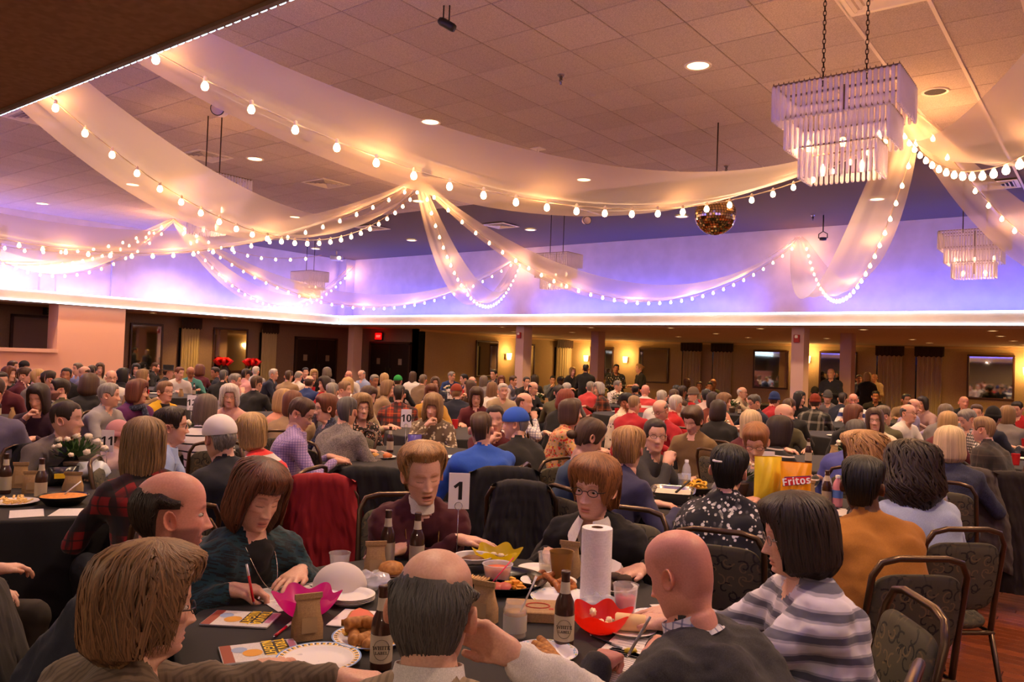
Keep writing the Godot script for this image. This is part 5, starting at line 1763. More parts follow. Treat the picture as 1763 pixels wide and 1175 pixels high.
func build_leds() -> void:
	var cool := Color(0.80, 0.93, 1.0)
	var m := glow(cool, LED_GLOW)
	var strips := [
		["far ledge, lower edge", Vector3((EX0 + EX1) / 2, LEDGE + 0.012, EZ0 + 0.012), Vector3(EX1 - EX0, 0.024, 0.02)],
		["far ledge, upper edge", Vector3((EX0 + EX1) / 2, LEDGE + 0.243, EZ0 + 0.012), Vector3(EX1 - EX0, 0.024, 0.02)],
		["left ledge, lower edge", Vector3(EX0 + 0.012, LEDGE + 0.012, (EZ0 + EZ1) / 2), Vector3(0.02, 0.024, EZ1 - EZ0)],
		["left ledge, upper edge", Vector3(EX0 + 0.012, LEDGE + 0.243, (EZ0 + EZ1) / 2), Vector3(0.02, 0.024, EZ1 - EZ0)]]
	for s in strips:
		var o := part("led_strip", box(s[2]), m, self, Transform3D(Basis.IDENTITY, s[1]))
		meta(o, "thin cool-white light strip along the " + s[0], "light strip", "light strips of the ledge")
	# the near ledge: single lamps can be told apart
	var t := thing("led_strip", "dotted light strip along the brown soffit edge overhead", "light strip", Vector3.ZERO, 0.0, "light strips of the ledge")
	part("carrier", box(Vector3(EX1 - EX0, 0.02, 0.016)), mat(srgb(190, 200, 210), 0.5), t, T((EX0 + EX1) / 2, LEDGE - 0.002, EZ1 - 0.009))
	var dot := bevel_box(Vector3(0.026, 0.016, 0.012), 0.004)
	var bead := glow(cool, LED_GLOW)
	for k in 150: part("led", dot, bead, t, T(-4.6 + k * 0.04, LEDGE - 0.002, EZ1 - 0.022))
	area("led_far_light", Vector3(-6, LEDGE + 0.13, EZ0 + 0.06), Vector2(EX1 - EX0, 0.05), Vector3(0, -0.2, 1), cool, LED_OUT)
	area("led_left_light", Vector3(EX0 + 0.06, LEDGE + 0.13, -8.5), Vector2(14.7, 0.05), Vector3(1, -0.2, 0), cool, LED_OUT)
	# cove: blue strips lying on the ledge close to the wall
	var blue := Color(0.30, 0.38, 1.0)
	var cove := glow(blue, 5.0)
	var segs := [[-19.0, -13.2], [-12.1, -6.2], [-5.0, 1.6], [2.6, 7.2]]
	for s in segs:
		var c := Vector3((s[0] + s[1]) / 2, LEDGE + 0.22, Z0 + 0.35)
		var o := part("cove_light_bar", box(Vector3(s[1] - s[0], 0.03, 0.06)), cove, self, Transform3D(Basis.IDENTITY, c))
		meta(o, "blue light bar lying behind the far parapet, section from x %d" % int(s[0]), "light bar", "cove light bars")
		o.set_meta("label", "blue cove light bar on the far ledge, %s" % ["left end", "left of middle", "right of middle", "right end"][segs.find(s)])
		area("cove_light", c + Vector3(0, 0.03, 0), Vector2(s[1] - s[0], 0.08), Vector3(0, 1, -0.22), blue, COVE * (s[1] - s[0]) / 6.0)
	for s in [[-16.2, -10.0], [-9.3, -8.1], [-7.5, -1.5]]:
		var c := Vector3(X0 + 0.32, LEDGE + 0.22, (s[0] + s[1]) / 2)
		var o := part("cove_light_bar", box(Vector3(0.06, 0.03, s[1] - s[0])), cove, self, Transform3D(Basis.IDENTITY, c))
		meta(o, "blue cove light bar on the left ledge, %s" % ("far section" if s[0] < -10 else "short middle section" if s[0] < -8 else "near section"), "light bar", "cove light bars")
		area("cove_light", c + Vector3(0, 0.03, 0), Vector2(s[1] - s[0], 0.08), Vector3(-0.22, 1, 0), blue, COVE * (s[1] - s[0]) / 6.0)
	var cn := Vector3(-6, LEDGE + 0.22, Z1 - 0.3)
	var ob := part("cove_light_bar", box(Vector3(25, 0.03, 0.06)), cove, self, Transform3D(Basis.IDENTITY, cn))
	meta(ob, "blue cove light bar on the ledge above the camera", "light bar", "cove light bars")
	area("cove_light", cn + Vector3(0, 0.03, 0), Vector2(25, 0.08), Vector3(0, 1, 0.4), blue, COVE * 4.0)

# ---------------------------------------------------------------- things on the walls
func build_wall_things(beige: Material) -> void:
	var mirror := mat(Color(0.78, 0.78, 0.76), 0.03, 1.0)
	var wood := mat(srgb(74, 44, 26), 0.45)
	# mirrors: wall axis, a, b, bottom, top, label
	var list := [
		["x", -21.4, -11.75, -10.81, 0.85, 2.27, "tall wall mirror right of the peach wall block"],
		["x", -21.4, -14.48, -13.30, 0.95, 2.28, "wall mirror behind the red gift bows"],
		["x", -18.0, -22.59, -21.35, 0.98, 2.28, "wall mirror left of the bright double sconce"],
		["x", -18.0, -24.86, -23.64, 0.98, 2.26, "wall mirror half hidden by the fire-alarm column"],
		["z", -27.5, -17.1, -16.0, 0.98, 2.28, "wall mirror behind the inner left column"],
		["z", -27.5, -14.88, -13.6, 0.95, 2.29, "wall mirror behind the standing blond woman"],
		["z", -27.5, -10.34, -9.09, 0.95, 2.29, "wall mirror left of the right fire-alarm column"],
		["z", -27.5, -8.08, -6.87, 0.95, 2.29, "wall mirror behind the standing bald man"],
		["z", -27.5, -3.73, -2.50, 0.95, 2.29, "wall mirror at the right edge"]]
	for e in list:
		var w: float = e[3] - e[2]
		var h: float = e[5] - e[4]
		var mid: float = (e[2] + e[3]) / 2
		var t := thing("wall_mirror", e[6], "mirror", Vector3(e[1] + 0.03, (e[4] + e[5]) / 2, mid) if e[0] == "x" else Vector3(mid, (e[4] + e[5]) / 2, e[1] + 0.03), PI / 2 if e[0] == "x" else 0.0, "mirrors on the side walls")
		part("mirror_glass", box(Vector3(w - 0.1, h - 0.1, 0.012)), mirror, t)
		for sd in [-1, 1]:
			part("frame_rail", bevel_box(Vector3(w, 0.06, 0.05), 0.01), wood, t, T(0, sd * (h / 2 - 0.03), 0))
			part("frame_stile", bevel_box(Vector3(0.06, h - 0.12, 0.05), 0.01), wood, t, T(sd * (w / 2 - 0.03), 0, 0))
	# curtained windows
	var cl := mat(srgb(206, 192, 150), 0.85)
	var val := mat(srgb(58, 42, 34), 0.9)
	var wins := [["x", -21.4, -12.83, -12.22, "narrow curtained window left of the red gift bows"], ["x", -21.4, -15.5, -14.9, "narrow curtained window right of the red gift bows"], ["x", -18.0, -27.3, -26.2, "curtained window in the far left corner of the annex"],
		["z", -27.5, -13.05, -12.22, "curtained window right of the standing blond woman"], ["z", -27.5, -11.86, -11.04, "curtained window left of the dark mirror"], ["z", -27.5, -6.28, -5.46, "curtained window right of the standing group"], ["z", -27.5, -5.14, -4.34, "curtained window left of the rightmost mirror"]]
	for e in wins:
		var w: float = e[3] - e[2]
		var mid: float = (e[2] + e[3]) / 2
		var t := thing("window_curtain", e[4], "curtain", Vector3(e[1] + 0.02, 0, mid) if e[0] == "x" else Vector3(mid, 0, e[1] + 0.02), PI / 2 if e[0] == "x" else 0.0, "curtained windows")
		var pleat := grid_mesh(2, 49, func(i, j): return Vector3(-w * 0.44 + w * 0.88 * j / 48.0, 2.3 if i == 0 else 0.12, 0.07 + 0.03 * sin(j * 1.6) + 0.012 * sin(j * 0.7)))
		part("curtain_panel", pleat, cl, t)
		var dark := part("window_glass", box(Vector3(0.07, 1.9, 0.02)), mat(srgb(14, 16, 30), 0.1), t, T(-w * 0.46, 1.25, 0.02))
		var vp := grid_mesh(3, 33, func(i, j): return Vector3(-w * 0.52 + w * 1.04 * j / 32.0, [2.5, 2.46, 2.19 + 0.02 * cos(j * 1.2)][i], 0.16 + 0.008 * sin(j * 1.5)))
		part("valance", joined([[vp, Transform3D.IDENTITY], [box(Vector3(w * 1.04, 0.04, 0.16)), T(0, 2.49, 0.08)], [box(Vector3(0.02, 0.3, 0.16)), T(-w * 0.51, 2.35, 0.08)], [box(Vector3(0.02, 0.3, 0.16)), T(w * 0.51, 2.35, 0.08)]]), val, t)
	# doors
	var dk := mat(srgb(28, 17, 14), 0.6)
	var frame := mat(srgb(58, 40, 32), 0.7)
	for e in [["door_1", Vector3(-21.37, 0, -17.1), PI / 2, 1.6, 2.08], ["door_2", Vector3(-19.25, 0, -18.47), 0.0, 1.8, 2.02]]:
		var t := Node3D.new()
		t.name = e[0]
		add_child(t)
		t.position = e[1]
		t.rotation.y = e[2]
		t.set_meta("kind", "structure")
		for sd in [-1, 1]:
			var d := part("door_leaf", bevel_box(Vector3(e[3] / 2 - 0.02, e[4] - 0.04, 0.045), 0.006), dk, t, T(sd * e[3] / 4, e[4] / 2, 0.02))
			part("notice", box(Vector3(0.16, 0.2, 0.004)), mat(srgb(150, 140, 120), 0.8), d, T(sd * 0.06, 0.42, 0.026))
			part("door_handle", box(Vector3(0.03, 0.4, 0.05)), mat(srgb(120, 116, 110), 0.3, 0.9), d, T(-sd * (e[3] / 4 - 0.1), 0.02, 0.05))
			part("jamb", box(Vector3(0.07, e[4] + 0.05, 0.09)), frame, t, T(sd * (e[3] / 2 + 0.03), e[4] / 2, 0.02))
		part("head_jamb", box(Vector3(e[3] + 0.13, 0.07, 0.09)), frame, t, T(0, e[4] + 0.03, 0.02))
	# framed panel in the dim passage on the far left
	var pn := thing("passage_door", "plain brown door in dark frame beyond the low wall's opening", "door", Vector3(-21.36, 0, -8.36), PI / 2)
	part("door_leaf", box(Vector3(0.86, 2.2, 0.04)), mat(srgb(140, 112, 90), 0.8), pn, T(0, 1.1, 0))
	for sd in [-1, 1]: part("jamb", box(Vector3(0.06, 2.3, 0.07)), mat(srgb(60, 32, 22), 0.6), pn, T(sd * 0.46, 1.15, 0.01))
	part("head_jamb", box(Vector3(0.98, 0.06, 0.07)), mat(srgb(60, 32, 22), 0.6), pn, T(0, 2.28, 0.01))
	var sp := thing("wall_speaker", "dark louvred speaker box mounted high beside the peach block", "speaker", Vector3(-21.2, 2.42, -8.76), PI / 2)
	part("cabinet", bevel_box(Vector3(0.42, 0.17, 0.2), 0.01), mat(srgb(22, 22, 20), 0.7), sp)
	for k in 4: part("louvre", box(Vector3(0.17, 0.014, 0.012)), mat(srgb(84, 96, 50), 0.6), sp, T(-0.1 + 0.2 * (k % 2), -0.03 + 0.05 * (k / 2), 0.105))
	part("bracket", box(Vector3(0.06, 0.06, 0.1)), mat(srgb(22, 22, 20), 0.7), sp, T(0, 0, -0.14))
	# exit sign
	var ex := thing("exit_sign", "glowing red exit sign above the dark double doors", "sign", Vector3(-19.79, 2.26, -18.44))
	part("housing", bevel_box(Vector3(0.36, 0.26, 0.06), 0.008), mat(srgb(40, 10, 10), 0.6), ex)
	part("sign_face", box(Vector3(0.30, 0.21, 0.006)), glow(Color(1.0, 0.03, 0.03), 2.2), ex, T(0, 0, 0.033))
	part("lettering", text_mesh("EXIT", 0.10, 0.004), glow(Color(1.0, 0.35, 0.3), 2.5), ex, T(0, 0, 0.039))
	omni("exit_light", Vector3(-19.79, 2.26, -18.25), Color(1, 0.05, 0.05), 0.05, 0.1)
	# fire alarms on the columns
	for e in [[-5.30, -16.46, "red fire alarm on the right-hand column"], [-12.42, -16.46, "red fire alarm on the left-hand column"]]:
		var t := thing("fire_alarm", e[2], "alarm", Vector3(e[0], 2.27, e[1]), 0.0, "fire alarms")
		part("alarm_box", bevel_box(Vector3(0.12, 0.16, 0.05), 0.01), mat(srgb(160, 20, 24), 0.5), t)
		part("strobe", bevel_box(Vector3(0.06, 0.06, 0.03), 0.008), mat(srgb(230, 226, 220), 0.3), t, T(0, 0.04, 0.035))
	# sconces of the annex
	var warm := Color(1.0, 0.78, 0.48)
	for e in [[Vector3(-17.95, 1.75, -23.07), PI / 2, "bright wall sconce left of the fire-alarm column"], [Vector3(-15.4, 1.80, -27.45), 0.0, "wall sconce beside the standing man in black"], [Vector3(-8.42, 2.0, -27.45), 0.0, "wall sconce behind the right fire-alarm column"], [Vector3(-2.2, 1.83, -27.45), 0.0, "wall sconce at the right edge"], [Vector3(-17.2, 1.8, -27.45), 0.0, "wall sconce beside the corner curtain"]]:
		var t := thing("wall_sconce", e[2], "wall lamp", e[0], e[1], "wall sconces of the annex")
		part("backplate", bevel_box(Vector3(0.12, 0.2, 0.02), 0.006), mat(srgb(150, 116, 60), 0.3, 0.9), t)
		part("lamp_shade", lathe([Vector2(0.07, -0.12), Vector2(0.09, -0.02), Vector2(0.10, 0.12), Vector2(0.095, 0.12), Vector2(0.065, -0.115)], 16), glow(warm, 6.0), t, T(0, 0, 0.12))
		part("arm", tube([Vector3(0, -0.05, 0.0), Vector3(0, -0.10, 0.06), Vector3(0, -0.1, 0.12)], 0.008, 8), mat(srgb(150, 116, 60), 0.3, 0.9), t)
		var out: Vector3 = Basis(Vector3.UP, e[1]) * Vector3(0, 0.1, 0.22)
		omni("sconce_light", e[0] + out, warm, SCONCE, 0.08)
	# lamps in the low ceiling above and behind the camera
	var kk := 0
	for e in [[-6.5, 0.8], [-3.2, 0.8], [0.1, 0.8], [3.4, 0.8], [-4.9, 2.8], [1.8, 2.8]]:
		var t := thing("soffit_downlight", "recessed downlight in the low ceiling behind the camera, %s" % ["far left", "left", "middle", "right", "rear left", "rear right"][kk], "ceiling lamp", Vector3(e[0], LEDGE + 0.001, e[1]), 0.0, "soffit downlights")
		part("trim_ring", lathe([Vector2(0.09, -0.008), Vector2(0.1, 0.002), Vector2(0.075, 0.0), Vector2(0.09, -0.008)], 16), mat(srgb(226, 214, 200), 0.5), t)
		part("lamp_disc", lathe([Vector2(0.075, -0.003), Vector2(0.0005, -0.003)], 16), glow(Color(1.0, 0.86, 0.6), 3.0), t)
		area("soffit_lamp", Vector3(e[0], LEDGE - 0.01, e[1]), Vector2(0.14, 0.14), Vector3(0.001, -1, 0), Color(1.0, 0.87, 0.76), SOFFIT)
		kk += 1
	# red gift baskets under the left mirror
	for e in [[Vector3(-20.4, 0, -13.05), "wrapped gift basket with large red bow, left of two"], [Vector3(-20.4, 0, -14.0), "wrapped gift basket with large red bow, right of two"]]:
		var t := thing("gift_basket", e[1], "gift", e[0], 0.4, "gift baskets with red bows")
		part("stand", bevel_box(Vector3(0.5, 0.75, 0.5), 0.02), mat(srgb(20, 18, 20), 0.8), t, T(0, 0.375, 0))
		part("basket", lathe([Vector2(0.12, 0.75), Vector2(0.2, 0.8), Vector2(0.22, 1.0), Vector2(0.12, 1.15), Vector2(0.03, 1.2)], 14), mat(srgb(30, 26, 26), 0.4), t)
		var s := st_new()
		for k in 7:
			var a := TAU * k / 7.0
			add_tube(s, [Vector3(0, 1.28, 0), Vector3(cos(a) * 0.14, 1.36, sin(a) * 0.14), Vector3(cos(a) * 0.24, 1.3, sin(a) * 0.24), Vector3(cos(a) * 0.15, 1.2, sin(a) * 0.15), Vector3(0, 1.25, 0)], [0.02, 0.05, 0.06, 0.04, 0.02], 8)
		part("bow", done(s), mat(srgb(206, 14, 22), 0.35), t)
# ---------------------------------------------------------------- fittings of the ceiling
const WARM := Color(1.0, 0.84, 0.68)
const BULB := Color(1.0, 0.70, 0.42)

func build_ceiling_fittings() -> void:
	var white := mat(srgb(226, 214, 200), 0.5)
	# recessed downlights on a grid
	var lamp := glow(Color(1.0, 0.86, 0.62), 5.0)
	var ring := lathe([Vector2(0.125, -0.012), Vector2(0.135, -0.006), Vector2(0.135, 0.004), Vector2(0.105, 0.0), Vector2(0.105, -0.008), Vector2(0.125, -0.012)], 24)
	var disc := lathe([Vector2(0.106, -0.004), Vector2(0.0005, -0.004)], 24)
	var rowname := {-3.6: "nearest row", -7.2: "near row", -10.8: "middle row", -14.4: "far row"}
	var cols := {-18.2: "far left", -14.4: "left", -10.65: "left of centre", -6.95: "right of centre", -3.35: "right", 0.4: "beyond the right edge", 4.2: "outer right"}
	for z in rowname:
		for x in cols:
			if z == -3.6 and x < -14.0: continue
			var t := thing("downlight", "round recessed downlight, %s of the ceiling, %s" % [rowname[z], cols[x]], "ceiling lamp", Vector3(x, CEIL - 0.008, z), 0.0, "recessed downlights")
			part("trim_ring", ring, white, t)
			part("lamp_disc", disc, lamp, t)
			var sp := SpotLight3D.new()
			sp.name = "downlight_lamp"
			sp.light_color = WARM
			sp.light_energy = DOWN
			sp.light_size = 0.10
			sp.spot_angle = 62.0
			sp.spot_angle_attenuation = 0.6
			sp.spot_range = 30.0
			sp.spot_attenuation = 2.0
			sp.shadow_enabled = true
			t.add_child(sp, true)
			sp.position = Vector3(0, -0.03, 0)
			sp.rotation.x = -PI / 2
	# an unlit one beside the right hub
	var du := thing("downlight", "dark unlit recessed downlight beside the right hub", "ceiling lamp", Vector3(-1.59, CEIL - 0.008, -9.16), 0.0, "recessed downlights")
	part("trim_ring", ring, white, du)
	part("lamp_disc", disc, mat(srgb(26, 20, 14), 0.8), du)
	# downlights of the annex
	var small := lathe([Vector2(0.075, -0.003), Vector2(0.0005, -0.003)], 16)
	var sring := lathe([Vector2(0.09, -0.008), Vector2(0.1, 0.002), Vector2(0.075, 0.0), Vector2(0.09, -0.008)], 16)
	var k := 0
	for p in [[-2.0, -17.8], [-2.1, -20.1], [-2.1, -22.6], [-2.1, -25.0], [-4.3, -17.6], [-4.3, -22.5], [-4.3, -24.8], [-6.4, -17.4], [-6.4, -22.4], [-8.5, -17.2], [-8.6, -20.1], [-8.6, -22.4], [-10.7, -17.2], [-10.8, -22.4], [-13.5, -17.1], [-13.1, -20.0], [-15.3, -20.0], [-20.2, -10.8], [-20.2, -12.9], [2.0, -20.0], [5.0, -22.4]]:
		var t := thing("annex_downlight", "small annex downlight, %s, %s line" % ["front row" if p[1] > -18.5 else "second row" if p[1] > -21 else "third row" if p[1] > -24 else "back row", "outer right" if p[0] > 0 else "first" if p[0] > -3 else "second" if p[0] > -5 else "third" if p[0] > -7.5 else "fourth" if p[0] > -9.5 else "fifth" if p[0] > -12 else "sixth" if p[0] > -14.5 else "seventh" if p[0] > -17 else "near passage" if p[1] > -11.5 else "far passage"], "ceiling lamp", Vector3(p[0], LEDGE + 0.001, p[1]), 0.0, "small downlights of the annex")
		part("trim_ring", sring, white, t)
		part("lamp_disc", small, glow(Color(1.0, 0.86, 0.6), 3.0), t)
		if p[1] < -17.0 or k % 2 == 0:
			var sp := SpotLight3D.new()
			sp.name = "annex_lamp"
			sp.light_color = Color(1.0, 0.76, 0.42)
			sp.light_energy = ANNEX
			sp.light_size = 0.08
			sp.spot_angle = 68.0
			sp.spot_angle_attenuation = 0.5
			sp.spot_range = 30.0
			sp.shadow_enabled = true
			t.add_child(sp, true)
			sp.position = Vector3(0, -0.02, 0)
			sp.rotation.x = -PI / 2
		k += 1
	# air vents
	for e in [[-11.41, -4.38, "square air vent in the left corner of the ceiling"], [-11.2, -6.7, "air vent behind the left near chandelier"], [-11.05, -8.9, "air vent left of the middle hub"], [-13.9, -12.6, "air vent below the middle hub, left"], [-10.93, -13.67, "air vent below the middle hub, right"], [-1.54, -6.55, "large cream air vent above the big chandelier"], [-1.58, -14.14, "air vent near the right edge"]]:
		var t := thing("air_vent", e[2], "vent", Vector3(e[0], CEIL - 0.012, e[1]), 0.0, "ceiling air vents")
		part("rim", joined([[box(Vector3(0.6, 0.012, 0.05)), T(0, 0, 0.275)], [box(Vector3(0.6, 0.012, 0.05)), T(0, 0, -0.275)], [box(Vector3(0.05, 0.012, 0.5)), T(0.275, 0, 0)], [box(Vector3(0.05, 0.012, 0.5)), T(-0.275, 0, 0)]]), white, t)
		part("duct", box(Vector3(0.5, 0.004, 0.5)), mat(srgb(40, 32, 30), 0.9), t, T(0, 0.008, 0))
		for q in 4:
			var r := 0.23 - q * 0.055
			part("louvre", joined([[box(Vector3(2 * r, 0.004, 0.03)), Transform3D(Basis(Vector3.RIGHT, 0.6), Vector3(0, -0.004, r))], [box(Vector3(2 * r, 0.004, 0.03)), Transform3D(Basis(Vector3.RIGHT, -0.6), Vector3(0, -0.004, -r))], [box(Vector3(0.03, 0.004, 2 * r)), Transform3D(Basis(Vector3.BACK, -0.6), Vector3(r, -0.004, 0))], [box(Vector3(0.03, 0.004, 2 * r)), Transform3D(Basis(Vector3.BACK, 0.6), Vector3(-r, -0.004, 0))]]), white, t)
	# white can spotlights on a track
	var can := lathe([Vector2(0.0005, -0.10), Vector2(0.065, -0.10), Vector2(0.075, -0.09), Vector2(0.075, 0.11), Vector2(0.070, 0.115), Vector2(0.066, 0.10), Vector2(0.0005, 0.09)], 20)
	var rim := lathe([Vector2(0.072, 0.10), Vector2(0.079, 0.105), Vector2(0.079, 0.12), Vector2(0.07, 0.12), Vector2(0.072, 0.10)], 20)
	var names := ["nearest", "second", "third", "fourth", "fifth", "sixth", "farthest"]
	var q2 := 0
	for z in [-5.11, -6.36, -7.52, -8.54, -10.58, -11.65, -13.0]:
		var t := thing("can_spotlight", "white can spotlight on the ceiling track, %s from the camera" % names[q2], "spotlight", Vector3(-8.28, CEIL - 0.01, z), 0.0, "white can spotlights")
		part("stem", box(Vector3(0.02, 0.16, 0.02)), white, t, T(0, -0.08, 0))
		var hx := Transform3D(Basis(Vector3.UP, 0.75) * Basis(Vector3.RIGHT, 1.75), Vector3(0, -0.20, 0))
		part("can", can, mat(srgb(214, 196, 196), 0.4), t, hx)
		part("can_rim", rim, mat(srgb(34, 28, 28), 0.4), t, hx)
		q2 += 1
	var lone := thing("can_spotlight", "single white can spotlight on a square plate behind the near drape", "spotlight", Vector3(-6.5, CEIL - 0.01, -8.9), 0.0, "white can spotlights")
	part("plate", box(Vector3(0.16, 0.02, 0.16)), white, lone)
	part("stem", box(Vector3(0.02, 0.16, 0.02)), white, lone, T(0, -0.08, 0))
	part("can", can, mat(srgb(214, 196, 196), 0.4), lone, Transform3D(Basis(Vector3.UP, 0.75) * Basis(Vector3.RIGHT, 1.75), Vector3(0, -0.20, 0)))
	var tr := part("spotlight_track", box(Vector3(0.035, 0.02, 9.0)), white, self, T(-8.28, CEIL - 0.018, -9.0))
	meta(tr, "long white ceiling track carrying the can spotlights", "track")
	# sprinklers
	for e in [[-4.64, -6.71, "nearest ceiling sprinkler head"], [-4.65, -11.06, "ceiling sprinkler head above the mirror ball"], [-4.71, -15.38, "farthest ceiling sprinkler head"]]:
		var t := thing("sprinkler", e[2], "sprinkler", Vector3(e[0], CEIL - 0.008, e[1]), 0.0, "ceiling sprinklers")
		part("escutcheon", lathe([Vector2(0.0005, -0.02), Vector2(0.03, -0.018), Vector2(0.042, -0.004), Vector2(0.042, 0.0)], 14), mat(srgb(170, 160, 160), 0.25, 0.9), t)
		part("head", lathe([Vector2(0.0005, -0.10), Vector2(0.012, -0.10), Vector2(0.012, -0.07), Vector2(0.022, -0.066), Vector2(0.022, -0.056), Vector2(0.014, -0.05), Vector2(0.018, -0.018)], 12), mat(srgb(120, 112, 116), 0.25, 0.9), t)
	# black effects lamp at the top edge, hook lamp by the far wall, projector
	var mic := thing("effects_lamp", "small black effects lamp hanging on two rods at the top edge", "stage lamp", Vector3(-4.55, 4.50, -4.85), 0.5)
	part("rod", tube([Vector3(-0.02, 0.08, 0), Vector3(-0.02, -0.06, 0)], 0.006, 6), mat(srgb(14, 14, 14), 0.5), mic)
	part("rod", tube([Vector3(0.03, 0.08, 0), Vector3(0.03, -0.06, 0)], 0.006, 6), mat(srgb(14, 14, 14), 0.5), mic)
	part("lamp_body", lathe([Vector2(0.0005, -0.08), Vector2(0.03, -0.08), Vector2(0.036, -0.06), Vector2(0.036, 0.05), Vector2(0.026, 0.075), Vector2(0.0005, 0.08)], 16), mat(srgb(18, 17, 17), 0.45), mic, Transform3D(Basis(Vector3.BACK, 1.05), Vector3(0.01, -0.08, 0)))
	var hk := thing("hook_lamp", "black hook lamp hanging from a rod near the far wall", "stage lamp", Vector3(-4.55, CEIL, -15.5))
	part("rod", tube([Vector3(0, 0, 0), Vector3(0, -0.32, 0)], 0.012, 6), mat(srgb(20, 20, 30), 0.5), hk)
	part("yoke", tube([Vector3(-0.08, -0.44, 0), Vector3(-0.08, -0.36, 0), Vector3(0, -0.31, 0), Vector3(0.08, -0.36, 0), Vector3(0.08, -0.44, 0)], 0.01, 6), mat(srgb(20, 20, 30), 0.5), hk)
	part("lamp_body", lathe([Vector2(0.0005, -0.03), Vector2(0.06, -0.03), Vector2(0.07, 0.02), Vector2(0.0005, 0.03)], 14), mat(srgb(20, 20, 30), 0.5), hk, T(0, -0.45, 0))
	var pj := thing("projector", "white ceiling projector with lit lens in the far left corner", "projector", Vector3(-18.0, CEIL - 0.22, -15.0), 0.8)
	part("mount", tube([Vector3(0, 0.22, 0), Vector3(0, 0.06, 0)], 0.02, 8), white, pj)
	part("case", bevel_box(Vector3(0.36, 0.12, 0.28), 0.02), mat(srgb(180, 176, 190), 0.5), pj)
	part("lens", lathe([Vector2(0.0005, 0.03), Vector2(0.045, 0.03), Vector2(0.05, 0.0)], 14), glow(Color(1.0, 0.93, 0.8), 5.0), pj, Transform3D(Basis(Vector3.RIGHT, PI / 2), Vector3(0.08, 0, 0.14)))
	# half mirror ball
	var ball := thing("mirror_ball", "mirror ball of gold-lit facets hanging from a thin rod", "mirror ball", Vector3(-3.92, 3.46, -9.04))
	part("rod", tube([Vector3(0, CEIL - 3.46, 0), Vector3(0, 0.22, 0)], 0.008, 6), mat(srgb(70, 56, 46), 0.4, 0.8), ball)
	var core := SphereMesh.new()
	core.radius = 0.235; core.height = 0.47; core.radial_segments = 32; core.rings = 16
	part("core", core, mat(srgb(30, 24, 20), 0.8), ball)
	var s := st_new()
	var rng := RandomNumberGenerator.new()
	rng.seed = 77
	for i in range(1, 24):
		var th := PI * i / 24.0
		var nn := maxi(4, int(46 * sin(th)))
		for j in nn:
			var ph := TAU * j / nn
			var dir := Vector3(sin(th) * cos(ph), cos(th), sin(th) * sin(ph))
			var b := frame_of((dir + Vector3(rng.randf_range(-0.06, 0.06), rng.randf_range(-0.06, 0.06), rng.randf_range(-0.06, 0.06))).normalized())
			add_box(s, dir * 0.241, Vector3(0.028, 0.027, 0.005), b)
	var fc := part("facet_field", done(s), mat(Color(0.92, 0.80, 0.58), 0.06, 1.0), ball)
	fc.set_meta("kind", "stuff")
	build_chandeliers()
	build_drapes()

# ---------------------------------------------------------------- chandeliers of clear rods in three tiers
func rod_mesh(L: float) -> ArrayMesh:
	return lathe([Vector2(0.0005, -L), Vector2(0.009, -L), Vector2(0.0135, -L + 0.012), Vector2(0.0135, -0.012), Vector2(0.009, 0.0), Vector2(0.0005, 0.0)], 8)

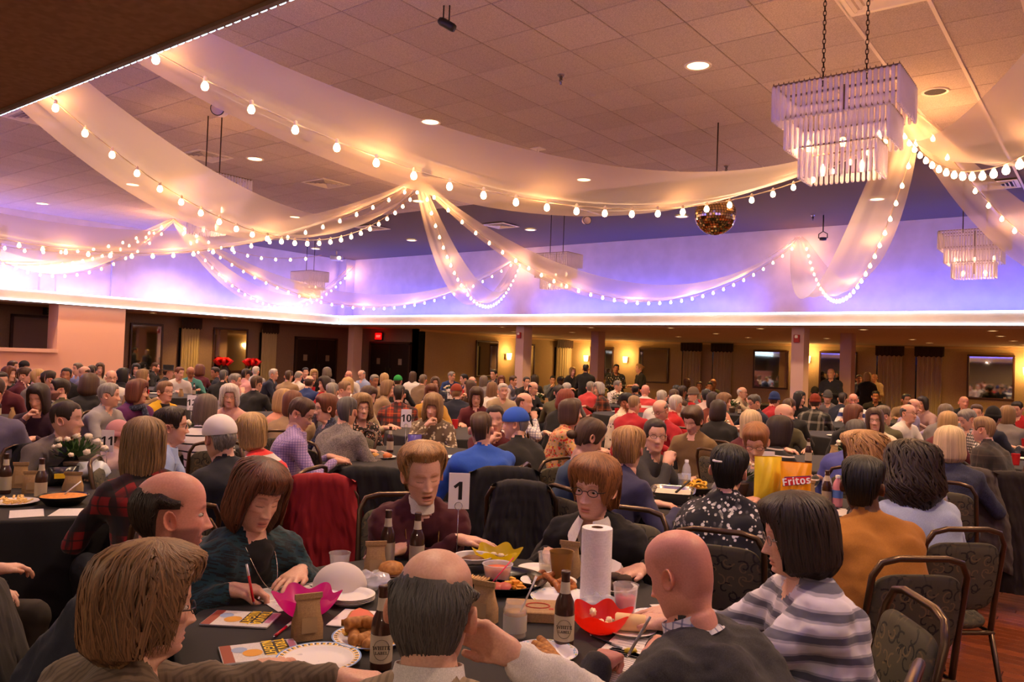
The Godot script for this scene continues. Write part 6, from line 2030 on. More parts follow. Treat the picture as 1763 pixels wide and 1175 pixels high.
func build_chandeliers() -> void:
	var clear := glass(Color(0.88, 0.86, 0.96), 0.5, 0.12)
	var metal := mat(srgb(116, 100, 84), 0.35, 0.9)
	var tiers := [[0.435, 0.275, 0.0, 0.27], [0.36, 0.21, -0.235, 0.24], [0.27, 0.145, -0.45, 0.24]]
	var places := [[-1.68, -6.15, "large chandelier of clear rods hanging nearest, upper right", true], [-9.1, -5.55, "rod chandelier behind the left near drape", false], [-8.95, -13.0, "rod chandelier before the far wall, centre", false], [-17.0, -13.3, "small rod chandelier before the corner, left", false], [-1.75, -13.35, "rod chandelier before the far wall, right", false], [-16.75, -5.6, "rod chandelier cut by the left edge", false]]
	for p in places:
		var t := thing("chandelier", p[2], "chandelier", Vector3(p[0], 3.75, p[1]), 0.0, "rod chandeliers")
		for tr in tiers:
			var w: float = tr[0]
			var d: float = tr[1]
			var y: float = tr[2]
			part("tier_frame", joined([[box(Vector3(2 * w, 0.012, 0.012)), T(0, y, d)], [box(Vector3(2 * w, 0.012, 0.012)), T(0, y, -d)], [box(Vector3(0.012, 0.012, 2 * d)), T(w, y, 0)], [box(Vector3(0.012, 0.012, 2 * d)), T(-w, y, 0)]]), metal, t)
			var rod: ArrayMesh = shared("rod%.2f" % tr[3], rod_mesh.bind(tr[3]))
			var spots := []
			var nx := int(round(2 * w / 0.0385))
			var nz := int(round(2 * d / 0.0385))
			for i in nx + 1:
				spots.append(Vector3(-w + 2 * w * i / nx, y, d))
				spots.append(Vector3(-w + 2 * w * i / nx, y, -d))
			for i in range(1, nz):
				spots.append(Vector3(w, y, -d + 2 * d * i / nz))
				spots.append(Vector3(-w, y, -d + 2 * d * i / nz))
			if p[3]:
				for sp in spots: part("glass_rod", rod, clear, t, Transform3D(Basis.IDENTITY, sp))
				var hooks := []
				for sp in spots: hooks.append([shared("hook", hook_mesh), Transform3D(Basis.IDENTITY, sp)])
				part("hook_row", joined(hooks), metal, t).set_meta("kind", "stuff")
			else:
				var l := []
				for sp in spots: l.append([rod, Transform3D(Basis.IDENTITY, sp)])
				part("rod_tier", joined(l), clear, t).set_meta("kind", "stuff")
		part("spine", tube([Vector3(0, 0.02, 0), Vector3(0, -0.62, 0)], 0.012, 8), metal, t)
		part("cross_bar", box(Vector3(0.87, 0.015, 0.02)), metal, t)
		var bulb: ArrayMesh = shared("candle", candle_mesh)
		for e in [[-0.25, -0.42], [0.0, -0.42], [0.25, -0.42], [-0.14, -0.62], [0.14, -0.62]]:
			part("bulb", bulb, glow(Color(1.0, 0.83, 0.62), 7.0), t, T(e[0], e[1], 0))
		omni("chandelier_lamp", Vector3(p[0] - 0.25, 3.75 - 0.41, p[1]), BULB, CHAND, 0.03, t)
		omni("chandelier_lamp", Vector3(p[0] + 0.14, 3.75 - 0.61, p[1]), BULB, CHAND, 0.03, t)
		for sd in [-1, 1]:
			if p[3]:
				var n := int((CEIL - 3.75) / 0.036)
				for k in n:
					part("chain_link", shared("link", link_mesh), mat(srgb(60, 46, 38), 0.4, 0.8), t, Transform3D(Basis(Vector3.UP, PI / 2 * (k % 2)), Vector3(sd * 0.155, 0.02 + k * 0.036, 0)))
			else: part("chain", tube([Vector3(sd * 0.155, 0, 0), Vector3(sd * 0.155, CEIL - 3.75, 0)], 0.008, 5), mat(srgb(70, 54, 44), 0.4, 0.8), t)

func hook_mesh() -> ArrayMesh:
	return tube([Vector3(0, 0, 0), Vector3(0, 0.022, 0)], [0.006, 0.002], 5)

func candle_mesh() -> ArrayMesh:
	return lathe([Vector2(0.0005, -0.03), Vector2(0.014, -0.03), Vector2(0.016, -0.01), Vector2(0.022, 0.01), Vector2(0.018, 0.035), Vector2(0.0005, 0.06)], 10)

func link_mesh() -> ArrayMesh:
	var ring := []
	for i in 10:
		var a := TAU * i / 10.0
		ring.append(Vector3(cos(a) * 0.011, sin(a) * 0.024, 0))
	return tube(ring, 0.0032, 5, true)

# ---------------------------------------------------------------- tulle drapes and bulb strings, hung as parabolas
func swag(a: Vector3, b: Vector3, s: float, sag: float) -> Vector3:
	return a.lerp(b, s) - Vector3(0, 4.0 * sag * s * (1.0 - s), 0)

func build_drapes() -> void:
	var tulle := StandardMaterial3D.new()
	tulle.albedo_color = Color(srgb(236, 224, 216), 0.40)
	tulle.roughness = 0.9
	tulle.transparency = BaseMaterial3D.TRANSPARENCY_ALPHA
	tulle.backlight_enabled = true
	tulle.backlight = Color(0.7, 0.62, 0.55)
	var A := Vector3(-9.1, 4.50, -9.2)
	var B := Vector3(-16.9, 4.50, -9.4)
	var Ch := Vector3(-1.9, 4.50, -9.5)
	var D := Vector3(-5.4, 4.40, -16.7)
	var E := Vector3(-12.7, 4.38, -16.7)
	var F := Vector3(-19.3, 4.42, -16.7)
	var G := Vector3(-5.4, 4.43, -0.6)
	var H := Vector3(-12.7, 4.43, -0.6)
	var I := Vector3(1.6, 4.40, -16.7)
	var J := Vector3(1.6, 4.43, -0.6)
	var L := Vector3(-19.5, 4.42, -5.5)
	var list := [
		[G, Ch, 1.56, "near drape", "long tulle drape sweeping from the soffit to the right hub", 1.0], [G, A, 1.56, "left near drape", "tulle drape from the soffit to the middle hub", 1.0], [A, E, 1.6, "centre drape", "steep tulle drape from the middle hub to the far wall", 0.8], [A, D, 1.6, "wide drape", "tulle drape from the middle hub to the right far wall", 0.8],
		[Ch, D, 1.6, "right drape", "wide tulle drape from the right hub down to the far wall", 1.35], [B, E, 1.6, "left wide drape", "tulle drape from the left hub to the middle far wall", 0.8], [B, F, 1.55, "left corner drape", "tulle drape from the left hub to the far corner", 0.8], [H, A, 1.56, "left cross drape", "tulle drape from beyond the soffit to the middle hub", 0.8],
		[Ch, I, 1.5, "right edge drape", "tulle drape from the right hub off the right edge, lower", 1.1], [Ch, J, 1.5, "right near drape", "tulle drape from the right hub off the right edge, upper", 1.3], [B, L, 1.3, "left wall drape", "tulle drape from the left hub to the left wall", 0.9], [B, H, 1.5, "left side drape", "tulle drape from the left hub off the left edge", 0.9]]
	var bulb := lathe([Vector2(0.0005, -0.062), Vector2(0.016, -0.056), Vector2(0.0235, -0.040), Vector2(0.021, -0.022), Vector2(0.012, -0.006), Vector2(0.011, 0.0)], 10)
	var cap := lathe([Vector2(0.0125, -0.006), Vector2(0.0135, 0.0), Vector2(0.0125, 0.022), Vector2(0.004, 0.03), Vector2(0.0005, 0.03)], 8)
	var lit := glow(Color(1.0, 0.83, 0.62), BULB_GLOW)
	var n := 0
	for e in list:
		var a: Vector3 = e[0]
		var b: Vector3 = e[1]
		var wide: float = e[5]
		var side := Vector3(-(b - a).z, 0, (b - a).x).normalized()
		var rows := 48
		var cols := 13
		var f := func(i, j):
			var s: float = float(i) / (rows - 1)
			var u: float = float(j) / (cols - 1) * 2.0 - 1.0
			var p: Vector3 = swag(a, b, s, e[2])
			var spread: float = (0.05 + 0.27 * pow(sin(PI * s), 0.55)) * wide
			var fold: float = 0.016 * sin(u * 9.0 + s * 5.0) * (1.0 - 0.5 * sin(PI * s)) + 0.010 * sin(u * 17.0 - s * 9.0)
			return p + side * u * spread + Vector3(0, absf(u) * u * 0.16 * sin(PI * s) + 0.10 * u * u * sin(PI * s) + fold, 0)
		var t := part("ceiling_drape", grid_mesh(rows, cols, f), tulle, self)
		meta(t, e[4], "drape", "tulle ceiling drapes")
		# its string of bulbs
		var st := thing("string_light", "warm bulb string along the " + e[3], "string lights", Vector3.ZERO, 0.0, "bulb strings along the drapes")
		var cord := []
		var length := 0.0
		for k in 41:
			var s := k / 40.0
			cord.append(swag(a, b, s, e[2]) + side * 0.10 * wide + Vector3(0, -0.05, 0))
			if k > 0: length += cord[k].distance_to(cord[k - 1])
		part("cord", tube(cord, 0.005, 5), mat(srgb(214, 190, 160), 0.6), st)
		var count := int(length / (0.30 if e[0] == G else 0.27))
		for k in range(1, count):
			var s := float(k) / count
			var p := swag(a, b, s, e[2]) + side * 0.10 * wide + Vector3(0, -0.06, 0)
			part("bulb", bulb, lit, st, Transform3D(Basis.IDENTITY, p))
			if e[0] == G: part("bulb_cap", cap, mat(srgb(226, 200, 170), 0.5), st, Transform3D(Basis.IDENTITY, p))
			if k % 5 == 2 or k == 1 or k == count - 1:
				omni("bulb_light", p + Vector3(0, -0.035, 0), BULB, STRING, 0.022, st)
		n += 1
	# loops of bulbs strung between the left swags
	for e in [[Vector3(-12.9, 3.75, -2.2), B, 0.9, "loose bulb string reaching the left hub"], [B, Vector3(-12.2, 3.5, -9.8), 0.35, "short loose string of bulbs right of the left hub"]]:
		var st := thing("string_light", e[3], "string lights", Vector3.ZERO, 0.0, "bulb strings along the drapes")
		var cord := []
		for k in 21: cord.append(swag(e[0], e[1], k / 20.0, e[2]))
		part("cord", tube(cord, 0.005, 5), mat(srgb(214, 190, 160), 0.6), st)
		var count := int(e[0].distance_to(e[1]) / 0.42)
		for k in range(1, count): part("bulb", bulb, lit, st, Transform3D(Basis.IDENTITY, swag(e[0], e[1], float(k) / count, e[2])))
func cloth_profile(R: float, waves: int, amp: float, drop: float) -> ArrayMesh:
	# a round top with the cloth hanging in soft folds
	var rows := [[0.0005, 0.752], [R * 0.5, 0.752], [R - 0.012, 0.752], [R, 0.746], [R + 0.006, 0.735], [R + 0.012, 0.66], [R + 0.02, 0.5], [R + 0.03, 0.3], [R + 0.04, drop]]
	var cols := 97
	return grid_mesh(rows.size(), cols, func(i, j):
		var a: float = TAU * j / (cols - 1)
		var k := clampf((0.74 - rows[i][1]) / 0.6, 0, 1)
		var r: float = rows[i][0] + k * amp * (sin(a * waves) + 0.4 * sin(a * (waves * 2 + 3)))
		return Vector3(sin(a) * r, rows[i][1], -cos(a) * r))

func build_tables() -> void:
	var cloth := textured(weave, srgb(30, 27, 30), 0.85, 8.0)
	cloth.rim_enabled = true
	cloth.rim = 0.3
	var skirt := cloth_profile(0.78, 14, 0.022, 0.05)
	var top := lathe([Vector2(0.0005, 0.715), Vector2(0.765, 0.715), Vector2(0.77, 0.72), Vector2(0.77, 0.742), Vector2(0.0005, 0.745)], 32)
	var leg := lathe([Vector2(0.0005, 0.0), Vector2(0.28, 0.0), Vector2(0.28, 0.02), Vector2(0.04, 0.05), Vector2(0.035, 0.7), Vector2(0.12, 0.715)], 16)
	var big := cloth_profile(0.88, 16, 0.025, 0.05)
	for i in TABLES.size():
		var e: Array = TABLES[i]
		var where: String = "nearest to the camera" if e[2] == "1" else "by the " + e[3]
		var t := thing("round_table", "round table under black cloth " + where, "table", Vector3(e[0], 0, e[1]), 0.0, "round banquet tables")
		part("table_top", top, mat(srgb(150, 120, 90), 0.6), t)
		part("pedestal", leg, mat(srgb(40, 40, 42), 0.4, 0.7), t)
		var c := part("tablecloth", skirt if e[2] == "" else big, cloth, self, T(e[0], 0, e[1], i * 1.3))
		meta(c, "black tablecloth " + where, "tablecloth", "black round tablecloths")

# ---------------------------------------------------------------- the eight guests at the nearest table
func front_person(q: Dictionary) -> Node3D:
	var t := thing("person", q.label, "person", Vector3(q.hip.x, 0, q.hip.y), q.yaw, "guests at table number one")
	var s: float = q.get("scale", 1.0)
	t.scale = Vector3.ONE * s
	var inv := t.transform.affine_inverse()
	var hc: Vector3 = inv * Vector3(q.head)
	var o := {"fem": q.fem, "girth": q.get("girth", 1.0), "head": hc, "handl": inv * Vector3(q.wl), "handr": inv * Vector3(q.wr), "loose": q.get("loose", 0.004), "hip_y": q.get("hip_y", 0.53)}
	for k in ["polel", "poler"]:
		if q.has(k): o[k] = inv.basis * Vector3(q[k])
	for k in ["sleeve", "inner", "shoulder"]:
		if q.has(k): o[k] = q[k]
	var d := body_field(o).mesh(0.0125, folds_near, q.get("fold", 0.02))
	var b := {"o": o}
	for g in d: b[g] = field_surface(d[g])
	var hb := Basis(Vector3.UP, q.head_yaw - q.yaw) * Basis(Vector3.RIGHT, deg_to_rad(q.get("bow", 0.0))) * Basis(Vector3.BACK, deg_to_rad(q.get("lean", 0.0)))
	var hx := Transform3D(hb * q.get("head_scale", 1.0), hc)
	var look: Dictionary = q.get("look", {})
	look.fem = q.fem
	var hd := head_mesh(look, 72, 84)
	var m := compose(b, hd, hx, "", [q.get("hl", "flat"), q.get("hr", "relaxed"), q.get("rl", 0.0), q.get("rr", 0.0), q.get("bl", 0.0), q.get("br", 0.0)])
	var body := part("body", m, null, t)
	dress(body, q.get("skin", "L"), q.top, q.get("trousers", Color(0.07, 0.07, 0.09)))
	if b.has(4): body.set_surface_override_material(4, top_material(q.top2))
	if q.has("hair"):
		var hair := part("hair", hair_shell(q.hair, 56, 22, 5), hair_material(q.hc), t, hx)
		part("locks", hair_locks(q.hair, q.get("locks", 500), 17, q.get("wave", 0.03), q.get("over", 0.004), q.get("thick", 0.0032)), hair_material(q.get("hc2", q.hc)), hair)
	if look.get("eyes", "open") == "open":
		var e := eye_meshes()
		var ey := part("eyes", e[0], mat(Color(0.80, 0.77, 0.74), 0.2), t, hx)
		part("irises", e[1], mat(Color(0.10, 0.08, 0.07), 0.15), ey)
	if q.has("glasses"): part("glasses", glasses_mesh(0.0017), mat(q.glasses, 0.3, 0.2), t, hx)
	q["hx"] = hx
	q["neck"] = hc + Vector3(0, -0.165, -0.03)
	return t

func neckband(r: float, h: float, thick: float, tilt: float) -> ArrayMesh:
	return joined([[lathe([Vector2(r * 1.25, -h * 0.5), Vector2(r * 1.08, 0.0), Vector2(r, h * 0.5), Vector2(r - thick, h * 0.5), Vector2(r * 0.95, -h * 0.3)], 28, false, 1.0, 1.05), Transform3D(Basis(Vector3.RIGHT, tilt), Vector3.ZERO)]])

func necklace(drop: float, w: float, r := 0.0016) -> ArrayMesh:
	var pts := []
	for i in 25:
		var a := lerpf(-2.6, 2.6, i / 24.0)
		var f := (1.0 + cos(a)) / 2.0
		pts.append(Vector3(sin(a) * w, -drop * f * f + 0.035 * (1.0 - f), lerpf(-0.03, 0.115, f)))
	return tube(pts, r, 6)

func collar_wings() -> ArrayMesh:
	# open shirt collar: two folded leaves
	var s := st_new()
	for sd in [-1.0, 1.0]:
		var f := func(i, j):
			var u: float = i / 9.0
			var v: float = j / 4.0
			var a: float = lerpf(PI, 0.35, u)
			var r: float = lerpf(0.062, 0.088 + 0.035 * u * u, v)
			return Vector3(sd * sin(a) * r, 0.045 - 0.035 * u - v * (0.030 + 0.085 * u * u), cos(a) * r * 1.05 + 0.012)
		s.append_from(grid_mesh(10, 5, f), 0, Transform3D.IDENTITY)
	return s.commit()

func build_front_people() -> void:
	folds_near = FastNoiseLite.new()
	folds_near.seed = 15
	folds_near.frequency = 8.0
	folds_near.fractal_octaves = 3
	var q := {}
	# man at the front, back of the head to the camera
	q = {"label": "balding man in beige vest and white shirt, back to camera, hand raised", "fem": false, "hip": Vector2(-0.93, -0.98), "yaw": -2.55, "head": Vector3(-1.058, 1.130, -1.157), "head_yaw": -2.60, "bow": 4.0, "lean": 3.0, "girth": 1.12,
		"wl": Vector3(-1.42, 0.79, -1.22), "wr": Vector3(-1.02, 0.985, -1.385), "poler": Vector3(0.9, -0.6, -0.9), "hl": "flat", "hr": "relaxed", "rr": 1.2, "top": "vestbeige", "sleeve": 4, "top2": "white", "hair": "crownring", "hc": "dkgrey", "locks": 900, "over": 0.0025, "thick": 0.0016, "look": {"scalp": Color(0.55, 0.50, 0.50), "scalp_top": 0.082, "eyes": "open"}}
	var t := front_person(q)
	part("collar", neckband(0.066, 0.05, 0.004, 0.25), top_material("white"), t, Transform3D(Basis.IDENTITY, q.neck + Vector3(0, 0.045, 0)))
	part("ribbed_band", neckband(0.083, 0.03, 0.006, 0.25), textured(tex(stripes([Color(0.62, 0.55, 0.46), Color(0.42, 0.37, 0.31)], [4, 4], true)), Color.WHITE, 0.95, 30.0, false), t, Transform3D(Basis.IDENTITY, q.neck + Vector3(0, 0.012, -0.004)))
	# woman lower left
	q = {"label": "woman with wavy dark-blond hair, glasses and taupe sweater, lower left", "fem": true, "hip": Vector2(-1.86, -0.80), "yaw": 2.85, "head": Vector3(-1.80, 1.015, -0.985), "head_yaw": 2.85, "bow": 4.0, "girth": 1.08, "wl": Vector3(-1.57, 0.80, -1.36), "wr": Vector3(-1.72, 0.80, -1.245), "hl": "relaxed", "hr": "flat",
		"top": "taupeknit", "hair": "waves", "hc": "dkblond", "hc2": "ltbrown", "locks": 1100, "wave": 0.10, "over": 0.006, "thick": 0.0030, "glasses": Color(0.1, 0.08, 0.09), "look": {"nose": 1.05}}
	t = front_person(q)
	# man with beard on the left
	q = {"label": "balding man with dark goatee and navy fleece, facing right, left side", "fem": false, "hip": Vector2(-2.23, -0.98), "yaw": 2.5, "head": Vector3(-2.13, 1.155, -1.22), "head_yaw": 2.72, "bow": 3.0, "girth": 1.15, "wl": Vector3(-2.02, 0.63, -1.28), "wr": Vector3(-2.30, 0.62, -1.30), "hl": "relaxed", "hr": "relaxed",
		"top": "navyfleece", "hair": "fringe", "hc": "dkbrown", "locks": 700, "over": 0.002, "thick": 0.0014, "skin": "R", "look": {"beard": Color(0.40, 0.36, 0.36), "brow": Color(0.34, 0.28, 0.26), "nose": 1.2, "scalp": Color(0.66, 0.60, 0.58), "scalp_top": 0.07}}
	t = front_person(q)
	part("collar", neckband(0.07, 0.05, 0.006, 0.3), top_material("navyfleece"), t, Transform3D(Basis.IDENTITY, q.neck + Vector3(0, 0.03, 0)))
	# woman in teal
	q = {"label": "dark-haired woman in teal cardigan writing with a red pen", "fem": true, "hip": Vector2(-2.72, -1.80), "yaw": 1.70, "head": Vector3(-2.53, 1.085, -1.785), "head_yaw": 1.46, "bow": 16.0, "lean": -6.0, "girth": 1.06, "wl": Vector3(-2.44, 0.80, -1.93), "wr": Vector3(-2.42, 0.80, -1.60), "poler": Vector3(-0.6, -0.8, 0.9), "polel": Vector3(-0.6, -0.8, -0.9), "hl": "flat", "hr": "pen", "loose": 0.008,
		"top": "tealweave", "inner": 0.052, "top2": "black", "hair": "bobbangs", "hc": "brown", "hc2": "auburn", "locks": 900, "over": 0.005, "look": {"eyes": "down"}}
	t = front_person(q)
	var nk := part("necklace", necklace(0.16, 0.06), mat(Color(0.75, 0.72, 0.70), 0.25, 0.9), t, Transform3D(Basis.IDENTITY, q.neck + Vector3(0, 0.0, 0.01)))
	part("pendant", lathe([Vector2(0.0005, -0.012), Vector2(0.008, -0.004), Vector2(0.006, 0.006), Vector2(0.0005, 0.01)], 10), mat(Color(0.75, 0.72, 0.70), 0.25, 0.9), nk, T(0, -0.172, 0.118))
	# woman in maroon
	q = {"label": "short-haired blond woman in maroon sweater over white turtleneck, talking", "fem": true, "hip": Vector2(-2.68, -2.72), "yaw": 0.92, "head": Vector3(-2.48, 1.095, -2.61), "head_yaw": 1.0, "bow": 10.0, "lean": 4.0, "girth": 1.1, "scale": 1.0, "head_scale": 1.06, "wl": Vector3(-2.42, 0.80, -2.46), "wr": Vector3(-2.30, 0.83, -2.64), "poler": Vector3(-0.8, -0.7, 0.7), "polel": Vector3(0.5, -0.7, -0.9), "hl": "flat", "hr": "flat",
		"top": "maroonknit", "hair": "puffshort", "hc": "platinum", "hc2": "strawblond", "locks": 900, "over": 0.005, "look": {"eyes": "down", "open": 0.7, "brow": Color(0.7, 0.55, 0.45)}}
	t = front_person(q)
	part("turtleneck", neckband(0.056, 0.06, 0.005, 0.22), top_material("white"), t, Transform3D(Basis.IDENTITY, q.neck + Vector3(0, 0.035, 0.004)))
	part("necklace", necklace(0.30, 0.075, 0.0026), mat(Color(0.62, 0.48, 0.26), 0.3, 0.9), t, Transform3D(Basis.IDENTITY, q.neck + Vector3(0, 0.0, 0.02)))
	# woman in glasses
	q = {"label": "woman with auburn bowl cut, dark glasses and black cardigan over white collar", "fem": true, "hip": Vector2(-1.86, -3.18), "yaw": 0.18, "head": Vector3(-1.80, 1.085, -2.96), "head_yaw": 0.16, "bow": 5.0, "lean": -3.0, "girth": 1.0, "head_scale": 1.05, "wl": Vector3(-1.52, 0.80, -2.90), "wr": Vector3(-1.95, 0.80, -2.84), "hl": "flat", "hr": "relaxed",
		"top": "black", "inner": 0.05, "top2": "white", "hair": "bangsbob", "hc": "strawberry", "hc2": "strawberry", "locks": 900, "over": 0.004, "glasses": Color(0.06, 0.05, 0.06), "look": {"brow": Color(0.6, 0.45, 0.38), "nose": 1.05}}
	t = front_person(q)
	part("collar", collar_wings(), top_material("white"), t, Transform3D(Basis.IDENTITY, q.neck + Vector3(0, 0.02, 0.012)))
	part("bead_necklace", necklace(0.24, 0.055, 0.0028), mat(Color(0.07, 0.06, 0.09), 0.3), t, Transform3D(Basis.IDENTITY, q.neck + Vector3(0, 0.0, 0.015)))
	# bald man on the right
	q = {"label": "bald man in charcoal sweater bent over the table, writing", "fem": false, "hip": Vector2(-0.70, -2.06), "yaw": -1.50, "head": Vector3(-0.965, 1.05, -2.055), "head_yaw": -1.68, "bow": 24.0, "lean": 0.0, "girth": 1.1, "wl": Vector3(-1.12, 0.80, -1.90), "wr": Vector3(-1.06, 0.81, -2.13), "poler": Vector3(0.4, -0.7, -1.0), "polel": Vector3(0.3, -0.7, 1.0), "hl": "fist", "hr": "pen", "loose": 0.008,
		"top": "charcoalknit", "skin": "R", "look": {"scalp": Color(0.80, 0.76, 0.76), "scalp_top": 0.075, "eyes": "down", "nose": 1.2, "jowl": 0.5}}
	t = front_person(q)
	part("collar", neckband(0.068, 0.06, 0.005, 0.45), top_material("shirtcheck"), t, Transform3D(Basis.IDENTITY, q.neck + Vector3(0, 0.025, -0.005)))
	# woman in stripes
	q = {"label": "dark-haired woman in glasses and grey-striped white sweater, facing left", "fem": true, "hip": Vector2(-0.76, -2.62), "yaw": -0.95, "head": Vector3(-0.83, 1.085, -2.62), "head_yaw": -0.98, "bow": 7.0, "girth": 1.1, "wl": Vector3(-1.12, 0.80, -2.36), "wr": Vector3(-1.18, 0.80, -2.52), "hl": "relaxed", "hr": "flat", "loose": 0.01,
		"top": "greystripe", "hair": "bobfull", "hc": "dkbrown", "hc2": "dkbrown", "locks": 900, "over": 0.004, "glasses": Color(0.55, 0.5, 0.5), "look": {"eyes": "open", "nose": 1.1}}
	t = front_person(q)
	part("earring", tube([Vector3(0, 0, 0), Vector3(0, -0.012, 0.004), Vector3(0, -0.02, 0)], 0.002, 6), mat(Color(0.8, 0.8, 0.8), 0.2, 0.9), t, q.hx * T(0.078, -0.05, -0.01))
# ---------------------------------------------------------------- banquet chairs: bent tube frame, padded seat and back in a swirl weave
func swirl() -> Image:
	var n := 128
	var i := img(n, n, Color(0.34, 0.33, 0.28))
	var r := RandomNumberGenerator.new()
	r.seed = 91
	for k in 26:
		var cx := r.randf() * n
		var cy := r.randf() * n
		var a0 := r.randf() * TAU
		var sg := 1.0 if r.randf() < 0.5 else -1.0
		var c := Color(0.13, 0.14, 0.15) if k % 3 else Color(0.48, 0.42, 0.32)
		for s in 46:
			var t := s / 46.0
			var rad := 3.0 + 13.0 * t
			var a := a0 + sg * t * 4.2
			var px := int(cx + cos(a) * rad)
			var py := int(cy + sin(a) * rad)
			for dx in 3:
				for dy in (2 if t < 0.5 else 3): i.set_pixel(posmod(px + dx, n), posmod(py + dy, n), c)
	return i

func cushion(w: float, d: float, h: float, round_: float) -> ArrayMesh:
	# soft pad: superellipse outline, domed
	var rows := 9
	var cols := 41
	return grid_mesh(rows, cols, func(i, j):
		var a: float = TAU * j / (cols - 1)
		var q: float = PI * i / (rows - 1)
		var k: float = pow(maxf(sin(q), 0.0), 0.35)
		var x: float = signf(sin(a)) * pow(absf(sin(a)), round_) * w / 2 * k
		var z: float = -signf(cos(a)) * pow(absf(cos(a)), round_) * d / 2 * k
		return Vector3(x, cos(q) * h / 2, z))

func make_chair() -> Node3D:
	# origin on the floor under the seat, the sitter looks along +z
	var t := Node3D.new()
	t.name = "banquet_chair"
	var frame := mat(srgb(96, 78, 62), 0.32, 0.85)
	var fab := textured(tex(swirl()), Color(0.95, 0.92, 0.86), 0.9, 4.0)
	part("seat", cushion(0.43, 0.43, 0.085, 0.5), fab, t, T(0, 0.45, 0.0))
	part("seat_frame", tube([Vector3(-0.20, 0.405, 0.2), Vector3(0.20, 0.405, 0.2), Vector3(0.205, 0.405, -0.2), Vector3(-0.205, 0.405, -0.2)], 0.012, 8, true), frame, t)
	var bk := Basis(Vector3.RIGHT, -PI / 2 + 0.2)
	part("backrest", cushion(0.38, 0.34, 0.055, 0.42), fab, t, Transform3D(Basis(Vector3.RIGHT, -PI / 2 - 0.2), Vector3(0, 0.68, -0.235)))
	# back frame: up the sides, arched top
	var pts := [Vector3(-0.2, 0.40, -0.19), Vector3(-0.2, 0.62, -0.225), Vector3(-0.195, 0.84, -0.275), Vector3(-0.165, 0.895, -0.288), Vector3(-0.10, 0.912, -0.292), Vector3(0.10, 0.912, -0.292), Vector3(0.165, 0.895, -0.288), Vector3(0.195, 0.84, -0.275), Vector3(0.2, 0.62, -0.225), Vector3(0.2, 0.40, -0.19)]
	part("back_frame", tube(pts, 0.0135, 8), frame, t)
	for sd in [-1, 1]:
		part("leg", tube([Vector3(sd * 0.195, 0.41, 0.18), Vector3(sd * 0.205, 0.2, 0.205), Vector3(sd * 0.21, 0.0, 0.225)], 0.0125, 8), frame, t)
		part("leg", tube([Vector3(sd * 0.2, 0.42, -0.19), Vector3(sd * 0.205, 0.2, -0.25), Vector3(sd * 0.21, 0.0, -0.30)], 0.0125, 8), frame, t)
	return t

# coat hung over a chair back: a shell that follows the back rest and falls in folds. Local to the chair.
func coat_mesh(width: float, top: float, low: float, out: float, folds_n: float, seed_: int, quilt := 0.0) -> ArrayMesh:
	var nz := FastNoiseLite.new()
	nz.seed = seed_
	nz.frequency = 3.0
	var rows := 40
	var cols := 61
	return grid_mesh(rows, cols, func(i, j):
		var s: float = float(i) / (rows - 1)
		var u: float = float(j) / (cols - 1) * 2.0 - 1.0
		# profile: from the front of the back rest over the top and down behind
		var y: float
		var z: float
		var f: float = s
		if s < 0.22:
			var q: float = s / 0.22
			y = lerpf(top - 0.34, top, sin(q * PI / 2))
			z = lerpf(-0.17, -0.255, q)
		elif s < 0.30:
			var q: float = (s - 0.22) / 0.08
			y = top + 0.022 * sin(q * PI)
			z = lerpf(-0.255, -0.325, q)
		else:
			var q: float = (s - 0.30) / 0.70
			y = lerpf(top, low, q)
			z = -0.325 - out * sin(q * PI * 0.55)
		var hang: float = clampf((top - y) / (top - low), 0, 1)
		var w: float = width / 2 * (0.84 + 0.22 * smoothstep(0.0, 0.5, hang) + 0.12 * hang)
		var fold: float = sin(u * folds_n + hang * 1.5 + 0.7 * nz.get_noise_2d(u * 2.0, hang)) * 0.022 * smoothstep(0.05, 0.5, hang) + nz.get_noise_2d(u * 1.6, hang * 2.0) * 0.03 * (0.25 + 0.75 * hang)
		if quilt > 0.0: fold += quilt * absf(sin(y * 42.0)) * 0.8
		var sg: float = -1.0 if s > 0.26 else 1.0
		var edge: float = 0.05 * pow(absf(u), 6)
		return Vector3(u * w, y - 0.05 * pow(absf(u), 3) * smoothstep(0.15, 0.3, s) + 0.008 * nz.get_noise_2d(u * 0.6, 4.0), z + sg * fold - sg * edge))

func place_chair(at: Vector3, turn: float, label: String) -> Node3D:
	var c: Node3D = chair0.duplicate()
	c.name = numbered("banquet_chair")
	add_child(c)
	c.position = at
	c.rotation.y = turn
	meta(c, label, "chair", "banquet chairs")
	return c

